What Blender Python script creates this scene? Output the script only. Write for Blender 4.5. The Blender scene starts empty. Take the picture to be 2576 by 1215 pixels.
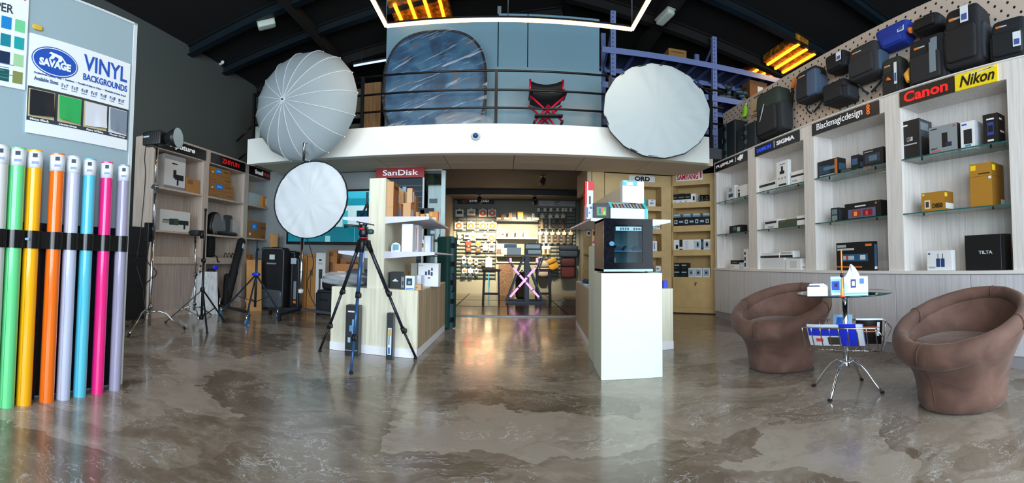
import bpy, math, random
from mathutils import Vector, Matrix
random.seed(7)
SC = bpy.context.scene
COL = SC.collection
PI = math.pi

# ---------------------------------------------------------------- camera (cylindrical panorama, tilted slightly up)
F, PITCH, ROLL, VS, AZ = 1149.46, .0438, -.0102, .92, -.0147
CH = 1.0
cam = bpy.data.cameras.new('camera'); cam_o = bpy.data.objects.new('camera', cam); COL.objects.link(cam_o)
cam.type = 'PANO'; cam.panorama_type = 'CENTRAL_CYLINDRICAL'
cam.central_cylindrical_radius = 1.0
cam.central_cylindrical_range_u_min = -1288 / F; cam.central_cylindrical_range_u_max = 1288 / F
cam.central_cylindrical_range_v_min = -607.5 / (F * VS); cam.central_cylindrical_range_v_max = 607.5 / (F * VS)
cam.clip_start = .05; cam.clip_end = 100
def ray(x, y):
    th = (x - 1288) / F; a, b, c = math.sin(th), math.cos(th), (607.5 - y) / (F * VS)
    k, s = math.cos(ROLL), math.sin(ROLL); a, c = k * a + s * c, -s * a + k * c
    k, s = math.cos(PITCH), math.sin(PITCH); b, c = k * b - s * c, s * b + k * c
    k, s = math.cos(-AZ), math.sin(-AZ); a, b = k * a + s * b, -s * a + k * b
    return Vector((a, b, c))
def _axis(v):                       # image-space axis -> world axis (same rotations as ray)
    a, b, c = v
    k, s = math.cos(ROLL), math.sin(ROLL); a, c = k * a + s * c, -s * a + k * c
    k, s = math.cos(PITCH), math.sin(PITCH); b, c = k * b - s * c, s * b + k * c
    k, s = math.cos(-AZ), math.sin(-AZ); a, b = k * a + s * b, -s * a + k * b
    return Vector((a, b, c))
_X, _Y, _Z = _axis((1, 0, 0)), _axis((0, 1, 0)), _axis((0, 0, 1))
_m = Matrix((( _X.x, _Z.x, -_Y.x), (_X.y, _Z.y, -_Y.y), (_X.z, _Z.z, -_Y.z))).to_4x4()
_m.translation = (0, 0, CH)
cam_o.matrix_world = _m
SC.camera = cam_o

# ---------------------------------------------------------------- colour management, world, daylight
SC.view_settings.view_transform = 'Standard'; SC.view_settings.look = 'None'
SC.view_settings.exposure = 0.1; SC.view_settings.gamma = 1.0; SC.view_settings.use_curve_mapping = False
W = bpy.data.worlds.new('world'); SC.world = W; W.use_nodes = True
bg = W.node_tree.nodes['Background']; bg.inputs[0].default_value = (.62, .8, 1, 1); bg.inputs[1].default_value = 1.5
def area(name, loc, rot, sx, sy, power, col, spread=180):
    l = bpy.data.lights.new(name, 'AREA'); l.shape = 'RECTANGLE'; l.size = sx; l.size_y = sy; l.energy = power; l.color = col; l.spread = math.radians(spread)
    o = bpy.data.objects.new(name, l); COL.objects.link(o); o.location = loc; o.rotation_euler = rot; return o
def spot(name, loc, target, power, col, size=60, blend=.6, rad=.05):
    l = bpy.data.lights.new(name, 'SPOT'); l.energy = power; l.color = col; l.spot_size = math.radians(size); l.spot_blend = blend; l.shadow_soft_size = rad
    o = bpy.data.objects.new(name, l); COL.objects.link(o); o.location = loc
    o.rotation_euler = (Vector(target) - Vector(loc)).to_track_quat('-Z', 'Y').to_euler(); return o
# storefront daylight behind the camera: three tall panes
for i, x in enumerate((-3.3, .4, 4.1)):
    area('daylight_%d' % i, (x, -2.6, 2.3), (math.radians(84), 0, 0), 2.9, 3.6, 300, (.8, .92, 1))

# ---------------------------------------------------------------- colours and materials
def lin(c):
    c = c / 255.0
    return c / 12.92 if c <= .04045 else ((c + .055) / 1.055) ** 2.4
def rgb(c): return (lin(c[0]), lin(c[1]), lin(c[2]), 1)
MC = {}
def mat(col, rough=.6, metal=0, name=None, emit=0, trans=0, alpha=1, ior=1.45, bump=0, bscale=40, coat=0):
    key = (tuple(col), rough, metal, name, emit, trans, alpha, bump, bscale, coat)
    if key in MC: return MC[key]
    m = bpy.data.materials.new(name or 'mat_%d_%d_%d' % tuple(col)); m.use_nodes = True
    nt = m.node_tree; b = nt.nodes['Principled BSDF']; MC[key] = m
    b.inputs['Base Color'].default_value = rgb(col); b.inputs['Roughness'].default_value = rough; b.inputs['Metallic'].default_value = metal
    b.inputs['IOR'].default_value = ior; b.inputs['Coat Weight'].default_value = coat
    if emit: b.inputs['Emission Color'].default_value = rgb(col); b.inputs['Emission Strength'].default_value = emit
    if trans: b.inputs['Transmission Weight'].default_value = trans
    if alpha < 1: b.inputs['Alpha'].default_value = alpha
    if not emit and not trans:          # a little mottling so that nothing is perfectly uniform
        tc = nt.nodes.new('ShaderNodeTexCoord'); n = nt.nodes.new('ShaderNodeTexNoise'); n.inputs['Scale'].default_value = bscale; n.inputs['Detail'].default_value = 4
        nt.links.new(tc.outputs['Object'], n.inputs['Vector'])
        mr = nt.nodes.new('ShaderNodeMapRange'); mr.inputs['To Min'].default_value = max(0, rough - .06); mr.inputs['To Max'].default_value = min(1, rough + .06)
        nt.links.new(n.outputs['Fac'], mr.inputs['Value']); nt.links.new(mr.outputs[0], b.inputs['Roughness'])
        if bump:
            bp = nt.nodes.new('ShaderNodeBump'); bp.inputs['Strength'].default_value = bump; bp.inputs['Distance'].default_value = .01
            nt.links.new(n.outputs['Fac'], bp.inputs['Height']); nt.links.new(bp.outputs[0], b.inputs['Normal'])
    return m
def ramp_mat(name, cols, scale=(1, 1, 1), nscale=5, detail=6, rough=.5, bump=0, pos=None, distort=0, rough_var=0, coord='Object'):
    m = bpy.data.materials.new(name); m.use_nodes = True; nt = m.node_tree; b = nt.nodes['Principled BSDF']
    tc = nt.nodes.new('ShaderNodeTexCoord'); mp = nt.nodes.new('ShaderNodeMapping'); mp.inputs['Scale'].default_value = scale
    if coord == 'World':
        g = nt.nodes.new('ShaderNodeNewGeometry'); nt.links.new(g.outputs['Position'], mp.inputs['Vector'])
    else: nt.links.new(tc.outputs[coord], mp.inputs['Vector'])
    n = nt.nodes.new('ShaderNodeTexNoise'); n.inputs['Scale'].default_value = nscale; n.inputs['Detail'].default_value = detail; n.inputs['Distortion'].default_value = distort
    nt.links.new(mp.outputs[0], n.inputs['Vector'])
    r = nt.nodes.new('ShaderNodeValToRGB'); nt.links.new(n.outputs['Fac'], r.inputs[0])
    pos = pos or [.3 + .4 * i / max(1, len(cols) - 1) for i in range(len(cols))]
    e = r.color_ramp.elements; e[0].position = pos[0]; e[0].color = rgb(cols[0]); e[1].position = pos[-1]; e[1].color = rgb(cols[-1])
    for p, c in list(zip(pos, cols))[1:-1]: k = e.new(p); k.color = rgb(c)
    nt.links.new(r.outputs[0], b.inputs['Base Color']); b.inputs['Roughness'].default_value = rough
    if bump:
        bp = nt.nodes.new('ShaderNodeBump'); bp.inputs['Strength'].default_value = bump; bp.inputs['Distance'].default_value = .01
        nt.links.new(n.outputs['Fac'], bp.inputs['Height']); nt.links.new(bp.outputs[0], b.inputs['Normal'])
    return m
def floor_material():
    m = bpy.data.materials.new('polished_concrete'); m.use_nodes = True; nt = m.node_tree; N = nt.nodes.new; L = nt.links.new; b = nt.nodes['Principled BSDF']
    g = N('ShaderNodeNewGeometry')
    def noise(s, d, dist=0, vec=None, sc=None):
        n = N('ShaderNodeTexNoise'); n.inputs['Scale'].default_value = s; n.inputs['Detail'].default_value = d; n.inputs['Distortion'].default_value = dist; n.inputs['Roughness'].default_value = .62
        if sc:
            mp = N('ShaderNodeMapping'); mp.inputs['Scale'].default_value = sc; mp.inputs['Rotation'].default_value = (0, 0, .5); L(vec or g.outputs['Position'], mp.inputs['Vector']); L(mp.outputs[0], n.inputs['Vector'])
        else: L(vec or g.outputs['Position'], n.inputs['Vector'])
        return n
    warp = noise(1.3, 5, 0)
    vm = N('ShaderNodeVectorMath'); vm.operation = 'SCALE'; vm.inputs['Scale'].default_value = .9; L(warp.outputs['Color'], vm.inputs[0])
    va = N('ShaderNodeVectorMath'); L(g.outputs['Position'], va.inputs[0]); L(vm.outputs[0], va.inputs[1])
    vor = N('ShaderNodeTexVoronoi'); vor.inputs['Scale'].default_value = 1.5; L(va.outputs[0], vor.inputs['Vector'])
    sep = N('ShaderNodeSeparateColor'); L(vor.outputs['Color'], sep.inputs[0])
    n1 = noise(2.2, 12, 1.2, va.outputs[0], (1, 1.9, 1)); n2 = noise(.7, 3)
    r = N('ShaderNodeValToRGB'); e = r.color_ramp.elements; e[0].position = .30; e[0].color = rgb((74, 62, 51)); e[1].position = .70; e[1].color = rgb((146, 136, 124)); k = e.new(.5); k.color = rgb((102, 89, 75))
    mix = N('ShaderNodeMath'); mix.operation = 'MULTIPLY_ADD'; mix.inputs[1].default_value = .22; L(sep.outputs[0], mix.inputs[0])
    m2 = N('ShaderNodeMath'); m2.operation = 'MULTIPLY_ADD'; m2.inputs[1].default_value = .55; m2.inputs[2].default_value = .08; L(n1.outputs['Fac'], m2.inputs[0]); L(m2.outputs[0], mix.inputs[2])
    m3 = N('ShaderNodeMath'); m3.operation = 'MULTIPLY_ADD'; m3.inputs[1].default_value = .25; L(n2.outputs['Fac'], m3.inputs[0]); L(mix.outputs[0], m3.inputs[2]); L(m3.outputs[0], r.inputs[0])
    # pale hairline scuffs where the trowelled sheets overlap
    n3 = noise(2.6, 10, 2.0, va.outputs[0], (.5, 1.6, 1)); sub = N('ShaderNodeMath'); sub.operation = 'SUBTRACT'; sub.inputs[1].default_value = .5; L(n3.outputs['Fac'], sub.inputs[0])
    ab = N('ShaderNodeMath'); ab.operation = 'ABSOLUTE'; L(sub.outputs[0], ab.inputs[0])
    mr = N('ShaderNodeMapRange'); mr.inputs['From Min'].default_value = 0; mr.inputs['From Max'].default_value = .008; mr.inputs['To Min'].default_value = .8; mr.inputs['To Max'].default_value = 0; L(ab.outputs[0], mr.inputs['Value'])
    mask = N('ShaderNodeMapRange'); mask.inputs['From Min'].default_value = .45; mask.inputs['From Max'].default_value = .56; L(noise(1.9, 3).outputs['Fac'], mask.inputs['Value'])
    mm = N('ShaderNodeMath'); mm.operation = 'MULTIPLY'; L(mr.outputs[0], mm.inputs[0]); L(mask.outputs[0], mm.inputs[1])
    mx = N('ShaderNodeMix'); mx.data_type = 'RGBA'; L(mm.outputs[0], mx.inputs[0]); L(r.outputs[0], mx.inputs[6]); mx.inputs[7].default_value = rgb((205, 208, 208))
    L(mx.outputs[2], b.inputs['Base Color'])
    rr = N('ShaderNodeMapRange'); rr.inputs['To Min'].default_value = .1; rr.inputs['To Max'].default_value = .3; L(n1.outputs['Fac'], rr.inputs['Value']); L(rr.outputs[0], b.inputs['Roughness'])
    bp = N('ShaderNodeBump'); bp.inputs['Strength'].default_value = .12; bp.inputs['Distance'].default_value = .012; L(n2.outputs['Fac'], bp.inputs['Height'])
    bp2 = N('ShaderNodeBump'); bp2.inputs['Strength'].default_value = .06; bp2.inputs['Distance'].default_value = .004; L(n1.outputs['Fac'], bp2.inputs['Height']); L(bp.outputs[0], bp2.inputs['Normal']); L(bp2.outputs[0], b.inputs['Normal'])
    b.inputs['IOR'].default_value = 1.55; b.inputs['Coat Weight'].default_value = .25; b.inputs['Coat Roughness'].default_value = .08
    return m
def pegboard_material():
    m = bpy.data.materials.new('pegboard'); m.use_nodes = True; nt = m.node_tree; N = nt.nodes.new; L = nt.links.new; b = nt.nodes['Principled BSDF']
    g = N('ShaderNodeNewGeometry'); sx = N('ShaderNodeSeparateXYZ'); L(g.outputs['Position'], sx.inputs[0])
    def cell(o, ph):
        d = N('ShaderNodeMath'); d.operation = 'MULTIPLY_ADD'; d.inputs[1].default_value = 1 / .13; d.inputs[2].default_value = ph; L(o, d.inputs[0])
        f = N('ShaderNodeMath'); f.operation = 'FRACT'; L(d.outputs[0], f.inputs[0]); s = N('ShaderNodeMath'); s.operation = 'SUBTRACT'; s.inputs[1].default_value = .5; L(f.outputs[0], s.inputs[0])
        q = N('ShaderNodeMath'); q.operation = 'POWER'; q.inputs[1].default_value = 2; L(s.outputs[0], q.inputs[0]); return q
    def dots(p):
        a = N('ShaderNodeMath'); L(cell(sx.outputs['Y'], p).outputs[0], a.inputs[0]); L(cell(sx.outputs['Z'], p).outputs[0], a.inputs[1])
        l = N('ShaderNodeMath'); l.operation = 'LESS_THAN'; l.inputs[1].default_value = .012; L(a.outputs[0], l.inputs[0]); return l
    t = N('ShaderNodeMath'); t.operation = 'MAXIMUM'; L(dots(0).outputs[0], t.inputs[0]); L(dots(.5).outputs[0], t.inputs[1])
    mx = N('ShaderNodeMix'); mx.data_type = 'RGBA'; L(t.outputs[0], mx.inputs[0]); mx.inputs[6].default_value = rgb((198, 182, 168)); mx.inputs[7].default_value = rgb((20, 16, 14))
    L(mx.outputs[2], b.inputs['Base Color']); b.inputs['Roughness'].default_value = .7
    return m

# ---------------------------------------------------------------- mesh helpers
class Fr:                       # an upright working plane: u runs to the viewer's right, n towards the viewer
    def __init__(s, o, u):
        s.o = Vector(o); s.u = Vector((u[0], u[1], 0)).normalized(); s.n = Vector((s.u.y, -s.u.x, 0)); s.z = Vector((0, 0, 1))
    def p(s, a, b, c=0): return s.o + s.u * a + s.z * b + s.n * c
    def px(s, x, y, c=0):
        d = ray(x, y); O = Vector((0, 0, CH)); P = s.o + s.n * c
        t = (P - O).dot(s.n) / d.dot(s.n); q = O + d * t
        return (q - s.o).dot(s.u), q.z
    def rot(s): return Matrix((( s.u.x, s.z.x, s.n.x), (s.u.y, s.z.y, s.n.y), (s.u.z, s.z.z, s.n.z)))
def fl(x, y, z=0):              # point on the horizontal plane z under a picture point
    d = ray(x, y); t = (z - CH) / d.z; return Vector((d.x * t, d.y * t, z))
def along(x, y, dist):          # point at a horizontal distance
    d = ray(x, y); t = dist / math.hypot(d.x, d.y); return Vector((d.x * t, d.y * t, CH + d.z * t))
class G:
    def __init__(s): s.v = []; s.f = []; s.m = []; s.sm = []
    def add(s, vs, fs, mi=0, smooth=False):
        k = len(s.v); s.v += [Vector(v) for v in vs]; s.f += [tuple(i + k for i in f) for f in fs]; s.m += [mi] * len(fs); s.sm += [smooth] * len(fs)
    def box(s, x0, x1, y0, y1, z0, z1, mi=0):
        s.add([(x0, y0, z0), (x1, y0, z0), (x1, y1, z0), (x0, y1, z0), (x0, y0, z1), (x1, y0, z1), (x1, y1, z1), (x0, y1, z1)],
              [(0, 3, 2, 1), (4, 5, 6, 7), (0, 1, 5, 4), (1, 2, 6, 5), (2, 3, 7, 6), (3, 0, 4, 7)], mi)
    def fb(s, fr, a0, a1, b0, b1, c0, c1, mi=0):
        c0, c1 = min(c0, c1), max(c0, c1)
        s.add([fr.p(a0, b0, c1), fr.p(a1, b0, c1), fr.p(a1, b0, c0), fr.p(a0, b0, c0), fr.p(a0, b1, c1), fr.p(a1, b1, c1), fr.p(a1, b1, c0), fr.p(a0, b1, c0)],
              [(0, 3, 2, 1), (4, 5, 6, 7), (0, 1, 5, 4), (1, 2, 6, 5), (2, 3, 7, 6), (3, 0, 4, 7)], mi)
    def prism(s, pts, d, mi=0):     # polygon (counter-clockwise seen from the +d side) swept by -d
        n = len(pts); d = Vector(d); a = [Vector(p) for p in pts]; s.add(a + [p - d for p in a], [tuple(range(n)), tuple(reversed(range(n, 2 * n)))] + [(i, i + n, (i + 1) % n + n, (i + 1) % n) for i in range(n)], mi)
    def beam(s, p, q, w, h, mi=0, up=(0, 0, 1)):
        p, q = Vector(p), Vector(q); d = (q - p).normalized(); up = Vector(up)
        if abs(d.dot(up)) > .98: up = Vector((0, 1, 0))
        r = d.cross(up).normalized(); t = r.cross(d)
        vs = [e + r * (a * w / 2) + t * (b * h / 2) for e in (p, q) for a, b in ((-1, -1), (1, -1), (1, 1), (-1, 1))]
        s.add(vs, [(0, 1, 2, 3), (7, 6, 5, 4), (0, 4, 5, 1), (1, 5, 6, 2), (2, 6, 7, 3), (3, 7, 4, 0)], mi)
    def tube(s, pts, r, n=10, mi=0, cap=True, closed=False):
        pts = [Vector(p) for p in pts]; N = len(pts); rs = r if isinstance(r, (list, tuple)) else [r] * N
        vs = []; fs = []; ref = None
        for i, p in enumerate(pts):
            if closed: d = (pts[(i + 1) % N] - pts[i - 1]).normalized()
            else: d = (pts[min(i + 1, N - 1)] - pts[max(i - 1, 0)]).normalized()
            if ref is None: ref = Vector((0, 0, 1)) if abs(d.z) < .9 else Vector((1, 0, 0))
            x = (ref - d * ref.dot(d))
            if x.length < 1e-4: x = Vector((1, 0, 0)) - d * d.x
            x.normalize(); y = d.cross(x); ref = x
            vs += [p + (x * math.cos(2 * PI * k / n) + y * math.sin(2 * PI * k / n)) * rs[i] for k in range(n)]
        for i in range(N if closed else N - 1):
            j = (i + 1) % N
            for k in range(n): fs.append((i * n + k, i * n + (k + 1) % n, j * n + (k + 1) % n, j * n + k))
        s.add(vs, fs, mi, True)
        if cap and not closed:
            b = len(s.v) - len(vs); s.f += [tuple(b + k for k in reversed(range(n))), tuple(b + (N - 1) * n + k for k in range(n))]; s.m += [mi] * 2; s.sm += [False] * 2
    def cyl(s, p, q, r, n=24, mi=0, r2=None): s.tube([p, q], [r, r if r2 is None else r2], n, mi)
    def lathe(s, prof, n=32, o=(0, 0, 0), mi=0, axis=None, smooth=True):   # prof: (radius, height) bottom to top, outward faces
        vs = []; fs = []; o = Vector(o); M = Vector(axis).normalized().to_track_quat('Z', 'Y').to_matrix() if axis else Matrix.Identity(3)
        for r, z in prof: vs += [o + M @ Vector((r * math.cos(2 * PI * k / n), r * math.sin(2 * PI * k / n), z)) for k in range(n)]
        for i in range(len(prof) - 1):
            for k in range(n): fs.append((i * n + k, i * n + (k + 1) % n, (i + 1) * n + (k + 1) % n, (i + 1) * n + k))
        s.add(vs, fs, mi, smooth)
        b = len(s.v) - len(vs)
        if prof[0][0] > 1e-5: s.f.append(tuple(b + k for k in reversed(range(n)))); s.m.append(mi); s.sm.append(False)
        if prof[-1][0] > 1e-5: s.f.append(tuple(b + (len(prof) - 1) * n + k for k in range(n))); s.m.append(mi); s.sm.append(False)
    def sup(s, c, size, e=.35, n=20, m=12, mi=0, M=None, taper=0, wob=0):    # rounded soft box (superellipsoid)
        c = Vector(c); M = M or Matrix.Identity(3); vs = []; fs = []
        pw = lambda v: math.copysign(abs(v) ** e, v)
        for j in range(1, m):
            ph = -PI / 2 + PI * j / m
            for k in range(n):
                th = 2 * PI * k / n
                x, y, z = pw(math.cos(ph)) * pw(math.cos(th)), pw(math.cos(ph)) * pw(math.sin(th)), pw(math.sin(ph))
                t = 1 - taper * (z + 1) / 2; w = 1 + wob * math.sin(3 * th + 5 * z)
                vs.append(c + M @ Vector((x * size[0] / 2 * t * w, y * size[1] / 2 * t * w, z * size[2] / 2)))
        vs += [c + M @ Vector((0, 0, -size[2] / 2)), c + M @ Vector((0, 0, size[2] / 2))]
        for j in range(m - 2):
            for k in range(n): fs.append((j * n + k, j * n + (k + 1) % n, (j + 1) * n + (k + 1) % n, (j + 1) * n + k))
        B, T = len(vs) - 2, len(vs) - 1
        for k in range(n): fs += [(B, (k + 1) % n, k), (T, (m - 2) * n + k, (m - 2) * n + (k + 1) % n)]
        s.add(vs, fs, mi, True)
    def build(s, name, mats, parent=None, label=None, cat=None, group=None, kind=None, bev=0, sub=0, world=True):
        if not isinstance(mats, (list, tuple)): mats = [mats]
        me = bpy.data.meshes.new(name); off = Vector((0, 0, 0))
        if parent is not None and world: off = ORG.get(parent.name, Vector((0, 0, 0)))
        elif parent is None and s.v:
            xs = [v.x for v in s.v]; ys = [v.y for v in s.v]; zs = [v.z for v in s.v]; off = Vector(((min(xs) + max(xs)) / 2, (min(ys) + max(ys)) / 2, min(zs)))
        me.from_pydata([v - off for v in s.v], [], s.f); me.validate()
        for m in mats: me.materials.append(m)
        if len(me.polygons) == len(s.m):
            me.polygons.foreach_set('material_index', s.m); me.polygons.foreach_set('use_smooth', s.sm)
        o = bpy.data.objects.new(name, me); COL.objects.link(o)
        if parent is not None: o.parent = parent; ORG[o.name] = off
        else: o.location = off; ORG[o.name] = off
        if label: o['label'] = label
        if cat: o['category'] = cat
        if group: o['group'] = group
        if kind: o['kind'] = kind
        if bev:
            b = o.modifiers.new('b', 'BEVEL'); b.width = bev; b.segments = 2; b.limit_method = 'ANGLE'
        if sub:
            b = o.modifiers.new('s', 'SUBSURF'); b.levels = sub; b.render_levels = sub
        return o
ORG = {}
def T(name, label, cat, loc, group=None, kind=None):
    o = bpy.data.objects.new(name, None); COL.objects.link(o); o.location = loc; o.empty_display_size = .1; ORG[o.name] = Vector(loc)
    o['label'] = label; o['category'] = cat
    if group: o['group'] = group
    if kind: o['kind'] = kind
    return o
def struct(g, name, m, **k): return g.build(name, m, kind='structure', **k)
def text(s, parent, fr, a, b, c, w, h, m, bold=.0, shear=0, name='lettering', ext=.0015, label=None, spacing=1.0, R=None, align='LEFT'):
    """lettering on plane fr with its lower left corner at (a, b), fitted to w x h"""
    cu = bpy.data.curves.new(name, 'FONT'); cu.body = s; cu.size = 1; cu.offset = bold; cu.shear = shear; cu.extrude = ext / max(h, .01); cu.space_character = spacing; cu.resolution_u = 3
    cu.materials.append(m); o = bpy.data.objects.new(name, cu); COL.objects.link(o)
    bpy.context.view_layer.update()
    bb = [Vector(v) for v in o.bound_box]; x0 = min(v.x for v in bb); x1 = max(v.x for v in bb); y0 = min(v.y for v in bb); y1 = max(v.y for v in bb)
    sx, sy = w / max(x1 - x0, 1e-4), h / max(y1 - y0, 1e-4)
    R = R or fr.rot(); M = R.to_4x4() @ Matrix.Diagonal((sx, sy, h, 1)) @ Matrix.Translation((-x0, -y0, 0))
    P = fr.p(a, b, c); M = Matrix.Translation(P) @ M
    if parent is not None:
        o.parent = parent; M = Matrix.Translation(-ORG.get(parent.name, Vector())) @ M
    me = bpy.data.meshes.new_from_object(o.evaluated_get(bpy.context.evaluated_depsgraph_get())); par = o.parent; bpy.data.objects.remove(o)
    me.transform(M); o = bpy.data.objects.new(name, me); COL.objects.link(o); o.parent = par
    if label: o['label'] = label
    return o
def copy_tree(o, loc=None, label=None, parent=None, rz=None, scale=None):
    c = o.copy(); COL.objects.link(c); c.parent = parent
    if loc is not None: c.location = loc
    if rz is not None: c.rotation_euler.z = rz
    if scale is not None: c.scale = scale
    if label: c['label'] = label
    for ch in [x for x in ALLCH if x.parent == o] if ALLCH else list(o.children): copy_tree(ch, parent=c)
    return c
ALLCH = None
ZV = Vector((0, 0, 1))
BLACK = mat((14, 14, 16), .45); DARK = mat((26, 27, 30), .55); WHITE = mat((232, 234, 236), .5); CHROME = mat((215, 220, 225), .12, 1)
STEEL = mat((160, 165, 170), .3, 1); RUBBER = mat((18, 18, 20), .8); CARD = mat((176, 126, 72), .85, bump=.1); CARD2 = mat((150, 104, 56), .85, bump=.1)
KRAFT = mat((204, 160, 116), .85); TEALB = mat((20, 120, 190), .4); RED = mat((200, 20, 30), .4); LBLUE = mat((90, 150, 215), .4)
GLASS = mat((205, 232, 226), .02, trans=1, ior=1.45, name='clear_glass'); ORANGE = mat((235, 120, 20), .5); YEL = mat((245, 200, 30), .5)
# ================================================================ structure
FLOORM = floor_material()
BLKCEIL = mat((4, 5, 6), .95, name='black_paint'); GREYW = mat((84, 92, 90), .8, name='grey_wall'); BLUEG = mat((146, 168, 176), .75, name='pale_blue_grey')
g = G(); g.box(-5.2, 7.6, -2.9, 12.6, -.1, 0); struct(g, 'floor', FLOORM)
g = G(); g.box(-5.25, -5.0, -2.9, 12.6, 0, 4.92); struct(g, 'wall_left', GREYW)
g = G(); g.box(7.3, 7.55, -2.9, 12.6, 0, 4.9); struct(g, 'wall_right', mat((30, 32, 38), .9))
g = G(); g.box(-5.2, 7.5, 12.6, 12.85, 0, 6.7); struct(g, 'wall_back', mat((28, 30, 34), .9))
# front wall with storefront openings
g = G(); g.box(-5.2, 7.5, -3.0, -2.9, 4.1, 6.7); g.box(-5.2, 7.5, -3.0, -2.9, 0, .25)
for x0, x1 in ((-5.2, -4.8), (-1.8, -1.1), (1.9, 2.6), (5.6, 7.5)): g.box(x0, x1, -3.0, -2.9, .25, 4.1)
struct(g, 'wall_front', GREYW)
# pitched dark ceiling
RZ = lambda x: 4.8 + .246 * (x + 5.1) if x < 1.05 else 4.8 + .246 * (7.2 - x)
g = G()
for (xa, xb) in ((-5.3, 1.05), (1.05, 7.6)):
    za, zb = RZ(xa), RZ(xb)
    g.add([(xa, -3, za), (xb, -3, zb), (xb, 12.8, zb), (xa, 12.8, za), (xa, -3, za + .1), (xb, -3, zb + .1), (xb, 12.8, zb + .1), (xa, 12.8, za + .1)],
          [(0, 3, 2, 1), (4, 5, 6, 7), (0, 1, 5, 4), (1, 2, 6, 5), (2, 3, 7, 6), (3, 0, 4, 7)])
struct(g, 'ceiling', BLKCEIL)
BEAMM = mat((10, 24, 31), .45, name='steel_beam'); BEAMD = mat((11, 11, 13), .8)
n = 1
for yl, yr, h, mm in ((6.35, 6.75, .16, BEAMM), (7.35, 5.25, .14, BEAMM), (8.55, 7.95, .2, BEAMD)):
    for xa, xb, yy in ((-5.0, 1.05, yl), (1.05, 7.3, yr)):
        sk = -.6 if xa > 1 else .5
        za, zb = RZ(xa) - h / 2 - .02, RZ(xb) - h / 2 - .02
        g = G(); g.beam((xa, yy - (sk if xa < 1 else 0), za), (xb, yy + (sk if xa > 1 else 0), zb), .03, h)
        for dz in (-h / 2, h / 2): g.beam((xa, yy - (sk if xa < 1 else 0), za + dz), (xb, yy + (sk if xa > 1 else 0), zb + dz), .14, .02)
        struct(g, 'trim_%d' % n, mm); n += 1
for x in (-3.2, 2.75):     # purlins running to the back
    g = G(); g.beam((x, -2.8, RZ(x) - .13), (x, 12.5, RZ(x) - .13), .24 if x > 0 else .1, .18); struct(g, 'trim_%d' % n, mat((20, 18, 16), .85)); n += 1
# mezzanine: slab, white fascia, tiled soffit
MZ, MF, SOF = 6.31, 2.93, 2.62
g = G(); g.box(-4.06, 3.04, MZ, MZ + .14, SOF, 3.07); struct(g, 'trim_%d' % n, mat((236, 238, 232), .55, name='white_fascia')); n += 1
g = G(); g.box(-4.06, 7.3, MZ + .14, 12.6, 2.75, MF)
struct(g, 'floor_mezzanine', mat((70, 72, 76), .8))
SOFM = mat((204, 190, 172), .8, name='soffit')
g = G()
for i in range(-4, 3):
    for j, (ya, yb) in enumerate(((MZ + .14, 6.9), (6.91, 7.45))):
        x0 = i * 1.02 + .12; g.box(max(-4.06, x0), min(3.6, x0 + 1.01), ya, yb, SOF + (.0), 2.74)
struct(g, 'ceiling_soffit', SOFM)
# wall under the mezzanine, with the doorway to the inner room
WY = 7.45
UW = mat((150, 158, 160), .75, name='under_wall')
g = G(); g.box(-5.0, -1.72, WY + .15, WY + .3, 0, 2.75); struct(g, 'wall_inner_a', UW)
# inner room shell
IR = mat((122, 126, 118), .8, name='inner_wall')
g = G(); g.box(-1.5, 2.1, 12.3, 12.4, 0, 2.93); struct(g, 'wall_inner_back', IR)
g = G(); g.box(-1.5, -1.4, 8.6, 12.3, 0, 2.92); struct(g, 'wall_inner_left', IR)
g = G(); g.box(2.0, 2.1, 7.9, 12.3, 0, 2.92); struct(g, 'wall_inner_right', IR)
BEIGE = mat((196, 176, 146), .75, name='beige_bulkhead')
g = G(); g.prism([(-1.72, 7.46, 2.74), (-1.72, 7.46, 2.60), (-1.06, 7.46, 2.60), (-1.06, 7.46, 2.74)][::-1], (0, -.12, 0))
g.prism([(-1.44, 7.5, 2.74), (-1.44, 7.5, 2.5), (-1.44, 8.6, 2.2), (-1.44, 8.6, 2.74)], (-.06, 0, 0)); struct(g, 'trim_%d' % n, BEIGE); n += 1
g = G(); g.box(1.36, 1.43, 7.5, 8.6, 2.3, 2.74); struct(g, 'trim_%d' % n, BEIGE); n += 1
# dark ribbed ceiling of the inner room with exposed joists
g = G(); g.box(-1.5, 2.1, 8.3, 12.3, 2.93, 2.99); struct(g, 'ceiling_inner', mat((36, 32, 30), .9))
for i in range(6):
    g = G(); x = -1.15 + i * .58; g.box(x, x + .07, 7.55, 12.2, 2.77, 2.93); struct(g, 'trim_%d' % n, mat((52, 44, 40), .8)); n += 1
g = G(); g.box(-1.45, 2.05, 10.4, 10.5, 2.62, 2.78); struct(g, 'trim_%d' % n, mat((12, 12, 14), .6)); n += 1
# threshold and tile joints of the inner floor
g = G(); g.box(-1.1, 1.4, 7.42, 7.5, 0, .02); struct(g, 'trim_%d' % n, mat((150, 150, 146), .4, .3)); n += 1
g = G(); g.box(-1.4, 2.0, 7.5, 12.3, .0, .012); struct(g, 'floor_inner', ramp_mat('inner_floor', [(78, 66, 54), (104, 90, 74)], nscale=1.4, rough=.16, coord='World'))
g = G()
for x in (-.95, .05, 1.05): g.box(x, x + .018, 7.5, 12.3, .012, .015)
for y in (8.9, 10.3): g.box(-1.4, 2.0, y, y + .012, .012, .015)
struct(g, 'trim_%d' % n, mat((30, 26, 24), .8)); n += 1
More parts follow.
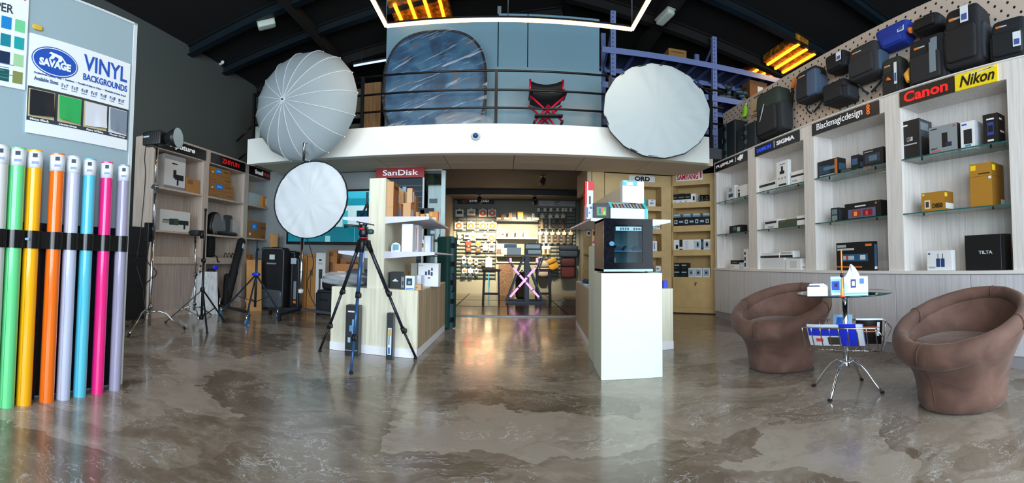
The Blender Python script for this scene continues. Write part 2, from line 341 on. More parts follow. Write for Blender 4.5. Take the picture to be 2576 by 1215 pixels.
# glass partition and jamb beside the doorway
FBX = Fr((0, WY, 0), (1, 0))
g = G(); g.box(-1.07, -1.0, 7.46, 7.56, 0, 2.6); struct(g, 'trim_%d' % n, mat((150, 165, 165), .4, .5)); n += 1
g = G(); g.box(-1.36, -1.07, 7.5, 7.51, .1, 2.55); struct(g, 'window_1', mat((120, 176, 180), .03, trans=1, name='partition_glass'))
g = G(); g.box(-1.42, -1.36, 7.46, 7.56, 0, 2.62); g.box(-1.36, -1.07, 7.47, 7.55, 0, .1); g.box(-1.36, -1.07, 7.47, 7.55, 2.55, 2.6); struct(g, 'trim_%d' % n, mat((60, 70, 72), .4, .5)); n += 1

# ---------------------------------------------------------------- light fittings
# pendant ring of warm light tube
LEDM = mat((255, 196, 120), .4, name='warm_tube', emit=7)
LZ = 4.3
a1, a2, a3, a4 = fl(972, 66, LZ), fl(1590, 74, LZ), fl(1637, 0, LZ), fl(920, 0, LZ)
yf = (a1.y + a2.y) / 2; xl, xr = a1.x, a2.x; yb = 2.4
t = T('pendant_light', 'large rectangular warm light tube hanging under the dark ceiling', 'pendant light', ((xl + xr) / 2, (yf + yb) / 2, LZ))
g = G(); w = .025
for (p, q) in (((xl, yf), (xr, yf)), ((xr, yf), (xr, yb)), ((xr, yb), (xl, yb)), ((xl, yb), (xl, yf))): g.beam((p[0], p[1], LZ), (q[0], q[1], LZ), .04, .035)
g.build('light_tube', LEDM, t)
g = G()
for (p, q) in (((xl, yf), (xr, yf)), ((xr, yf), (xr, yb)), ((xr, yb), (xl, yb)), ((xl, yb), (xl, yf))): g.beam((p[0], p[1], LZ + .032), (q[0], q[1], LZ + .032), .05, .026)
g.build('housing', BLACK, t)
for (x, y) in ((xl, yf), (xr, yf), (0, yf), (xl, yb), (xr, yb)):
    g = G(); g.cyl((x, y, LZ + .04), (x, y, RZ(x) + .01), .006, 8); g.build('suspension_rod', mat((110, 112, 115), .4, .8), t)
# emergency lights on the rafters
def emergency(p0, p1, label):
    c = (p0 + p1) / 2; t = T('emergency_light', label, 'emergency light', c); d = (p1 - p0); L = d.length; x = d.normalized(); z = Vector((0, 0, 1)) - x * x.z; z.normalize(); y = z.cross(x)
    M = Matrix((x, y, z)).transposed(); g = G(); g.sup(c, (L, .15, .10), .3, M=M); g.build('diffuser', mat((190, 205, 196), .35, name='opal'), t)
    g = G(); g.beam(p0 + z * .05, p1 + z * .05, .16, .03, up=z); g.build('base_plate', mat((170, 172, 165), .5), t)
    g = G(); g.cyl(c + z * .05, c + z * .3, .012, 8); g.build('bracket', DARK, t)
emergency(Vector((-3.75, 6.0, 4.9)), Vector((-3.5, 6.12, 4.97)), 'pale oval emergency light on the dark beam above the umbrella')
emergency(Vector((2.62, 7.45, 5.55)), Vector((2.72, 7.05, 5.6)), 'pale oblong emergency light under the brown purlin above the white reflector')
# glowing slatted roof lights
GLOW = mat((255, 150, 30), .5, name='lamp_glow', emit=3.2); GOLD = ramp_mat('gold_foil', [(50, 32, 10), (150, 96, 24), (214, 150, 50)], nscale=14, rough=.35)
def rooflight(x0, x1, y0, y1, nn, label):
    c = ((x0 + x1) / 2, (y0 + y1) / 2, RZ((x0 + x1) / 2) - .2); t = T('roof_light', label, 'roof light', c, 'slatted amber roof lights')
    zz = lambda x: RZ(x) - .16
    g = G(); g.add([(x0, y0, zz(x0)), (x1, y0, zz(x1)), (x1, y1, zz(x1)), (x0, y1, zz(x0)), (x0, y0, zz(x0) + .14), (x1, y0, zz(x1) + .14), (x1, y1, zz(x1) + .14), (x0, y1, zz(x0) + .14)],
          [(0, 3, 2, 1), (4, 5, 6, 7), (0, 1, 5, 4), (1, 2, 6, 5), (2, 3, 7, 6), (3, 0, 4, 7)]); g.build('foil_tray', GOLD, t)
    for i in range(nn):
        x = x0 + (x1 - x0) * (i + .5) / nn; g = G(); g.beam((x, y0 + .03, zz(x) - .03), (x, y1 - .03, zz(x) - .03), .05, .035); g.build('lamp_tube', GLOW, t)
rooflight(-1.92, -1.0, 6.9, 8.15, 4, 'amber slatted roof light above the blue grey mezzanine panels')
rooflight(4.78, 5.32, 6.35, 7.45, 3, 'amber slatted roof light above the bag pegboard, on the near side of the dark beam')
rooflight(4.75, 5.25, 7.7, 8.7, 3, 'amber slatted roof light above the pallet racking, on the far side of the dark beam')
area('roof_glow', (-1.4, 7.5, RZ(-1.4) - .3), (0, 0, 0), .8, 1.0, 6, (1, .6, .2)); area('roof_glow', (5.0, 7.0, RZ(5) - .3), (0, 0, 0), .5, 1.0, 8, (1, .6, .2))
# blue-white tube lamp above the mezzanine
t = T('tube_lamp', 'thin cool white tube lamp under the ceiling beside the umbrella', 'tube lamp', (-2.45, 8.3, 5.1))
p, q = Vector((-2.85, 8.0, 4.93)), Vector((-1.85, 8.0, 5.0)); g = G(); g.cyl(p, q, .02, 10); g.build('tube', mat((190, 215, 255), .4, emit=1.2, name='cool_tube'), t)
g = G(); g.beam(p + ZV * .035, q + ZV * .035, .05, .03); g.build('housing', DARK, t)
for k in (.15, .85):
    m = p.lerp(q, k); g = G(); g.cyl(m + ZV * .04, (m.x, m.y, RZ(m.x) + .01), .005, 6); g.build('suspension_rod', DARK, t)
# small security camera on the dark wall and dome on the ceiling
def secur(x, y, label):
    p = Fr((-5.0, 0, 0), (0, 1)).px(x, y); c = Vector((-5.0, p[0], p[1])); t = T('wall_camera', label, 'security camera', c)
    g = G(); g.cyl(c, c + Vector((.06, 0, 0)), .03); g.build('mount', WHITE, t); g = G(); g.tube([c + Vector((.06, 0, 0)), c + Vector((.12, -.08, -.02))], .03, 12); g.build('housing', mat((210, 212, 210), .4), t)
secur(553, 161, 'small white security camera high on the dark grey wall')
t = T('dome_camera', 'white dome camera on the white mezzanine edge', 'security camera', (-.43, MZ, 2.87))
g = G(); g.lathe([(.065, 0), (.065, .02), (.058, .04), (.045, .05)], 24, (-.43, MZ, 2.87), axis=(0, -1, 0)); g.build('base', mat((205, 208, 208), .4), t)
g = G(); g.lathe([(.042, .04), (.038, .06), (.025, .075), (.0001, .082)], 20, (-.43, MZ, 2.87), axis=(0, -1, 0)); g.build('lens_dome', mat((20, 70, 140), .08), t)
t = T('smoke_detector', 'small white smoke detector hanging above the pallet racking', 'smoke detector', (4.25, 8.3, 5.3))
g = G(); g.lathe([(.03, -.03), (.06, -.01), (.065, .02), (.05, .04)], 20, (4.25, 8.3, 5.3)); g.build('housing', WHITE, t)
g = G(); g.cyl((4.25, 8.3, 5.33), (4.25, 8.3, RZ(4.25) + .01), .01, 8); g.build('stem', DARK, t)
# track spots of the inner room, and the warm light they throw
def trackspot(x, y, z, label, tgt, on):
    t = T('track_spotlight', label, 'spotlight', (x, y, z)); d = (Vector(tgt) - Vector((x, y, z - .12))).normalized(); c = Vector((x, y, z - .14))
    g = G(); g.box(x - .05, x + .05, y - .03, y + .03, z - .04, z); g.build('track_adapter', BLACK, t)
    g = G(); g.cyl((x, y, z - .04), c, .012, 8); g.build('arm', BLACK, t)
    g = G(); g.tube([c - d * .08, c + d * .02, c + d * .1], [.045, .05, .06], 16); g.build('head', BLACK, t)
    g = G(); g.cyl(c + d * .101, c + d * .106, .05, 16); g.build('lens', mat((255, 220, 150), .3, emit=6 if on else 0, name='lamp_lens%d' % on), t)
trackspot(-.6, 10.35, 2.62, 'black track spotlight over the orange blister packs, facing the wall', (-.8, 12.3, 1.2), 0)
trackspot(.66, 10.35, 2.62, 'lit black track spotlight tilted towards the door', (.9, 12.3, 1.0), 1)
trackspot(.7, 8.6, 2.77, 'upper black spotlight hanging from the joists near the entrance', (.5, 12, 1.5), 1)
spot('spot_wall', (-.55, 10.6, 2.5), (-.75, 12.3, 1.05), 1150, (1, .76, .48), 70, .8)
spot('spot_shelf', (.6, 10.7, 2.5), (.3, 12.3, 1.25), 760, (1, .78, .5), 70, .8)
spot('spot_bags', (1.2, 10.7, 2.5), (1.5, 12.3, .9), 260, (1, .8, .55), 60, .8)
spot('spot_floor', (1.5, 11.3, 2.5), (1.75, 11.5, 0), 150, (1, .55, .2), 40, .6)
for (x_, y_) in ((-.75, 8.9), (.3, 8.9), (1.35, 8.9)):  # added fill lamps that brighten the inner room
    t = T('fill_light', 'small round fill lamp added between the joists of the inner room', 'fill_light', (x_, y_, 2.9), 'added fill lamps between the joists'); g = G(); g.lathe([(.05, .0), (.055, .03)], 20, (x_, y_, 2.895)); g.build('ring', BLACK, t); g = G(); g.lathe([(.042, -.002), (.042, .0)], 20, (x_, y_, 2.895)); g.build('lens', mat((255, 225, 180), .3, emit=4, name='fill_light_lens'), t)
    spot('fill_light_beam', (x_, y_, 2.88), (x_, y_ + .3, 0), 150, (1, .84, .66), 120, .9)
for (x, y, a, b) in ((0, yf, xr - xl, .03), (xl, (yf + yb) / 2, .03, yf - yb), (xr, (yf + yb) / 2, .03, yf - yb)):
    area('tube_light', (x, y, LZ - .03), (0, 0, 0), a, b, 14, (1, .86, .68))
# ================================================================ right-hand display cabinets
def wood(name, cols, scale, rough=.45, nscale=3.0): return ramp_mat(name, cols, scale=scale, nscale=nscale, detail=8, rough=rough, distort=.4, pos=[.3, .5, .72][:len(cols)], coord='World')
ASH = wood('pale_ash', [(206, 200, 195), (220, 214, 210), (228, 223, 219)], (16, 16, .7))
ASHD = wood('pale_ash_doors', [(186, 184, 188), (200, 198, 202), (210, 208, 212)], (13, 13, .5))
EDGE = mat((226, 222, 218), .4)
SHELFG = mat((196, 222, 214), .03, trans=1, name='shelf_glass'); GEDGE = mat((40, 96, 92), .15, name='glass_edge')
FR = Fr((3.31, 0, 0), (0, -1))
LEDGE, CT, NT, S1, S2, DEP = .855, 2.715, 2.553, 1.443, 2.005, .29
bays = [(-6.69, -5.49, -6.615, -5.60, 'fuji'), (-5.49, -4.19, -5.375, -4.29, 'sigma'), (-4.19, -2.88, -4.095, -2.975, 'bmd'), (-2.88, -1.2, -2.775, -1.64, 'canon')]
lab = {'fuji': 'pale ash display cabinet under the FUJIFILM sign, with two glass shelves',
       'sigma': 'pale ash display cabinet under the blue and white SIGMA sign',
       'bmd': 'pale ash display cabinet under the Blackmagicdesign sign',
       'canon': 'pale ash display cabinet under the red Canon and yellow Nikon signs'}
SIGNBK = mat((24, 18, 17), .35)
for a0, a1, n0, n1, key in bays:
    t = T('display_cabinet', lab[key], 'cabinet', FR.p((a0 + a1) / 2, 0, -DEP / 2), 'pale display cabinets along the bag wall')
    g = G()
    for q0, q1 in ((a0, n0), (n1, a1)): g.fb(FR, q0, q1, LEDGE, CT, 0, -DEP)
    g.fb(FR, n0, n1, NT, CT, 0, -DEP); g.build('carcass', ASH, t)
    g = G(); g.fb(FR, n0, n1, LEDGE, NT, -DEP + .002, -DEP + .012); g.build('back_panel', ASH, t)
    g = G(); g.fb(FR, a0, a1, CT, CT + .012, .012, -DEP); g.build('top_edging', EDGE, t)
    g = G(); g.fb(FR, a0, a1, LEDGE - .03, LEDGE, .03, -DEP); g.build('ledge', EDGE, t)
    g = G(); g.fb(FR, a0, a1, .1, LEDGE - .03, -.0, -DEP); g.build('base_carcass', ASHD, t)
    nd = 2
    for k in range(nd):
        w = (a1 - a0) / nd; g = G(); g.fb(FR, a0 + k * w + .004, a0 + (k + 1) * w - .004, .11, LEDGE - .035, .018, .001); g.build('door', ASHD, t, bev=.002)
    g = G(); g.fb(FR, a0, a1, 0, .1, .004, -DEP + .02); g.build('kick_board', mat((150, 146, 150), .5), t)
    for z in (S1, S2):
        g = G(); g.fb(FR, n0 + .004, n1 - .004, z - .012, z, 0.0, -DEP + .013); g.fb(FR, n0 + .004, n1 - .004, z - .012, z, .004, .0005, 1); sh = g.build('glass_shelf', [SHELFG, GEDGE], t)
        for aa in (n0 + .2, n1 - .2): g = G(); g.cyl(FR.p(aa, z - .013, -.06), FR.p(aa, z - .03, -.06), .009, 10); g.build('shelf_pin', BLACK, sh)
    if key == 'canon':
        am = a0 + .0
        s0, sm, s1 = FR.px(2265, 250)[0], FR.px(2404, 220)[0], FR.px(2511, 190)[0]
        g = G(); g.fb(FR, s0, sm, NT - .005, CT - .012, .014, .001); sg = g.build('canon_sign', SIGNBK, t, label='black sign with red Canon lettering')
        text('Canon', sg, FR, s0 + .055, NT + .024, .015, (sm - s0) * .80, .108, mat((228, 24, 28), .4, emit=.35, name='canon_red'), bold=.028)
        g = G(); g.fb(FR, sm + .002, s1, NT - .005, CT - .012, .014, .001); sg = g.build('nikon_sign', mat((246, 216, 20), .4), t, label='yellow sign with black Nikon lettering')
        text('Nikon', sg, FR, sm + .05, NT + .02, .015, (s1 - sm) * .82, .105, mat((12, 12, 12), .5), bold=.02, shear=.28)
        for k in range(3): g = G(); g.beam(FR.p(s1 - .34 + k * .05, NT + .115 - k * .004, .0146), FR.p(s1 - .012 - .02 * k, CT - .02 - k * .006, .0146), .001, .009, up=FR.u.cross(FR.n)); g.build('sun_ray', mat((252, 246, 190), .4), sg)
    else:
        sg_px = {'fuji': (1801, 1880), 'sigma': (1901, 2012), 'bmd': (2046, 2214)}[key]
        s0, s1 = FR.px(sg_px[0], 400)[0], FR.px(sg_px[1], 330)[0]
        g = G(); g.fb(FR, s0, s1, NT - .002, CT - .014, .014, .001); sg = g.build('header_sign', SIGNBK, t)
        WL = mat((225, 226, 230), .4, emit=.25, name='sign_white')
        if key == 'fuji':
            L = s1 - s0
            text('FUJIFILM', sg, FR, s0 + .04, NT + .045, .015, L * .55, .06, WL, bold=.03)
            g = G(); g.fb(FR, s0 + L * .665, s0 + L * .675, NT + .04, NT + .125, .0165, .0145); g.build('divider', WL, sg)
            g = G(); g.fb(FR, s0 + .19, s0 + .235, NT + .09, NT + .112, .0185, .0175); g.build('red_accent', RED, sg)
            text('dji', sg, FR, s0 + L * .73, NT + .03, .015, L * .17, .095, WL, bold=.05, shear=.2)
        elif key == 'sigma':
            L = s1 - s0
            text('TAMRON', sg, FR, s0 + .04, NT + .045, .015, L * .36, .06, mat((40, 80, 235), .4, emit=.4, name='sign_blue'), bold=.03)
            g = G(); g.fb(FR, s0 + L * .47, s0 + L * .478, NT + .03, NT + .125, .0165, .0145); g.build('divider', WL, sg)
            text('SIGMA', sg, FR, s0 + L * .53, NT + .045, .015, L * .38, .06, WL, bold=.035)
        else:
            L = s1 - s0
            text('Blackmagicdesign', sg, FR, s0 + .09, NT + .022, .015, L * .7, .105, WL, bold=.004)
            g = G()
            for k in range(3):
                g.tube([FR.p(s0 + L * .865 + .017 * math.cos(q * PI / 6), NT + .045 + k * .036 + .015 * math.sin(q * PI / 6), .017) for q in range(12)], .006, 6, closed=True)
            g.build('orange_emblem', mat((240, 110, 30), .4, emit=.4, name='emblem'), sg)

# ---------------------------------------------------------------- product cartons
def carton(fr, px0, px1, ytop, z0, depth, label, col=(230, 232, 234), prints=(), words=(), c0=-.04, name='product_box', cat='box', group=None, ym=None, side=None, rz=0, lidcol=None, mats=None, h=None, world=None, topf=None, cprop=None):
    """carton standing at height z0 on plane fr (front face c0 behind it); px0/px1 its front edges, ytop its top edge in the picture;
    prints: (a0, a1, b0, b1, colour) as fractions of the front; words: (text, a, b, w, h, colour)"""
    if world: a0, a1, z1 = world
    else:
        zz = fr.px((px0 + px1) / 2, ytop, c0); ym = ytop + 20
        a0 = fr.px(px0, ym, c0)[0]; a1 = fr.px(px1, ym, c0)[0]; z1 = zz[1]
    z0 += .001
    if h: z1 = z0 + h
    w = a1 - a0; hh = z1 - z0; am = (a0 + a1) / 2
    r = random.Random(int(px0 * 7 + z0 * 100)); ang = math.radians(rz)
    base = fr.p(am, z0, c0 - depth / 2)
    u = Vector((fr.u.x * math.cos(ang) - fr.u.y * math.sin(ang), fr.u.x * math.sin(ang) + fr.u.y * math.cos(ang), 0)); L = Fr(base, (u.x, u.y))
    ms = [mats or mat(col, .45)]; idx = {}
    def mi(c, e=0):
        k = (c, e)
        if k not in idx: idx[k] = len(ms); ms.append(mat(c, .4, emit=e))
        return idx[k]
    g = G(); g.fb(L, -w / 2, w / 2, 0, hh, depth / 2, -depth / 2)
    e = .0012
    if lidcol: g.fb(L, -w / 2 - e, w / 2 + e, hh * .72, hh + e, depth / 2 + e, -depth / 2 - e, mi(lidcol))
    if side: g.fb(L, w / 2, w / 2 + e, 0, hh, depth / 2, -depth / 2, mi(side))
    dd = .0015
    for q in prints:
        p0, p1, b0, b1, c = q[:5]; dd += .0004
        if p0 > 1: g.fb(L, w / 2, w / 2 + dd, hh * b0, hh * b1, depth / 2 - depth * (p0 - 1), depth / 2 - depth * (p1 - 1), mi(c))      # on the near side face
        elif p0 < 0: g.fb(L, -w / 2 - dd, -w / 2, hh * b0, hh * b1, depth / 2 - depth * (-p0 - .001), depth / 2 - depth * (-p1), mi(c))
        else: g.fb(L, -w / 2 + w * p0, -w / 2 + w * p1, hh * b0, hh * b1, depth / 2 + dd, depth / 2, mi(c))
    o = g.build(name, ms, label=label, cat=cat, group=group, bev=min(.004, w * .02))
    for s_, ta, tb, tw, th, tc in words: text(s_, o, L, -w / 2 + w * ta, hh * tb, depth / 2 + .0042, w * tw, hh * th, mat(tc, .5), bold=.01, name='lettering')
    return o
K = (20, 21, 24); Wt = (232, 234, 236); Gd = (176, 124, 40); B1 = (60, 120, 200); Dk = (40, 42, 46); Lg = (170, 176, 182)
P = carton
# Canon / Nikon niche
gc = 'boxes in the Canon and Nikon niche'
P(FR, 2268, 2312, 302, S2, .2, 'tall black lens box with pale lettering, far end of the shelf under Canon', K, [(.1, .35, .86, .9, Wt), (.3, .62, .46, .56, (200, 202, 205)), (.12, .85, .36, .39, (190, 195, 200)), (1.1, 1.7, .72, .92, (120, 130, 140)), (1.15, 1.95, .05, .55, (12, 12, 14))], side=(62, 66, 72), words=(('RF', .34, .47, .2, .08, K),), group=gc, name='lens_box')
P(FR, 2337, 2408, 315, S2, .06, 'wide grey box printed with a black handheld gimbal, top shelf under the Nikon sign', (140, 148, 152), [(.46, .66, .2, .72, K), (.6, .8, .2, .36, (30, 44, 70)), (.08, .4, .07, .12, (220, 90, 90)), (.86, .94, .88, .94, (210, 60, 50)), (.06, .3, .9, .93, K)], side=K, words=(('EOS 7', .08, .16, .22, .06, Dk),), group=gc, name='gimbal_box')
P(FR, 2416, 2452, 305, S2, .14, 'white box with a picture of a round black lens, top shelf under the Nikon sign', Wt, [(.22, .8, .16, .7, (28, 32, 38)), (.3, .72, .06, .14, (90, 150, 170)), (.1, .45, .86, .92, (50, 90, 190)), (1.3, 1.7, .3, .8, (205, 210, 216))], side=(190, 196, 204), group=gc, name='lens_box')
P(FR, 2472, 2510, 286, S2, .13, 'black lens box with a blue lens picture at the near end of the top shelf', K, [(.3, .72, .3, .72, (40, 70, 150)), (.34, .68, .4, .62, (16, 20, 40)), (.25, .75, .8, .85, Wt), (.3, .7, .1, .16, Wt), (1.2, 1.5, .8, .86, Wt), (1.3, 1.8, .4, .46, Wt)], side=(16, 16, 18), group=gc, name='lens_box')
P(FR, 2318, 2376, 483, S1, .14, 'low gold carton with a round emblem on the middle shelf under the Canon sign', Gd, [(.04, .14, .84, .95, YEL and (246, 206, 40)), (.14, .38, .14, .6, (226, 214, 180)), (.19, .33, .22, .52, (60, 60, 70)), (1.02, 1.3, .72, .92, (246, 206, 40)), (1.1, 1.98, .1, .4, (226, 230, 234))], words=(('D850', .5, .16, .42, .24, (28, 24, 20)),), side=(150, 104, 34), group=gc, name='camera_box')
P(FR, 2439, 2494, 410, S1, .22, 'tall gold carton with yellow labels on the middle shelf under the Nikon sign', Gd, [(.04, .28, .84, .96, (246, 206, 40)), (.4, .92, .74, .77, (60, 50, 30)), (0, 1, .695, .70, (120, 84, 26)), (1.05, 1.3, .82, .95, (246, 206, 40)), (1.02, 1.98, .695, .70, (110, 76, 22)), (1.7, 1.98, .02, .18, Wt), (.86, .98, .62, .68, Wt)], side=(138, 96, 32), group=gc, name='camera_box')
P(FR, 2332, 2394, 630, LEDGE, .06, 'white box picturing a pair of blue wireless transmitters, on the ledge under the Canon sign', Wt, [(.38, .54, .18, .6, (36, 66, 120)), (.57, .72, .18, .6, (36, 66, 120)), (.45, .47, .6, .84, (30, 40, 60)), (.64, .66, .6, .84, (30, 40, 60)), (.06, .14, .8, .88, (40, 80, 160)), (.08, .35, .12, .2, (170, 176, 182))], group=gc, name='transmitter_box')
P(FR, 2427, 2527, 590, LEDGE, .12, 'large black carton with white TILTA lettering on the ledge under the Nikon sign', (16, 17, 19), [(.9, .915, .02, .98, (70, 76, 84))], words=(('TILTA', .36, .46, .34, .09, (220, 222, 226)),), side=(12, 12, 13), group=gc, name='rig_box')
# Blackmagic niche
gb = 'boxes in the Blackmagicdesign niche'
P(FR, 2057, 2108, 402, S2, .12, 'black camera box with teal photo, far end of the top shelf under Blackmagicdesign', K, [(.08, .6, .2, .7, (40, 66, 86)), (.3, .9, .4, .6, (80, 120, 150)), (.1, .8, .08, .14, (170, 190, 200)), (.85, .97, .05, .95, (200, 110, 40)), (1.1, 1.9, .3, .7, (60, 84, 104))], side=(26, 30, 36), group=gb)
P(FR, 2115, 2143, 424, S2, .08, 'low dark accessory box between two taller boxes, top shelf under Blackmagicdesign', Dk, [(.1, .9, .4, .7, (90, 110, 130))], c0=-.02, group=gb)
P(FR, 2141, 2160, 390, S2, .09, 'small dark upright box with blue picture, top shelf under Blackmagicdesign', K, [(.15, .85, .45, .8, (60, 100, 140)), (.1, .9, .1, .2, (210, 120, 40)), (1.2, 1.8, .3, .6, (90, 110, 130))], side=(34, 38, 44), c0=-.12, group=gb)
P(FR, 2171, 2222, 374, S2, .12, 'black camera box with orange corner band at the near end, under Blackmagicdesign', K, [(.1, .85, .25, .75, (44, 56, 72)), (.3, .7, .35, .65, (90, 110, 130)), (.06, .5, .86, .9, (180, 185, 190)), (0, .4, .0, .08, (230, 120, 40))], side=(20, 22, 26), group=gb)
P(FR, 2090, 2109, 523, S1, .12, 'small dark box showing two round lens pictures, middle shelf under Blackmagicdesign', (34, 40, 46), [(.15, .85, .52, .9, (110, 130, 136)), (.15, .85, .1, .44, (120, 142, 148)), (.3, .5, .02, .08, (240, 180, 40)), (1.1, 1.9, .1, .9, (46, 52, 60))], side=(24, 26, 30), group=gb)
P(FR, 2125, 2216, 508, S1, .1, 'wide black switcher box with two red video pictures, middle shelf under Blackmagicdesign', K, [(.1, .86, .08, .62, (90, 104, 140)), (.2, .46, .16, .54, (170, 50, 40)), (.27, .36, .2, .46, (240, 170, 90)), (.52, .78, .16, .54, (150, 26, 34)), (.6, .66, .2, .44, (230, 90, 80)), (.3, .6, .74, .82, Wt), (.86, .9, .8, .9, (240, 120, 40))], side=(14, 15, 18), group=gb)
P(FR, 2104, 2197, 609, LEDGE, .06, 'large black box picturing a blue lit console, on the ledge under Blackmagicdesign', K, [(.03, .28, .82, .92, (170, 180, 190)), (.03, .5, .72, .79, (190, 200, 205)), (.8, .96, .84, .92, (240, 120, 40)), (.12, .86, .32, .58, (44, 90, 130)), (.2, .5, .38, .52, (190, 205, 215)), (.28, .34, .38, .52, (210, 60, 50)), (.66, .8, .38, .54, (210, 220, 226)), (.02, .7, .1, .15, (220, 110, 40)), (1.2, 1.8, .1, .9, (60, 90, 120)), (1.2, 1.8, .05, .14, Wt)], side=(18, 19, 23), group=gb)
# Sigma niche
gs = 'boxes in the SIGMA niche'
P(FR, 1908, 1953, 458, S2, .16, 'low white box with a dark lid line, far end of the top SIGMA shelf', Wt, [(.05, .95, .55, .82, (36, 46, 60))], group=gs)
P(FR, 1953, 1982, 405, S2, .05, 'tall white box with black tripod-shaped picture and small text, top shelf under SIGMA', Wt, [(.3, .7, .5, .62, K), (.42, .58, .62, .8, K), (.3, .75, .86, .89, (90, 110, 170)), (.15, .3, .3, .38, Lg), (.42, .58, .3, .38, Lg), (.7, .85, .3, .38, Lg), (.2, .85, .05, .12, Dk)], c0=-.02, group=gs)
b1 = P(FR, 1990, 2022, 437, S2, .14, 'lower white box of the stack on the top shelf under SIGMA', Wt, [(.1, .5, .4, .6, Lg)], group=gs, h=.1)
P(FR, 1990, 2022, 425, S2 + .101, .14, 'upper white box with a dark stripe, stacked on the top shelf under SIGMA', Wt, [(.0, 1, .0, .35, (40, 44, 50))], group=gs, h=.075)
P(FR, 1923, 1957, 552, S1, .14, 'white box with a dark window at the far end of the middle shelf under SIGMA', Wt, [(.06, .9, .55, .8, (40, 50, 66)), (.3, .7, .1, .3, Lg)], group=gs)
P(FR, 1958, 2004, 552, S1, .12, 'low olive green box on the middle shelf under SIGMA', (76, 84, 66), [(.1, .4, .7, .85, (110, 118, 96))], group=gs)
P(FR, 2005, 2025, 542, S1, .12, 'small white dark-banded box, near end of the middle shelf under SIGMA', Wt, [(0, 1, .55, .72, Dk)], group=gs)
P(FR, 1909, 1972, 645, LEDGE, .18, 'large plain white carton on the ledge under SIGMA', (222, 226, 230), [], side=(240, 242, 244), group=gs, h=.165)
P(FR, 1911, 1960, 638, LEDGE + .167, .15, 'flat white box with a black edge lying on the large white carton, far half', Wt, [(0, 1, 0, .45, Dk)], group=gs, h=.07, c0=-.05)
P(FR, 1962, 1994, 628, LEDGE + .167, .12, 'flat white box with black edge lying on the large white carton, near half', Wt, [(0, 1, 0, .35, Dk), (.1, .9, .6, .8, Lg)], group=gs, h=.09, c0=-.06)
P(FR, 1977, 2014, 640, LEDGE, .14, 'cube-like white carton with a faint panel, on the ledge under SIGMA', Wt, [(.3, .75, .15, .8, (206, 210, 216))], group=gs, c0=-.02, h=.15)
P(FR, 2015, 2029, 656, LEDGE, .08, 'smallest white box at the near end of the ledge under SIGMA', Wt, [(.2, .8, .3, .5, Lg)], group=gs, h=.085)
# Fujifilm niche
gf = 'boxes in the FUJIFILM niche'
P(FR, 1828, 1848, 468, S2, .07, 'white upright box with a blue device picture on the top shelf under FUJIFILM', Wt, [(.25, .8, .2, .45, (50, 80, 120)), (.3, .7, .6, .85, (150, 170, 190))], group=gf)
P(FR, 1854, 1879, 466, S2, .1, 'white box with a black strip of pictures on the top shelf under FUJIFILM', Wt, [(.12, .3, .08, .45, K), (.12, .3, .55, .7, Dk)], group=gf)
P(FR, 1835, 1863, 567, S1, .12, 'small black box with a blue window on the middle shelf under FUJIFILM', K, [(.35, .6, .3, .8, (40, 110, 140)), (.7, .95, .15, .7, (180, 200, 210))], group=gf)
P(FR, 1837, 1858, 660, LEDGE, .12, 'white box carrying a small black box, ledge under FUJIFILM', Wt, [(.1, .5, .3, .5, Lg)], group=gf, h=.07)
P(FR, 1838, 1858, 652, LEDGE + .072, .1, 'small black patterned box on top of a white box, ledge under FUJIFILM', K, [(.2, .8, .3, .6, (110, 116, 120))], group=gf, h=.065)
P(FR, 1860, 1870, 656, LEDGE, .06, 'small pale blue box on the ledge under FUJIFILM', (180, 200, 226), [(.2, .8, .4, .6, Wt)], group=gf, h=.1)
P(FR, 1871, 1888, 626, LEDGE, .08, 'tall narrow white box with black pictures on the ledge under FUJIFILM', Wt, [(.1, .3, .1, .3, K), (.1, .3, .4, .6, Dk), (.1, .3, .7, .85, K)], group=gf)

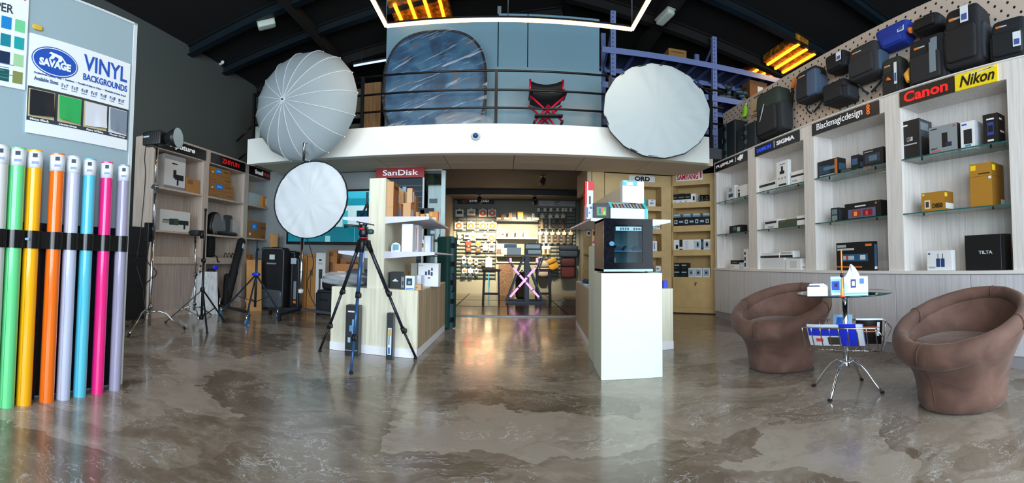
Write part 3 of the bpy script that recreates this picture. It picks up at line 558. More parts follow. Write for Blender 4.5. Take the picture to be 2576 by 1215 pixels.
# ---------------------------------------------------------------- pegboard and the bags on it
PB = Fr((3.62, 0, 0), (0, -1))
g = G(); g.add([], []); yA, yB = 6.95, 1.0
g.fb(PB, -yA, -yB, 2.5, 3.76, 0, -.03); pegb = g.build('wall_pegboard', pegboard_material(), kind='structure')
g = G()
for y in (6.6, 5.2, 3.8, 2.4, 1.3): g.fb(PB, -y - .04, -y + .04, 0, 3.72, -.031, -.09)
g.build('stud', mat((120, 100, 76), .8), pegb)
def bag(px0, px1, y0, y1, label, cat='backpack', col=(36, 38, 42), name='camera_backpack', dep=.2, z_stand=None, pocket=(34, 36, 40), side=None, stripe=None, straps=0, tag=None, logo=(225, 130, 50), handle=True, e=.28, lean=0, taper=.08, belt=None, tagc=None, flap=None, extra=None):
    c = .0; cm = dep * .95
    a0, zt = PB.px(px0 + 1, (y0 + y1) / 2, dep * .8)[0], PB.px(px0 * .25 + px1 * .75, y0 + 2, dep * .8)[1]; a1 = PB.px(px1 - 1, (y0 + y1) / 2, dep * .5)[0]; zb = PB.px(px0 * .75 + px1 * .25, y1 - 2, dep * .9)[1]
    if z_stand is not None: zb = z_stand
    w = a1 - a0; h = zt - zb; am = (a0 + a1) / 2; base = PB.p(am, zb, dep / 2 + .012)
    L = Fr(base, (PB.u.x, PB.u.y)); R = L.rot(); M = Matrix((L.u, L.n, L.z)).transposed()
    t = T(name, label, cat, base, 'camera bags on the pegboard wall')
    bm = mat(col, .75, bump=.25, bscale=30); pm = mat(pocket, .7, bump=.2, bscale=40)
    g = G(); g.sup(L.p(0, h / 2, 0), (w, dep, h), e, 28, 16, M=M, taper=taper); g.build('body', bm, t)
    if flap: g = G(); g.sup(L.p(0, h * .8, dep * .05), (w * 1.03, dep * 1.02, h * .42), e, 24, 10, M=M, taper=taper); g.build('top_flap', mat(flap, .7, bump=.2), t)
    g = G(); g.sup(L.p(0, h * .36, dep * .46), (w * .78, dep * .25, h * .55), .22, 20, 10, M=M); fp = g.build('front_pocket', pm, t)
    g = G(); g.tube([L.p(-w * .34, h * .18, dep * .57), L.p(-w * .36, h * .6, dep * .565), L.p(w * .36, h * .6, dep * .565), L.p(w * .34, h * .18, dep * .57)], .003, 6); g.build('zipper', mat((70, 74, 80), .4), fp)
    sm = mat(side or (46, 50, 56), .7, bump=.2)
    for sg in (-1, 1): g = G(); g.sup(L.p(sg * w * .46, h * .38, -.0), (w * .16, dep * .7, h * .6), .3, 14, 8, M=M); g.build('side_pocket', sm, t)
    if stripe:
        g = G(); g.fb(L, w * .14, w * .30, h * .2, h * .9, dep * .505, dep * .44); g.fb(L, w * .14, w * .30, h * .2, h * .8, dep * .60, dep * .5); g.build('grey_stripe', mat(stripe, .6), t)
    g = G(); g.cyl(L.p(0, h * .86, -dep * .3), PB.p(am, zb + h * .86, .001), .006, 8); g.build('peg_hook', STEEL, t)
    if handle: g = G(); g.tube([L.p(-w * .12, h * .97, 0), L.p(-w * .1, h * 1.05, 0), L.p(w * .1, h * 1.05, 0), L.p(w * .12, h * .97, 0)], .010, 8); g.build('top_handle', mat((20, 20, 22), .7), t)
    if straps:
        for sg in (-1, 1):
            g = G(); g.tube([L.p(sg * w * .34, h * .1, -dep * .3), L.p(sg * w * .36, -h * .08, -dep * .2), L.p(sg * w * .22, -h * .22 * straps, -dep * .1), L.p(sg * w * .05, -h * .34 * straps, -dep * .05)], .013, 8); g.build('shoulder_strap', mat((30, 36, 48), .8), t)
    if logo: g = G(); g.fb(L, -w * .3, -w * .18, h * .78, h * .82, dep * .5, dep * .44); g.fb(L, -w * .17, -w * .02, h * .785, h * .81, dep * .5, dep * .44, 1); g.build('logo_patch', [mat(logo, .5), mat((200, 200, 200), .5)], t)
    if tag:
        ta, tb, tw, th = tag; g = G(); g.fb(L, w * ta, w * (ta + tw), h * tb, h * (tb + th), dep * .62 + .002, dep * .62); g.fb(L, w * (ta + .15 * tw), w * (ta + .85 * tw), h * (tb + .12 * th), h * (tb + .5 * th), dep * .62 + .004, dep * .62 + .002, 1)
        g.cyl(L.p(w * (ta + tw / 2), h * (tb + th), dep * .62), L.p(w * (ta + tw / 2), h * (tb + th) + .04, dep * .5), .002, 6, 2); g.build('hang_tag', [mat((225, 230, 235), .5), mat((60, 90, 160), .5), BLACK], t)
    if belt: g = G(); g.tube([L.p(-w * .5, h * .55, dep * .2), L.p(-w * .56, h * .35, dep * .4), L.p(-w * .5, h * .2, dep * .45)], [.02, .035, .02], 8); g.build('side_strap', mat(belt, .6), t)
    if extra: extra(t, L, w, h)
    return t
bag(1908, 1982, 213, 350, 'dark green and black backpack with a grey diagonal zip, above the SIGMA sign', col=(24, 27, 28), flap=(44, 56, 50), dep=.26, z_stand=None, straps=0, e=.35, logo=None, extra=lambda t, L, w, h: (lambda g: (g.tube([L.p(-w * .05, h * .72, .15), L.p(-w * .12, h * .5, .165), L.p(-w * .22, h * .36, .16)], .008, 8), g.build('grey_zip', mat((170, 172, 170), .5), t)))(G()))
bag(1886, 1928, 306, 352, 'small dark green pouch leaning below the green backpack', 'pouch', (34, 46, 38), 'camera_pouch', dep=.14, handle=False, pocket=(30, 42, 34), side=(30, 40, 34), e=.4)
# tan folding board
L0 = PB.px(1888, 262, .05)[0]; L1 = PB.px(1924, 262, .05)[0]; zt = PB.px(1906, 238, .05)[1]; zb = PB.px(1906, 286, .05)[1]
t = T('folding_board', 'tan folding laptop board with a handle cut-out, hanging on the pegboard', 'board', PB.p((L0 + L1) / 2, zb, .02))
g = G(); g.fb(PB, L0, L1, zb + .02, zt, .045, .025); g.fb(PB, L0 + .03, L1 - .01, zb, zt + .01, .02, .004); g.build('board', mat((204, 182, 142), .6), t, bev=.006)
g = G(); g.fb(PB, L0 + .1, L1 - .06, zt - .03, zt - .012, .047, .0452); g.build('handle_slot', mat((60, 50, 40), .8), t); g = G(); g.fb(PB, L0 + .07, L1 - .08, zb + .06, zb + .075, .047, .0452); g.build('lower_slot', mat((60, 50, 40), .8), t)
g = G(); g.tube([PB.p(L1 - .01, zt - .1, .03), PB.p(L1 + .01, zb - .03, .03), PB.p(L1 - .08, zb - .05, .03), PB.p(L1 - .14, zb + .02, .03)], .007, 8); g.build('cord', mat((150, 130, 96), .7), t)
# lime pouch
t = T('lime_pouch', 'bright lime green camera strap pouch hanging beside the tan board', 'pouch', PB.p(PB.px(1875, 278, .05)[0], PB.px(1875, 298, .05)[1], .04))
L0, z0 = PB.px(1875, 278, .05); M = Matrix((PB.u, PB.n, ZV)).transposed()
g = G(); g.sup(PB.p(L0, z0, .05), (.075, .06, .17), .5, M=M); g.build('body', mat((150, 220, 40), .5), t); g = G(); g.sup(PB.p(L0 - .03, z0 - .08, .06), (.11, .05, .06), .5, M=M); g.build('strap_loop', mat((170, 230, 60), .5), t)
g = G(); g.fb(PB, L0 - .015, L0 + .02, z0 + .08, z0 + .13, .045, .035); g.build('hang_tag', WHITE, t); g = G(); g.cyl(PB.p(L0, z0 + .09, .002), PB.p(L0, z0 + .09, .05), .004, 8); g.build('peg_hook', STEEL, t)
# dangling sling strap
pts = [PB.p(*PB.px(x, y, .06), .06) for x, y in ((1999, 196), (1994, 225), (1990, 260), (1986, 290), (1976, 312), (1969, 328), (1982, 334), (1990, 330))]
t = T('sling_strap', 'long black sling strap dangling between the green and the grey backpack', 'strap', pts[-2]); g = G(); g.tube(pts, [.014, .02, .024, .026, .03, .03, .03, .02], 8); g.build('webbing', mat((22, 24, 28), .8), t)
g = G(); g.tube([pts[0] + Vector((0, 0, .0)), pts[0].lerp(pts[1], .9)], [.02, .024], 8); g.build('orange_keeper', ORANGE, t)
bag(2005, 2073, 160, 258, 'black backpack with blue grey side panel and straps dangling over the Blackmagicdesign cabinet', dep=.2, stripe=None, side=(70, 88, 112), straps=1.1, extra=lambda t, L, w, h: (lambda g: (g.sup(L.p(w * .3, h * .45, .07), (w * .42, .1, h * .8), .25, M=Matrix((L.u, L.n, L.z)).transposed()), g.build('blue_grey_panel', mat((74, 92, 118), .7, bump=.2), t)))(G()))
bag(2084, 2140, 124, 182, 'small black holster bag with white hang tag, left of the big zip backpack', 'camera bag', (20, 21, 24), 'holster_bag', dep=.2, tag=(.2, .35, .28, .5), pocket=(18, 19, 22), taper=-.12)
bag(2076, 2148, 197, 262, 'boxy black shoulder bag with a curved lid flap below the small holster bag', 'camera bag', (26, 28, 34), 'shoulder_bag', dep=.24, flap=(22, 24, 28), e=.16, pocket=(24, 26, 32))
bag(2138, 2226, 97, 203, 'large charcoal backpack with an open V of loose straps below it', col=(44, 46, 50), pocket=(40, 42, 46), side=(64, 84, 108), dep=.22, straps=1.15)
bag(2220, 2290, 56, 122, 'bright blue waist pouch with a white hang tag high on the pegboard', 'pouch', (26, 52, 150), 'waist_pouch', dep=.16, taper=-.45, pocket=(30, 60, 165), side=(22, 44, 130), tag=(.28, .45, .26, .42), logo=(120, 190, 240))
bag(2222, 2282, 136, 236, 'slim olive grey backpack with an orange zip pull and white tag, standing on the cabinet', col=(46, 50, 46), pocket=(30, 31, 33), dep=.18, z_stand=CT + .014, tag=(.26, .3, .14, .5), extra=lambda t, L, w, h: (lambda g: (g.tube([L.p(-.01, h * .5, .11), L.p(-.02, h * .44, .12), L.p(.02, h * .44, .12)], .012, 8), g.build('zip_pull', ORANGE, t)))(G()))
bag(2297, 2376, 27, 82, 'black roll-shaped bag with an orange end, above the striped backpack', 'camera bag', (20, 21, 24), 'roll_bag', dep=.2, e=.5, pocket=(18, 18, 20), belt=(226, 120, 40), taper=0)
bag(2290, 2398, 80, 214, 'large black backpack with a silver grey vertical stripe and yellow side strap', col=(26, 28, 32), stripe=(120, 134, 144), dep=.24, z_stand=CT + .014, belt=(230, 160, 50), side=(30, 34, 40), e=.2)
bag(2378, 2488, 4, 176, 'biggest black backpack with a printed hang tag, beside the striped backpack', col=(30, 31, 35), dep=.26, tag=(.05, .66, .2, .26), pocket=(26, 27, 31), e=.25, taper=.12)
bag(2494, 2600, 38, 158, 'black teal-seamed backpack at the end of the pegboard above the Nikon sign', col=(26, 32, 38), dep=.24, tag=(.18, .2, .2, .34), pocket=(22, 27, 33), z_stand=None, e=.3)
# hard cases on top of the far cabinet
def hardcase(a0, a1, z0, h, c0, d, label, fr=FR, col=(30, 36, 38), nlatch=3, group=None, name='hard_case'):
    am = (a0 + a1) / 2; base = fr.p(am, z0, c0 - d / 2); t = T(name, label, 'case', base, group); L = Fr(base, (fr.u.x, fr.u.y)); w = a1 - a0; m = mat(col, .55, bump=.1)
    g = G(); g.fb(L, -w / 2, -.012, .01, h - .01, d / 2, -d / 2); g.build('shell_base', m, t, bev=.02)
    g = G(); g.fb(L, .004, w / 2, .01, h - .01, d / 2, -d / 2); g.build('shell_lid', m, t, bev=.02)
    g = G(); g.fb(L, -.03, .022, .0, h, d / 2 + .008, -d / 2 - .008); g.build('seam_rim', mat((70, 90, 104), .4), t, bev=.004)
    for k in range(nlatch):
        z = h * (k + .5) / nlatch; g = G(); g.fb(L, -.04, .035, z - .035, z + .035, d / 2 + .022, d / 2 + .009); g.build('latch', mat((16, 20, 22), .5), t, bev=.004)
    g = G(); g.tube([L.p(-.02, h * .4, d / 2 + .02), L.p(-.02, h * .42, d / 2 + .05), L.p(-.02, h * .58, d / 2 + .05), L.p(-.02, h * .6, d / 2 + .02)], .01, 8); g.build('handle', BLACK, t)
    return t
hardcase(-6.60, -6.02, CT + .013, .62, -.02, .24, 'tall black hard case standing at the far end on top of the FUJIFILM cabinet', group='hard cases on the cabinets')
hardcase(-5.95, -5.42, CT + .013, .42, -.02, .24, 'lower black hard case standing beside the tall one on top of the FUJIFILM cabinet', group='hard cases on the cabinets')

# ---------------------------------------------------------------- yellow cabinets in the corner
YM = ramp_mat('tan_laminate', [(190, 160, 108), (204, 174, 122)], nscale=6, rough=.55); YI = mat((178, 148, 98), .6)
def niche_cab(fr, a0, a1, top, dep, rows, n0, n1, label, group):
    t = T('niche_cabinet', label, 'cabinet', fr.p((a0 + a1) / 2, 0, -dep / 2), group)
    g = G(); g.fb(fr, a0, n0, 0.02, top, 0, -dep); g.fb(fr, n1, a1, 0.02, top, 0, -dep); z = rows[-1][1]
    g.fb(fr, n0, n1, rows[0][1], top, 0, -dep)
    for i in range(len(rows)):
        lo = rows[i][0]; nx = rows[i + 1][1] if i + 1 < len(rows) else None
        if nx is not None: g.fb(fr, n0, n1, nx, lo, 0, -dep)
    g.fb(fr, n0, n1, .02, rows[-1][0], 0, -dep); g.build('carcass', YM, t)
    g = G(); g.fb(fr, n0, n1, rows[-1][0], rows[0][1], -dep + .001, -dep + .02); g.build('back_panel', YI, t)
    g = G(); g.fb(fr, a0 + .05, a1 - .05, .12, rows[-1][0] - .05, .008, .001); d = g.build('door', YM, t, bev=.003)
    g = G(); am = (a0 + a1) / 2; g.fb(fr, am, am + .012, rows[-1][0] - .16, rows[-1][0] - .1, .016, .009); g.fb(fr, am, am + .04, rows[-1][0] - .115, rows[-1][0] - .1, .02, .012); g.build('key', BLACK, d)
    g = G(); g.fb(fr, a0, a1, 0, .02, -.02, -dep); g.build('plinth', DARK, t)
    return t
FS = Fr((2.871, 7.462, 0), (.721, -.693)); LS = math.hypot(3.454 - 2.871, 6.902 - 7.462)
def rz(fr, x, y, c=0): return fr.px(x, y, c)[1]
rows = [(rz(FS, 1740, 508), rz(FS, 1740, 465)), (rz(FS, 1740, 567), rz(FS, 1740, 522)), (rz(FS, 1740, 628), rz(FS, 1740, 582)), (rz(FS, 1742, 697), rz(FS, 1742, 643))]
n0, n1 = FS.px(1690, 600)[0], FS.px(1787, 600)[0]
niche_cab(FS, 0.0, LS, 2.613, .3, rows, n0, n1, 'tan corner cabinet with four lit niches under the SAMYANG sign', 'tan niche cabinets')
g = G(); a0, a1 = FS.px(1701, 447)[0], FS.px(1768, 440)[0]; b1 = rz(FS, 1735, 432); b0 = rz(FS, 1735, 455); g.fb(FS, a0, a1, b0, b1, .012, .001); sg = g.build('wall_sign', mat((232, 232, 232), .4), label='white sign with red SAMYANG lettering on the tan corner cabinet', cat='sign', bev=.004)
text('SAMYANG', sg, FS, a0 + .02, b0 + .025, .013, (a1 - a0) * .8, (b1 - b0) * .6, mat((200, 30, 50), .4), bold=.03)
g = G(); g.fb(FS, a1 - .045, a1 - .02, b0 + .04, b1 - .02, .014, .0125); g.build('flame_mark', RED, sg)
FO = Fr((0, 7.5, 0), (1, 0))
xA, xB = 1.66, 2.86; n0, n1 = FO.px(1600, 600)[0], FO.px(1664, 600)[0]
rows2 = [(rz(FO, 1640, 519), rz(FO, 1640, 470)), (rz(FO, 1640, 576), rz(FO, 1640, 530)), (rz(FO, 1640, 632), rz(FO, 1640, 588)), (rz(FO, 1640, 700), rz(FO, 1640, 648))]
niche_cab(FO, xA, xB, 2.613, .32, rows2, n0, n1, 'tan wall cabinet under the black and white ORD sign, partly behind the pedestal', 'tan niche cabinets')
g = G(); a0, a1 = FO.px(1596, 450)[0], FO.px(1647, 450)[0]; b0, b1 = rz(FO, 1620, 458), rz(FO, 1620, 443); g.fb(FO, a0 - .1, a1, b0, b1, .012, .001); sg = g.build('wall_sign', mat((226, 228, 230), .4), label='white sign ending in bold black ORD lettering on the tan wall cabinet', cat='sign')
text('ORD', sg, FO, a0, b0 + .012, .013, (a1 - a0) * .75, (b1 - b0) * .8, mat((12, 12, 12), .4), bold=.05)
# tan bookcase wall along the passage
FP = Fr((1.56, 8.9, 0), (0, -1)); FP = Fr((1.52, 0, 0), (0, -1))
t = T('passage_shelving', 'tan shelving running into the passage beside the inner room doorway', 'shelving', (1.55, 7.9, 0))
g = G(); g.box(1.44, 1.65, 7.5, 7.54, 0, 2.66); g.box(1.44, 1.65, 8.3, 8.34, 0, 2.66); g.box(1.63, 1.65, 7.54, 8.3, 0, 2.66); g.build('carcass', YM, t)
for k in range(6):
    z = .1 + k * .5; g = G(); g.box(1.44, 1.63, 7.54, 8.3, z, z + .03); g.build('shelf', YM, t)
for i, (y, h, c) in enumerate(((7.62, .3, (50, 90, 150)), (7.68, .28, (70, 120, 180)), (7.75, .26, (50, 46, 44)), (7.84, .2, (170, 170, 165)), (7.93, .24, (90, 60, 40)))):
    g = G(); g.box(1.46, 1.61, y - .025, y + .025, 2.13, 2.13 + h); g.build('boxed_filter', [mat(c, .5)], label=['blue upright box nearest the edge of the passage shelving', 'second blue upright box in the passage shelving', 'dark upright box beside the blue ones in the passage shelving', 'grey low box in the passage shelving', 'brown upright box deepest in the passage shelving'][i], cat='box', group='boxes in the passage shelving')
# goods in the SAMYANG niches
gy = 'goods in the tan corner cabinet'
for i, (x0, x1, y0, c, l, pr) in enumerate(((1692, 1706, 489, K, 'black lens box at the far end of the uppermost niche under SAMYANG', [(.2, .8, .3, .5, (90, 100, 90))]), (1706, 1722, 487, K, 'second black lens box in the uppermost niche under SAMYANG', [(.1, .9, .3, .45, (120, 130, 110))]), (1723, 1736, 487, K, 'third black lens box in the uppermost niche under SAMYANG', [(.1, .9, .3, .5, (110, 120, 110))]))):
    P(FS, x0, x1, y0, rows[0][0] + .06, .14, l, c, pr, group=gy)
P(FS, 1692, 1737, 507, rows[0][0], .2, 'long white box under three black lens boxes, uppermost niche under SAMYANG', Wt, [(.1, .2, .1, .6, Lg), (.4, .5, .1, .6, Lg), (.7, .8, .1, .6, Lg)], group=gy, h=.058, c0=-.02)
P(FS, 1738, 1750, 487, rows[0][0], .14, 'white lens box with dark side in the uppermost niche under SAMYANG', Wt, [(.4, .8, .2, .7, K)], group=gy)
for i, (x, l) in enumerate(((1766, 'black lens barrel standing in the uppermost niche, beside the white box'), (1778, 'black lens barrel standing in the uppermost niche, at its near end'))):
    a = FS.px(x, 500, -.1)[0]; t = T('camera_lens', l, 'lens', FS.p(a, rows[0][0], -.1), gy); o = FS.p(a, rows[0][0], -.1)
    g = G(); g.lathe([(.036, 0), (.038, .05), (.034, .06), (.042, .1), (.042, .13)], 20, o); g.build('barrel', BLACK, t); g = G(); g.lathe([(.0385, .02), (.0395, .025), (.0395, .045), (.0385, .05)], 20, o); g.build('focus_ring', mat((60, 64, 70), .4), t)
x = 1694
for i in range(7):
    x1 = x + 12.6; P(FS, x, x1, 560 - 24 - i * .6, rows[1][0], .12, 'black lens box with a white ring picture, %s in the second niche' % ['first', 'second', 'third', 'fourth', 'fifth', 'sixth', 'last'][i], K, [(.2, .8, .25, .7, (200, 205, 210)), (.34, .66, .36, .6, K)] if i % 2 == 0 else [(.1, .9, .35, .6, (140, 180, 210))], group=gy, h=.16, c0=-.03)
    x = x1 + .5
for i, (xa, xb) in enumerate(((1694, 1712), (1718, 1738), (1742, 1762), (1768, 1786))):
    P(FS, xa, xb, 540, rows[1][0] + .162, .1, 'clear-topped grey case on the lens boxes, %s in the second niche' % ['first', 'second', 'third', 'last'][i], (120, 140, 150), [(.1, .9, .5, .9, (180, 196, 204))], group=gy, h=.065, c0=-.04)
for i, (xa, xb, pr, c, l) in enumerate(((1694, 1709, [(.4, .8, .1, .5, K)], Wt, 'white box with a black tilted product picture'), (1709, 1717, [(0, 1, .1, .3, Wt)], Dk, 'narrow dark box beside the first white box'), (1717, 1746, [(.2, .5, .1, .9, (214, 218, 224))], Wt, 'broad plain white box'), (1747, 1763, [(.1, .9, .1, .85, (170, 190, 210)), (.38, .65, .3, .7, K)], Wt, 'blue white box with a black phone picture'), (1763, 1770, [(.2, .8, .2, .8, (60, 110, 120))], Dk, 'narrow teal and dark box'), (1770, 1787, [(.1, .9, .1, .8, (170, 190, 210)), (.34, .66, .3, .66, K), (.34, .66, .66, .74, (226, 130, 70))], Wt, 'white box with a black and orange picture'))):
    P(FS, xa, xb, 601, rows[2][0], .14, l + ' in the third niche', c, pr, group=gy, h=.19)
for i, (xa, xb) in enumerate(((1695, 1712), (1713, 1730))):
    for j in range(2):
        P(FS, xa, xb, 650, rows[3][0] + j * .132, .14, 'black box with pale blue stripe, %s %s pile of the lowest niche' % (['bottom of the', 'top of the'][j], ['first', 'second'][i]), K, [(.1, .8, .6, .75, (150, 190, 215)), (.2, .6, .2, .3, (60, 90, 60))], group=gy, h=.13)
for i, (xa, xb) in enumerate(((1732, 1745), (1747, 1766), (1768, 1786))):
    P(FS, xa, xb, 676, rows[3][0], .14, 'white box with square lens picture, %s from the black piles, lowest niche' % ['first', 'second', 'third'][i], (222, 228, 232), [(.12, .88, .12, .88, (150, 170, 186)), (.35, .65, .35, .62, (40, 42, 46))], group=gy, h=.165)
# goods in the ORD niches
go = 'goods in the tan wall cabinet'
P(FO, 1631, 1649, 502, rows2[0][0], .12, 'white box with small blue lettering in the uppermost niche under ORD', Wt, [(.4, .7, .8, .9, (60, 90, 180)), (.3, .45, .3, .6, Dk), (.6, .7, .3, .6, Dk)], group=go)
P(FO, 1604, 1626, 496, rows2[0][0], .12, 'low pale box with a green end behind the white charger', (220, 222, 214), [(.65, 1, .0, 1, (60, 170, 140))], group=go)
P(FO, 1643, 1650, 558, rows2[1][0], .12, 'narrow light blue box in the second niche under ORD', (110, 190, 226), [(.1, .9, .1, .3, Wt)], group=go)
P(FO, 1651, 1661, 556, rows2[1][0], .12, 'white and brown striped box in the second niche under ORD', Wt, [(.1, .9, .2, .4, (150, 130, 120))], group=go)
P(FO, 1641, 1653, 606, rows2[2][0], .12, 'white rounded device box with a blue slot in the third niche under ORD', Wt, [(.3, .5, .2, .8, (60, 90, 160))], group=go)
P(FO, 1650, 1665, 662, rows2[3][0] + .07, .12, 'white box with light blue window stacked in the lowest niche under ORD', Wt, [(.1, .9, .1, .35, (70, 170, 220)), (.1, .5, .6, .7, Dk)], group=go, h=.16)
P(FO, 1650, 1665, 676, rows2[3][0], .14, 'flat white box under the blue-window box in the lowest niche under ORD', Wt, [(.1, .6, .4, .6, Lg)], group=go, h=.068)
# ================================================================ left: vinyl rolls and posters
FL = Fr((-2.4925, .193, 0), (.0772, .997))
def lz(x, y, c=0): return FL.px(x, y, c)[1]
BOARDM = mat((150, 172, 182), .7, name='board_paint')
aE = FL.px(322, 600)[0]
t = T('partition_board', 'tall pale blue partition board behind the coloured rolls', 'partition', FL.p(0, 0, 0))
g = G(); g.fb(FL, -2.6, aE - .03, 0, 2.72, 0, -.04); g.build('panel', BOARDM, t)
g = G(); g.fb(FL, aE - .03, aE, 0, 2.735, .006, -.05); g.fb(FL, -2.6, aE, 2.72, 2.735, .006, -.05); g.build('edge_trim', mat((206, 214, 218), .4), t)
g = G(); g.sup(FL.p(FL.px(93, 70)[0], lz(93, 70), .008), (.07, .008, .035), .6, M=Matrix((FL.u, FL.n, ZV)).transposed()); g.build('tape_scrap', mat((214, 176, 60), .5), label='torn yellow tape scrap stuck to the pale board beside the swatch poster', cat='tape', name=None) if False else g.build('tape_scrap', mat((214, 176, 60), .5), label='torn yellow tape scrap stuck to the pale board beside the swatch poster', cat='tape')
# vinyl poster
p0, pt = FL.px(79, 85); p1, _ = FL.px(328, 160); pb = lz(60, 333)
p0 = FL.px(68, 210)[0]; p1 = FL.px(321, 270)[0]
W_, H_ = p1 - p0, pt - pb
WP = mat((232, 238, 242), .45); BL = mat((22, 80, 178), .4); BLd = mat((60, 90, 140), .5)
g = G(); g.fb(FL, p0, p1, pb, pt, .012, .002); po = g.build('vinyl_poster', WP, label='white poster with a blue oval Savage logo and VINYL BACKGROUNDS lettering', cat='poster')
def pp(fa, fb_): return p0 + W_ * fa, pb + H_ * fb_
# oval logo
ca, cb = pp(.235, .765); ra, rb = W_ * .215, H_ * .15
def oval(r1, r2, c, m, nm):
    g = G(); g.prism([FL.p(ca + r1 * math.cos(2 * PI * k / 48), cb + r2 * math.sin(2 * PI * k / 48), c) for k in range(48)], FL.n * .001); return g.build(nm, m, po)
oval(ra, rb, .0135, BL, 'logo_rim'); oval(ra * .96, rb * .93, .0145, WP, 'logo_ring'); lo = oval(ra * .92, rb * .87, .0155, BL, 'logo_oval')
text('SAVAGE', lo, FL, ca - ra * .68, cb - rb * .42, .016, ra * 1.36, rb * .52, WP, bold=.05)
g = G(); g.prism([FL.p(ca + ra * x, cb + rb * y, .0168) for x, y in ((-.3, .12), (-.16, .44), (-.3, .5), (-.22, .62), (.05, .56), (.25, .5), (.42, .2), (.5, .02), (.38, .1), (.3, .3), (.24, .1), (.1, .04), (.12, .3), (-.02, .38), (-.1, .16))][::-1], FL.n * .001); g.build('bear_mark', WP, lo)
a, b = pp(.505, .77); text('VINYL', po, FL, a, b, .0135, W_ * .46, H_ * .17, BL, bold=.015)
a, b = pp(.505, .665); text('BACKGROUNDS', po, FL, a, b, .0135, W_ * .465, H_ * .07, BL, bold=.02)
a, b = pp(.05, .60); text('Professional Quality Vinyl  •  Seamless  •  Durable & Easy to Clean  •  Washable & Fade Proof', po, FL, a, b, .0135, W_ * .91, H_ * .024, BLd, bold=.01)
a, b = pp(.05, .54); text('Available Sizes:', po, FL, a, b, .0135, W_ * .22, H_ * .038, BLd, bold=.01)
for i, s_ in enumerate(("5' x 7'", "5' x 12'", "8' x 10'", "8' x 12'", "9' x 10'", "9' x 20'", "10' x 12'")):
    a, b = pp(.30 + i * .097, .532); text(s_, po, FL, a, b, .0135, W_ * .062, H_ * .036, BLd, bold=.01)
    g = G(); a, b = pp(.30 + i * .097, .512); g.fb(FL, a, a + W_ * .055, b, b + H_ * .006, .0135, .0125); g.build('size_rule', BLd, po)
g = G(); a0, b0 = pp(0, .125); a1, b1 = pp(1, .47); g.fb(FL, a0, a1, b0, b1, .0135, .0125); band = g.build('swatch_band', mat((52, 60, 70), .5), po)
sw = (((0, .04), (.25, .30), (24, 34, 44)), ((.255, .44), (0, 0), (36, 170, 92)), ((.50, .73), (0, 0), (206, 210, 222)), ((.765, 1), (0, 0), (120, 134, 152)))
for i, (x0, x1, c) in enumerate(((.01, .245, (22, 32, 42)), (.275, .50, (36, 168, 92)), (.525, .765, (208, 212, 222)), (.785, .985, (122, 136, 154)))):
    g = G(); a0, b0 = pp(x0, .165); a1, b1 = pp(x1, .445); g.fb(FL, a0, a1, b0, b1, .0145, .0136, 1); N = 8; vs = []; fs = []
    for q in range(N + 1):
        for r in range(N + 1):
            u, v = q / N, r / N; lift = .010 + .022 * ((1 - v) ** 2) * (1.2 if (u - .5) * (-1) ** i > 0 else .4); cut = .06 * (1 - v) * (u if i % 2 == 0 else 1 - u)
            vs.append(FL.p(a0 + (a1 - a0) * (.04 + .92 * u), b0 + (b1 - b0) * (.04 + v * .93 + cut), .0146 + lift * .5))
    for q in range(N):
        for r in range(N): k = q * (N + 1) + r; fs.append((k, k + N + 1, k + N + 2, k + 1))
    g.add(vs, fs, 0, True); g.build('vinyl_swatch', [mat(c, .35), mat((196, 184, 140) if i != 3 else (222, 226, 230), .5)], band)
for i, s_ in enumerate(('Matte Black', 'Chroma Green', 'Pure White', 'Photo Gray')):
    a, b = pp((.03, .29, .56, .80)[i], .132); text(s_, po, FL, a, b, .0165, W_ * .17, H_ * .022, WP, bold=.02)
# swatch poster at the picture edge
q1 = FL.px(66, 120)[0]; q0 = q1 - .62; qb, qt = lz(10, 218), 2.72
g = G(); g.fb(FL, q0, q1, qb, 2.70, .010, .002); po2 = g.build('paper_poster', WP, label='white PAPER swatch poster with rows of blue and green squares, cut by the picture edge', cat='poster')
cols = [[(120, 176, 204), (20, 130, 200), (110, 205, 150)], [(20, 96, 180), (16, 130, 150), (20, 160, 165)], [(20, 70, 190), (16, 44, 78), (160, 205, 160)], [(24, 90, 160), (10, 90, 84), (130, 140, 80)]]
for j, row in enumerate(cols):
    for i, c in enumerate([(90, 140, 190), (40, 90, 160)] + row):
        xs = (-40, -25, 0, 23, 49); ys = (66, 84, 116, 152)
        a = q1 - .055 - (4 - i) * .088; b = qt - .33 - j * .112 
        g = G(); g.fb(FL, a - .03, a + .035, b, b + .078, .0115, .0105); g.build('colour_swatch', mat(c, .5), po2)
text('PAPER', po2, FL, q1 - .30, qt - .225, .011, .20, .055, mat((50, 60, 76), .5), bold=.01)
for k in range(5): g = G(); g.fb(FL, q1 - .26, q1 - .08 - .03 * (k % 3), qb + .14 - k * .022, qb + .145 - k * .022, .0115, .0105); g.build('small_print', mat((120, 150, 190), .5), po2)
for k, c in enumerate(((200, 40, 130), (120, 60, 190), (230, 90, 160), (170, 30, 140))):
    g = G(); a = q1 - .03 - k * .07; g.prism([FL.p(a + .03, 2.70, .0125 + k * .0004), FL.p(a - .06, 2.70, .0125 + k * .0004), FL.p(a - .05, 2.62 + .012 * k, .0125 + k * .0004), FL.p(a + .005, 2.60 + .02 * (k % 2), .0125 + k * .0004)], FL.n * .001); g.build('pink_brushmark', mat(c, .5), po2)
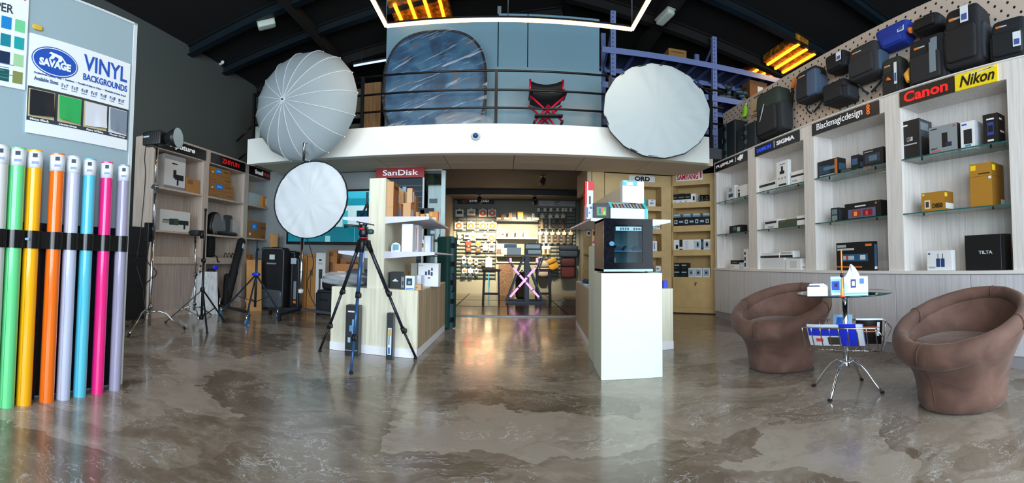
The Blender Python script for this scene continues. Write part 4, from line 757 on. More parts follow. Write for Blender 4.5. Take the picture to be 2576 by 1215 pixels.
# the rolls
RX = [(30, 375, 39, (104, 214, 140), 'mint green', 1), (83, 385, 37, (250, 176, 12), 'amber yellow', 1), (135, 390, 35, (240, 112, 22), 'orange', 1), (178, 401, 33, (186, 192, 218), 'pale lilac blue', 1), (220, 406, 31, (84, 190, 216), 'sky blue', 1), (262, 415, 29, (236, 36, 130), 'hot pink', 1), (308, 424, 27, (158, 154, 180), 'dusty lilac grey', 1), (-12, 372, 42, (205, 205, 205), 'white', 1)]
LABM = mat((226, 232, 240), .4); rolls_ar = []
for i, (x, yt, wpx, c, nm, k) in enumerate(RX):
    cc = .085; xm = {30: 30, 83: 74, 135: 131, 178: 172, 220: 213, 262: 257, 308: 300, -12: -14}[x]
    a, _ = FL.px(xm, 700, cc); base = FL.p(a, 0, cc); base.z = 0; dist = math.hypot(base.x, base.y); r = wpx / F * dist / 2 * 1.06
    rolls_ar.append((a, r)); t = T('vinyl_roll', '%s vinyl background roll standing upright, %s' % (nm, ['first whole roll from the picture edge', 'between the mint green and orange rolls', 'between the amber and lilac blue rolls', 'between the orange and sky blue rolls', 'between the lilac blue and hot pink rolls', 'between the sky blue and lilac grey rolls', 'last in the row beside the stands', 'cut by the picture edge'][i]), 'background roll', base, 'row of upright vinyl background rolls')
    rnd = random.Random(i); ztop = {0: 1.615}.get(i, 1.615)
    g = G(); n = 40; prof = [(r, 0.0), (r, .004), (r, ztop)]
    vs = []; fs = []
    # wrapped sheet: a spiral tube that ends in a visible seam on the near right side
    for zz in (0, ztop):
        for q in range(n + 1):
            th = 2 * PI * q / n - 1.0; rr = r * (1 + .05 * q / n); vs.append((base.x + rr * math.cos(th), base.y + rr * math.sin(th), zz))
    for q in range(n): fs.append((q, q + 1, q + n + 2, q + n + 1))
    g.add(vs, fs, 0, True); g.build('vinyl_sheet', mat(c, .22, coat=.5), t)
    g = G(); g.lathe([(r * .62, 0.001), (r * .62, ztop - .002)], 28, base, 0); g.lathe([(r * .95, ztop - .01), (r * .95, ztop - .004)], 28, base, 1); g.build('core', [mat((190, 160, 110), .7), mat((226, 226, 226), .6)], t)
    g = G(); g.lathe([(r * 1.06, ztop - .115), (r * 1.065, ztop - .01)], 40, base); lb = g.build('printed_label', LABM, t)
    g = G()
    d = Vector((-base.x, -base.y, 0)).normalized(); ux = Vector((-d.y, d.x, 0)); LFr = Fr(base + d * r * 1.075, (ux.x, ux.y)); LFr = Fr(base + LFr.n * r * 1.08, (ux.x, ux.y)) if LFr.n.dot(d) > 0 else Fr(base + d * r * 1.08, (-ux.x, -ux.y))
    g.fb(LFr, -r * .3, r * .3, ztop - .05, ztop - .025, 0, -.004); g.build('label_logo', mat((40, 50, 70), .5), lb); g = G(); g.fb(LFr, -r * .4, r * .4, ztop - .09, ztop - .075, 0, -.006); g.build('label_line', mat((130, 150, 190), .5), lb)
# black elastic bands holding the rolls
rim = []
t = T('retaining_band', 'wide glossy black band strapping the row of coloured rolls', 'band', FL.p(1.6, 1.06, .1))
g = G(); Q = []
zb0, zb1 = lz(60, 624, .13), lz(60, 579, .13)
aa = -2.0
roll_as = sorted(rolls_ar)
for (a, r) in roll_as:
    for q in range(31):
        th = math.radians(155 - 130 * q / 30); Q.append((a + (r * 1.06 + .006) * math.cos(th), .085 + (r * 1.06 + .006) * math.sin(th)))
Q = [(Q[0][0] - .5, .03)] + Q + [(Q[-1][0] + .02, .03)]
vs = [FL.p(x, z, y) for z in (zb0, zb1) for x, y in Q]; n = len(Q); g.add(vs, [(i, i + 1, i + n + 1, i + n) for i in range(n - 1)], 0, False)
o = g.build('band', mat((9, 10, 13), .25, coat=.2), t); md = o.modifiers.new('t', 'SOLIDIFY'); md.thickness = .003
g = G(); a, z = FL.px(83, 602, .15); g.sup(FL.p(a - .035, z, .147), (.03, .004, .016), .7, M=Matrix((FL.u, FL.n, ZV)).transposed()); g.build('badge', mat((150, 190, 230), .3), t)
# black storage rail behind the rolls
t = T('roll_rack', 'black metal rack behind the coloured rolls', 'rack', FL.p(1.2, 0, .02))
for z in (.42, .5): g = G(); g.fb(FL, -1.5, aE - .1, z, z + .03, .036, .030); g.build('rail', BLACK, t)
g = G(); g.fb(FL, -1.5, aE - .12, .02, 1.16, .029, .004); g.build('backing_sheet', mat((20, 26, 32), .35), t)
for a in (-.4, .6, 1.25, 1.85): g = G(); g.fb(FL, a, a + .03, 0, .6, .03, .004); g.build('post', BLACK, t)

# ---------------------------------------------------------------- left bookcase
FK = Fr((-4.359, 0, 0), (0, 1))
def kz(x, y, c=0): return FK.px(x, y, c)[1]
LW = wood('warm_ash', [(176, 158, 144), (192, 175, 162), (204, 188, 176)], (14, 14, .6), rough=.5)
LWD = wood('warm_ash_dark', [(158, 142, 134), (174, 158, 150), (186, 170, 162)], (14, 14, .6), rough=.5)
KD = .38; KT = 2.77; SA, SB, SC_ = 1.985, 1.33, .93
kb = [(4.44, FK.px(516, 500)[0]), (FK.px(516, 500)[0], FK.px(618, 500)[0]), (FK.px(618, 500)[0], FK.px(697, 500)[0])]
kn = [(FK.px(398, 500)[0], FK.px(510, 500)[0]), (FK.px(524, 500)[0], FK.px(614, 500)[0]), (FK.px(624, 500)[0], FK.px(690, 500)[0])]
kn[0] = (4.52, kn[0][1])
kl = ['tall ash bookcase under the Aputure sign, nearest the lamp stand', 'tall ash bookcase under the red ZHIYUN sign', 'tall ash bookcase under the SmallRig sign, deepest in the row']
for i in range(3):
    (a0, a1), (n0, n1) = kb[i], kn[i]
    t = T('bookcase', kl[i], 'bookcase', FK.p((a0 + a1) / 2, 0, -KD / 2), 'ash bookcases on the grey wall side')
    g = G(); g.fb(FK, a0, n0, 0, KT, 0, -KD); g.fb(FK, n1, a1, 0, KT, 0, -KD); g.fb(FK, n0, n1, KT - .22, KT, 0, -KD); g.build('carcass', LW, t)
    g = G(); g.fb(FK, n0, n1, 0, KT - .22, -KD + .001, -KD + .015); g.build('back_panel', LW, t)
    for z in (SA, SB): g = G(); g.fb(FK, n0, n1, z - .03, z, -.004, -KD + .016); g.build('shelf', LW, t)
    g = G(); g.fb(FK, n0, n1, SC_ - .11, SC_, -.002, -KD + .016); g.build('rail_shelf', LW, t)
    if i == 0: g = G(); g.fb(FK, n0, n1, .03, SC_ - .11, -.03, -.05); g.build('base_panel', LWD, t)
    g = G(); g.fb(FK, n0, n1, 0.0, .1, -.01, -KD + .016); g.build('plinth', LW, t)
    sa, sb = [(FK.px(446, 360)[0] - .5, FK.px(517, 400)[0]), (FK.px(530, 400)[0], FK.px(616, 420)[0]), (FK.px(626, 430)[0], FK.px(692, 440)[0])][i]
    sa = max(sa, n0 - .02); zt_, zb_ = KT - .035, KT - .205
    g = G(); g.fb(FK, sa, sb, zb_, zt_, .012, .001); sg = g.build('header_sign', mat((16, 13, 12), .35), t); L_ = sb - sa
    if i == 0: text('Aputure', sg, FK, sa + L_ * .22, zb_ + .035, .013, L_ * .52, .105, WL, bold=.03, shear=.15)
    if i == 1: text('ZHIYUN', sg, FK, sa + L_ * .3, zb_ + .045, .013, L_ * .5, .085, mat((214, 26, 34), .4, emit=.3, name='sign_red'), bold=.02)
    if i == 2:
        text('Small', sg, FK, sa + L_ * .2, zb_ + .045, .013, L_ * .3, .085, WL, bold=.03)
        text('Rig', sg, FK, sa + L_ * .55, zb_ + .035, .013, L_ * .2, .085, mat((200, 40, 30), .4, emit=.2, name='sign_red2'), bold=.02)
gk = 'boxes on the ash bookcases'
def KB(px0, px1, yt, z, d, label, col, prints=(), **k): k.setdefault('c0', -.05); k.setdefault('group', gk); return carton(FK, px0, px1, yt, z, d, label, col, prints, **k)
KB(414, 467, 392, SA, .26, 'big white grey-lidded carton picturing a black studio lamp, top shelf under Aputure', (214, 214, 214), [(0, 1, 0, .1, (130, 132, 136)), (0, 1, .86, 1, (150, 152, 156)), (.5, .92, .3, .46, K), (.42, .56, .34, .58, K), (.6, .68, .14, .32, K), (.35, .6, .74, .78, Dk)], name='lamp_carton')
KB(467, 502, 450, SA, .16, 'small plain cardboard box beside the big white lamp carton', (158, 112, 60), [(.1, .5, .6, .9, (140, 98, 52))], mats=CARD, name='cardboard_box')
KB(402, 478, 530, SB, .26, 'wide white carton picturing a black video lamp, second shelf under Aputure', (216, 216, 214), [(.5, .95, .34, .56, K), (.44, .6, .3, .62, (60, 70, 60)), (.78, .84, .14, .34, K), (.08, .3, .36, .5, (150, 152, 150)), (.3, .45, .3, .6, Dk), (.1, .3, .5, .54, K)], name='lamp_carton')
zz0 = SA
for j in range(4):
    w0, w1 = ((526, 588), (526, 586), (526, 579), (527, 577))[j]
    KB(w0, w1, 480, zz0, .24, '%s brown carton of the stack under the ZHIYUN sign' % ['lowest', 'second lowest', 'second highest', 'uppermost'][j], (164, 112, 54), [(.25, .55, .2, .85, (40, 130, 230)), (.3, .5, .4, .65, (120, 200, 250)), (.08, .14, .2, .4, Wt), (.65, .9, .55, .7, (110, 76, 40))] if j in (1, 3) else [(.1, .3, .3, .4, (120, 84, 44)), (.7, .95, .4, .6, (130, 90, 46))], name='brown_carton', h=.132, cprop=1, c0=-.04)
    zz0 += .134
KB(622, 668, 487, SA, .2, 'long pale grey translucent box on the top shelf under SmallRig', (176, 184, 184), [(.05, .95, .1, .9, (190, 198, 198))], c0=-.1)
KB(661, 682, 496, SA, .12, 'orange box with a white pictured label, top shelf under SmallRig', (222, 140, 40), [(.3, .9, .2, .85, Wt), (.5, .7, .35, .7, Dk)])
KB(621, 672, 558, SB, .26, 'brown carton with a bright blue sticker on the second shelf under SmallRig', (158, 106, 50), [(.2, .48, .48, .88, (40, 130, 230)), (.27, .4, .6, .78, (120, 200, 250)), (.1, .18, .16, .3, Wt), (.66, .94, .6, .72, (110, 76, 40)), (.7, .86, .1, .2, (120, 84, 44))], name='brown_carton')
# bagged black backpack and tray under ZHIYUN
t = T('bagged_pouch', 'black pouch in clear plastic wrap on the second shelf under the ZHIYUN sign', 'pouch', FK.p(FK.px(542, 590)[0], SB, -.15))
a, _ = FK.px(543, 560, -.12); Mk = Matrix((FK.u, FK.n, ZV)).transposed()
g = G(); g.sup(FK.p(a, SB + .21, -.15), (.42, .2, .42), .7, M=Mk, taper=.3, wob=.03); g.build('body', mat((16, 17, 20), .4, bump=.3, bscale=14), t)
g = G(); g.sup(FK.p(a + .04, SB + .2, -.14), (.44, .23, .4), .65, M=Mk, taper=.25, wob=.05); g.build('plastic_wrap', mat((210, 214, 216), .15, alpha=.22, name='plastic_wrap'), t)
t = T('bagged_kit', 'flat black kit with an upright grey case in clear plastic, beside the black pouch', 'kit', FK.p(FK.px(580, 590)[0], SB, -.15))
a0 = FK.px(545, 590, -.03)[0]; a1 = FK.px(600, 595, -.03)[0]
g = G(); g.sup(FK.p((a0 + a1) / 2, SB + .04, -.1), (a1 - a0, .18, .08), .5, M=Mk, wob=.04); g.build('body', mat((24, 25, 27), .3, bump=.4, bscale=12), t)
g = G(); g.sup(FK.p(a1 - .16, SB + .22, -.16), (.24, .08, .36), .3, M=Mk, taper=.1); g.build('upright_case', mat((60, 62, 64), .6), t)
g = G(); g.sup(FK.p(a1 - .04, SB + .17, -.12), (.2, .16, .34), .6, M=Mk, wob=.12); g.build('plastic_wrap', mat((210, 214, 216), .15, alpha=.22, name='plastic_wrap'), t)
# items low in the bookcases
t = T('strap_bundle', 'black strap bundle hanging over the rail of the bookcase under ZHIYUN', 'strap', FK.p(FK.px(528, 650)[0], SC_, -.05))
a = FK.px(529, 640, -.1)[0]; g = G(); g.sup(FK.p(a, SC_ + .2, -.12), (.16, .14, .4), .4, M=Mk); g.tube([FK.p(a + .02, SC_ + .04, -.06), FK.p(a + .04, SC_ + .02, .008), FK.p(a + .05, SC_ - .06, .012), FK.p(a + .1, SC_ - .08, .012)], .012, 8); g.build('webbing', mat((16, 16, 18), .8, bump=.3), t)
t = T('loose_gear', 'small heap of loose metal clips on the rail shelf under the ZHIYUN sign', 'clips', FK.p(FK.px(580, 640)[0], SC_, -.1))
for k in range(4): a = FK.px(566 + k * 9, 645, -.08)[0]; g = G(); g.tube([FK.p(a, SC_ + .008, -.1), FK.p(a + .03, SC_ + .09, -.1), FK.p(a + .06, SC_ + .07, -.09), FK.p(a + .07, SC_ + .008, -.08)], .008, 6); g.build('clip', STEEL if k % 2 else BLACK, t)
# cylindrical black carry bags leaning
def carry(px, y0, px2, y1, c, r, label):
    a, z = FK.px(px, y0, c); a2, z2 = FK.px(px2, y1, c + .12); p, q = FK.p(a, z, c), FK.p(a2, z2, c + .12); t = T('carry_bag', label, 'bag', q)
    d = (q - p).normalized(); g = G(); g.tube([p, p + d * .04, p.lerp(q, .5), q - d * .04, q], [r * .7, r, r, r, r * .7], 14); g.build('tube_body', mat((20, 21, 24), .75, bump=.25), t)
    g = G(); g.tube([p + d * .05 + Vector((r * 1.02, 0, 0)), p.lerp(q, .5) + Vector((r * 1.06, 0, 0))], .006, 6); g.build('zipper', mat((80, 84, 90), .5), t)
    return t, p, q, d
t, p, q, d = carry(609, 602, 566, 770, .02, .075, 'long padded black carry bag leaning on the bookcase, white tag at its top')
g = G(); c = p + d * .1 + Vector((.078, -.02, 0)); g.beam(c, c + d * .1, .07, .004, up=(1, 0, 0)); g.build('tag', [mat((214, 224, 234), .5)], t)
t, p, q, d = carry(530, 675, 548, 772, .0, .07, 'black carry bag standing low in the bookcase under ZHIYUN'); g = G(); g.sup(p + Vector((.08, .02, .02)), (.05, .12, .08), .6); g.build('blue_cap', mat((30, 60, 230), .4), t)
carry(571, 690, 566, 772, .05, .05, 'short plastic-wrapped black bag behind the cardboard strip')
# white wooden boards leaning on the bookcase
def leaner(name, px0, px1, ytop, ybot, dx, thick, m, label, cat, base=None, top_in=.1, mats2=None, group=None, par=None, c=.2):
    p0_, p1_ = fl(px0, ybot), fl(px1, ybot - (0 if par is None else par)); u = (p1_ - p0_); u.normalize(); f = Fr(p0_, (u.x, u.y)); w = (p1_ - p0_).length
    zt = f.px((px0 + px1) / 2, ytop)[1] ; tt = Vector((f.n.x * -top_in, f.n.y * -top_in, zt)); nrm = f.u.cross(tt).normalized()
    if nrm.dot(f.n) < 0: nrm = -nrm
    g = G(); P0 = f.p(0, 0, 0); g.prism([P0, P0 + f.u * w, P0 + f.u * w + tt, P0 + tt], nrm * thick); o = g.build(name, m, label=label, cat=cat, group=group); return o, f, w, zt
WB = wood('whitewashed_board', [(166, 172, 178), (196, 202, 206), (214, 218, 222)], (12, 12, .8))
leaner('wood_panel', 464, 549, 684, 790, 0, .02, WB, 'whitewashed wooden panel leaning against the bookcase behind the black light stand', 'panel', top_in=.15)
CD = ramp_mat('cardboard', [(184, 134, 80), (202, 152, 96)], nscale=5, rough=.85)
o_, f_, w_, z_ = leaner('cardboard_strip', 577, 589, 690, 768, 0, .03, CD, 'narrow bent cardboard strip leaning in front of the second bookcase', 'cardboard', top_in=.05)
leaner('cardboard_sheet', 620, 658, 654, 782, 0, .02, CD, 'tall cardboard sheet leaning behind the blue-collared stand', 'cardboard', top_in=.12)
leaner('cardboard_offcut', 713, 733, 705, 776, 0, .02, CD, 'pointed cardboard offcut leaning at the foot of the black soft case', 'cardboard', top_in=.1)
# wall cabinet side objects: dark case behind the rolls end
g = G(); g.box(-4.72, -4.40, 4.02, 4.42, 0, 1.35); 
dk = g.build('storage_cabinet', mat((30, 30, 34), .7), label='dark storage cabinet between the partition board and the first bookcase', cat='cabinet')
for k in range(3): g = G(); g.box(-4.395, -4.388, 4.04, 4.40, .05 + k * .44, .45 + k * .44); g.build('drawer', mat((24, 24, 27), .6), dk)

# ---------------------------------------------------------------- stands
def path_cable(pts, r, t, nm='cable', m=BLACK, n=8):
    P_ = [Vector(p) for p in pts]; out = []
    for i in range(len(P_) - 1):
        a, b, c, d = P_[max(i - 1, 0)], P_[i], P_[i + 1], P_[min(i + 2, len(P_) - 1)]
        for k in range(5):
            s = k / 5; out.append(.5 * ((2 * b) + (c - a) * s + (2 * a - 5 * b + 4 * c - d) * s * s + (3 * b - a - 3 * c + d) * s ** 3))
    out.append(P_[-1]); g = G(); g.tube(out, r, n); return g.build(nm, m, t)
def knob(p, d, t, r=.018, L=.03): g = G(); d = Vector(d).normalized(); g.cyl(p, p + d * L * .6, r * .4, 10); g.cyl(p + d * L * .6, p + d * L, r, 12); g.build('knob', BLACK, t)
# C-stand with studio light
f1, f2 = fl(322, 850), fl(466, 831); base = fl(381, 812); base = Vector((-3.86, 3.78, 0))
bz = .26
def sx(px, py, P=base): return along(px, py, math.hypot(P.x, P.y))
ctr = sx(381, 700); base = Vector((ctr.x, ctr.y, 0))
t = T('light_stand', 'chrome C-stand with spread turtle legs carrying the black studio light', 'stand', base)
hub = Vector((base.x, base.y, bz)); d0 = math.hypot(base.x, base.y)
f3 = base + Vector((-.42, .12, 0))
for i, f in enumerate((f1, f2, f3)):
    h = hub + ZV * (-.0 - .03 * i); dv = Vector((f.x - h.x, f.y - h.y, 0)); g = G(); g.tube([h, h + dv * .25 + ZV * .01, h + dv * .45 - ZV * .02, h + dv * .62 - ZV * .10, Vector((f.x, f.y, .012))], .0125, 12); lg = g.build('leg', mat((190, 176, 160), .2, 1) if i == 0 else CHROME, t)
    g = G(); g.tube([Vector((f.x, f.y, .012)) - dv * .05 + ZV * .03, Vector((f.x, f.y, .012))], .016, 10); g.build('rubber_foot', RUBBER, lg)
zt = sx(385, 368).z; zk = sx(383, 470).z; zm = sx(382, 575).z
g = G(); g.cyl((base.x, base.y, .05), (base.x, base.y, zm), .0175, 14); g.build('lower_column', CHROME, t)
g = G(); g.cyl((base.x, base.y, zm), (base.x, base.y, zk), .0145, 14); g.build('middle_column', CHROME, t)
g = G(); g.cyl((base.x, base.y, zk), (base.x, base.y, zt), .012, 14); g.build('upper_column', CHROME, t)
for z in (zm, bz + .02): g = G(); g.cyl((base.x, base.y, z - .03), (base.x, base.y, z + .03), .026, 14); g.build('collar', STEEL, t); knob(Vector((base.x + .02, base.y - .02, z)), (1, -1, 0), t)
g = G(); g.cyl((base.x, base.y - .035, zk), (base.x, base.y + .035, zk), .03, 16); g.cyl((base.x - .06, base.y, zk), (base.x + .06, base.y, zk), .012, 10); g.build('grip_head', STEEL, t)
g = G(); g.cyl((base.x + .035, base.y - .02, zk - .02), (base.x + .035, base.y - .02, zm - .15), .008, 10); g.build('grip_arm', STEEL, t)
rp = Vector((base.x + .0, base.y - .03, 0)); z1, z0 = sx(376, 560).z, sx(376, 608).z
t2 = T('battery_pack', 'black battery box clamped to the C-stand column', 'battery', Vector((base.x, base.y, z0))); g = G(); g.box(base.x - .10, base.x - .022, base.y - .06, base.y + .04, z0, z1); g.build('housing', BLACK, t2, bev=.006); g = G(); g.box(base.x - .03, base.x - .019, base.y - .05, base.y + .03, (z0 + z1) / 2 - .02, (z0 + z1) / 2 + .02); g.build('clamp', DARK, t2)
# studio light head: body runs to the right in view, reflector on that end
A, B, Cc = sx(362, 349), sx(414, 350), sx(446, 350)
A.z = B.z = (A.z + B.z) / 2
t = T('studio_light', 'black studio lamp head with a silver bell reflector on top of the C-stand', 'studio light', Vector((base.x, base.y, zt)))
ax = (Cc - A); ax.z = 0; ax = ax.normalized() ; ax = (ax * .82 + Vector((-base.x, -base.y, 0)).normalized() * .5); ax.z = 0; ax.normalize(); up = ZV; sd = ax.cross(up)
Ml = Matrix((ax, sd, up)).transposed(); mid = (A + B) / 2; hh = (sx(385, 332).z - sx(385, 366).z)
g = G(); g.sup(mid, ((B - A).length * 1.02, .13, hh), .12, 24, 12, M=Ml); g.build('body', mat((18, 19, 21), .4), t)
g = G()
for k in range(5): c = mid + ax * (-.02 + .028 * k); g.fb(Fr(c + up * 0, (ax.x, ax.y)), -.005, .005, -hh * .4, hh * .4, .068, .06)
g.build('vent_ribs', DARK, t)
g = G(); c = mid - ax * .06; g.fb(Fr(c, (ax.x, ax.y)), -.05, .03, .01, .03, .069, .064); g.build('control_panel', mat((190, 200, 210), .4), t)
g = G(); R_ = hh * .74; prof = [(R_ * .5, 0), (R_ * .62, .06), (R_ * .85, .13), (R_, .2), (R_ * .985, .2), (R_ * .8, .13), (R_ * .55, .06), (R_ * .3, .03)]; g.lathe(prof, 32, B - ax * .01, axis=ax); g.build('reflector', [mat((30, 30, 32), .35)], t)
g = G(); prof = [(R_ * .97, .198), (R_ * .8, .14), (R_ * .56, .075), (.001, .05)]; g.lathe(prof, 32, B - ax * .01, axis=ax); g.build('reflector_lining', mat((230, 226, 215), .12, 1), t)
g = G(); g.sup(B + ax * .09, (.07, .05, .05), .9, M=Ml); g.build('glass_dome', mat((240, 200, 130), .2), t)
g = G(); g.beam(mid - up * (hh / 2) , Vector((base.x, base.y, zt - .02)), .04, .03, up=sd); g.build('yoke', BLACK, t)
path_cable([mid - ax * .1 - up * hh * .45, sx(367, 372), sx(364, 400), sx(366, 440), sx(360, 520), sx(352, 600), sx(343, 655), Vector((base.x - .25, base.y - .02, .02 + .8)), Vector((base.x - .12, base.y, .5))], .006, t, 'power_cable')
path_cable([Vector((base.x - .06, base.y - .0, z0)), Vector((base.x - .1, base.y + .02, z0 - .25)), Vector((base.x + .08, base.y, z0 - .4)), Vector((base.x - .12, base.y, z0 - .6)), Vector((base.x - .08, base.y, .12)), Vector((base.x - .3, base.y - .1, .012))], .007, t2, 'cable')
# light grey cord ends in wall
# silver C-stand with gripped head, behind the black stand
Cb = fl(488, 797); t = T('light_stand', 'slim silver C-stand with a black gripped lamp head, behind the black tripod stand', 'stand', Cb)
def cx(px, py): return along(px, py, math.hypot(Cb.x, Cb.y))
zt2, zj = cx(490, 618).z, cx(488, 690).z
g = G(); g.cyl((Cb.x, Cb.y, .1), (Cb.x, Cb.y, zj), .018, 12); g.build('lower_column', CHROME, t); g = G(); q = cx(491, 610); g.cyl((Cb.x, Cb.y, zj), q, .014, 12); g.build('upper_column', CHROME, t)
for ang in (200, 320, 80):
    g = G(); e = Vector((math.cos(math.radians(ang)), math.sin(math.radians(ang)), 0)); g.tube([Cb + ZV * .14, Cb + ZV * .15 + e * .1, Cb + ZV * .1 + e * .2, Cb + e * .34 + ZV * .012], .012, 10); g.build('leg', CHROME, t)
for z in (zj, .2): g = G(); g.cyl((Cb.x, Cb.y, z - .025), (Cb.x, Cb.y, z + .025), .027, 12); g.build('collar', STEEL, t); knob(Vector((Cb.x + .02, Cb.y - .02, z)), (1, -.6, 0), t)
g = G(); h0, h1 = cx(474, 584), cx(508, 588); g.sup((h0 + h1) / 2, (.17, .1, .09), .4); g.cyl(q, cx(491, 595), .016, 10); g.build('gripped_head', DARK, t)
g = G(); g.cyl(h0, h0.lerp(h1, .3), .014, 8); g.build('side_pin', BLACK, t)
g = G(); g.cyl(cx(508, 580), cx(508, 600), .03, 14); g.build('knurled_wheel', BLACK, t)
# black light stand
ft = [fl(417, 812), fl(521, 840), fl(565, 811)]; ctr = (ft[0] + ft[1] + ft[2]) / 3
ctr = along(507, 800, math.hypot(*( (ft[0] + ft[2]) / 2).xy) - .12); ctr.z = 0
t = T('light_stand', 'black tripod light stand with crossed lower braces in front of the whitewashed panel', 'stand', ctr)
def bx(px, py): return along(px, py, math.hypot(ctr.x, ctr.y))
za, zb, zc = bx(507, 728).z, bx(510, 655).z, bx(514, 530).z
BM = mat((22, 23, 26), .4)
g = G(); g.cyl(ctr + ZV * .07, ctr + ZV * zb, .017, 12); g.build('lower_column', BM, t)
top = bx(514, 530); g = G(); g.cyl(ctr + ZV * zb, ctr + ZV * zc, .013, 12); g.build('upper_column', BM, t)
g = G(); g.cyl(ctr + ZV * zc, ctr + ZV * (zc + .03), .02, 12); g.build('end_cap', BM, t)
for i, f in enumerate(ft):
    g = G(); g.beam(ctr + ZV * za, f + ZV * .012, .022, .016); lg = g.build('leg', BM, t); g = G(); m_ = (ctr + ZV * za).lerp(f, .55); g.beam(ctr + ZV * .10, m_, .014, .01); g.build('brace', BM, lg)
    g = G(); g.sup(f + ZV * .012, (.03, .03, .024), .6); g.build('rubber_foot', RUBBER, lg)
for z in (za, .1, zb): g = G(); g.cyl(ctr + ZV * (z - .03), ctr + ZV * (z + .03), .028, 12); g.build('collar', BM, t); knob(ctr + ZV * z + Vector((.01, -.02, 0)), (-1, -1, 0), t)
for z in (zb - .08, zb - .16): knob(ctr + ZV * z + Vector((-.01, -.02, 0)), (-1, -.6, 0), t)
# blue-collared rolling boom stand
w1, w2, w3 = fl(620, 818), fl(698, 800), fl(556, 795)
ctr = along(641, 790, math.hypot(*fl(641, 790).xy)); ctr.z = 0
t = T('rolling_stand', 'dark rolling stand with a bright blue collar and chrome casters', 'stand', ctr)
def rx(px, py): return along(px, py, math.hypot(ctr.x, ctr.y))
z1, z2, z3 = rx(641, 690).z, rx(645, 635).z, rx(646, 603).z; DB = mat((34, 44, 56), .4)
g = G(); g.cyl(ctr + ZV * .12, ctr + ZV * z2, .02, 12); g.build('lower_column', DB, t); g = G(); g.cyl(ctr + ZV * z2, ctr + ZV * z3, .013, 12); g.build('upper_column', DB, t); knob(ctr + ZV * (z2 + .05), (1, -.3, 0), t)
g = G(); g.cyl(ctr + ZV * (z1 - .04), ctr + ZV * (z1 + .03), .038, 14); g.sup(ctr + ZV * z1, (.13, .09, .06), .6); g.build('blue_collar', mat((28, 60, 220), .4), t)
for f, cb_ in ((w1, 1), (w2, 1), (w3, 0)):
    g = G(); g.beam(ctr + ZV * z1, f + ZV * (.14 if cb_ else .06), .022, .018); lg = g.build('leg', DB, t)
    g = G(); g.beam(ctr + ZV * .2, (ctr + ZV * z1).lerp(f + ZV * .1, .6), .014, .01); g.build('brace', DB, lg)
    g = G(); g.cyl(f + ZV * .14, f + ZV * .06, .012, 10); g.cyl(f + Vector((-.015, 0, .04)), f + Vector((.015, 0, .04)), .038, 18, 1); g.build('caster', [CHROME, mat((60, 110, 150), .4)], lg)
# low boom base lying with chrome caster
p, q = fl(498, 778) + ZV * .14, fl(625, 800) + ZV * .09; p.z = .16
t = T('boom_base', 'low dark bar on chrome posts lying across the floor beside the rolling stand', 'stand base', Vector((q.x, q.y, 0)))
g = G(); g.beam(p, q, .05, .04); g.build('bar', DARK, t)
for k, e in ((.98, q), (.0, p), (.45, p.lerp(q, .45))):
    g = G(); b = Vector((e.x, e.y, 0)); g.cyl(b + ZV * .03, e + ZV * (.14 if k > .9 or k == .45 else 0), .014, 12); g.build('post', CHROME, t)
    g = G(); g.cyl(b + Vector((-.015, 0, .035)), b + Vector((.015, 0, .035)), .035, 18); g.build('caster', mat((50, 90, 120), .4), t)
# ================================================================ shop islands
CREAM = wood('cream_ash', [(208, 204, 180), (222, 218, 196), (230, 228, 208)], (14, 14, .5), rough=.5)
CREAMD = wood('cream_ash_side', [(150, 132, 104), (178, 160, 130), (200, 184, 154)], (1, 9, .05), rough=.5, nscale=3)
SHW = mat((206, 206, 222), .35, name='white_shelf'); KICKW = mat((236, 236, 240), .4)
def island(pts, top, tx, ty, tz, shelves, label, slab):
    """counter block with a tall spine and bracketed shelves"""
    cx_ = sum(p[0] for p in pts) / 4; cy_ = sum(p[1] for p in pts) / 4; t = T('shop_island', label, 'display island', (cx_, cy_, 0), 'wood islands with a tall spine')
    g = G(); g.prism([(x, y, top) for x, y in pts], (0, 0, top - .09)); g.build('counter', CREAM, t)
    p, q = Vector((*pts[1], 0)), Vector((*pts[2], 0)); l, k = Vector((*pts[0], 0)), Vector((*pts[3], 0))
    for (e, h, nm) in ((p, q, 1), (k, l, -1)):
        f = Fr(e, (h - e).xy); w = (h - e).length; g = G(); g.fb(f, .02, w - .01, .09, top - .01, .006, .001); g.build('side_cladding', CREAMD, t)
    cxy = Vector((cx_, cy_, 0)); g = G(); g.prism([tuple((Vector((x, y, 0)) + (Vector((x, y, 0)) - cxy).normalized() * .008 + ZV * .09)) for x, y in pts], (0, 0, .088)); g.build('kick_board', KICKW, t)
    g = G(); g.box(tx[0], tx[1], ty[0], ty[1], top, tz); sp = g.build('spine', CREAM, t)
    for z, xl_, xr_, y0, y1 in shelves:
        for x0, x1 in ((xl_, tx[0]), (tx[1], xr_)):
            if x1 - x0 < .05: continue
            g = G(); g.box(x0, x1, y0, y1, z - .018, z)
            ins, out = (x1, x0) if x1 == tx[0] else (x0, x1)
            g.prism([(ins, y0, z - .018), (ins, y0, z - .075), (out, y0, z - .03), (out, y0, z - .018)][::1 if ins < out else -1], (0, -.02, 0))
            g.build('shelf', SHW, t)
    return t
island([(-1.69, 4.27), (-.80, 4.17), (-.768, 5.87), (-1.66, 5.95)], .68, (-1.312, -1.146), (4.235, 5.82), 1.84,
       [(1.435, -1.58, -.72, 4.24, 5.75), (1.07, -1.62, -.66, 4.24, 5.75)], 'pale wood shop island with tall spine and white shelves, behind the tripod', 0)
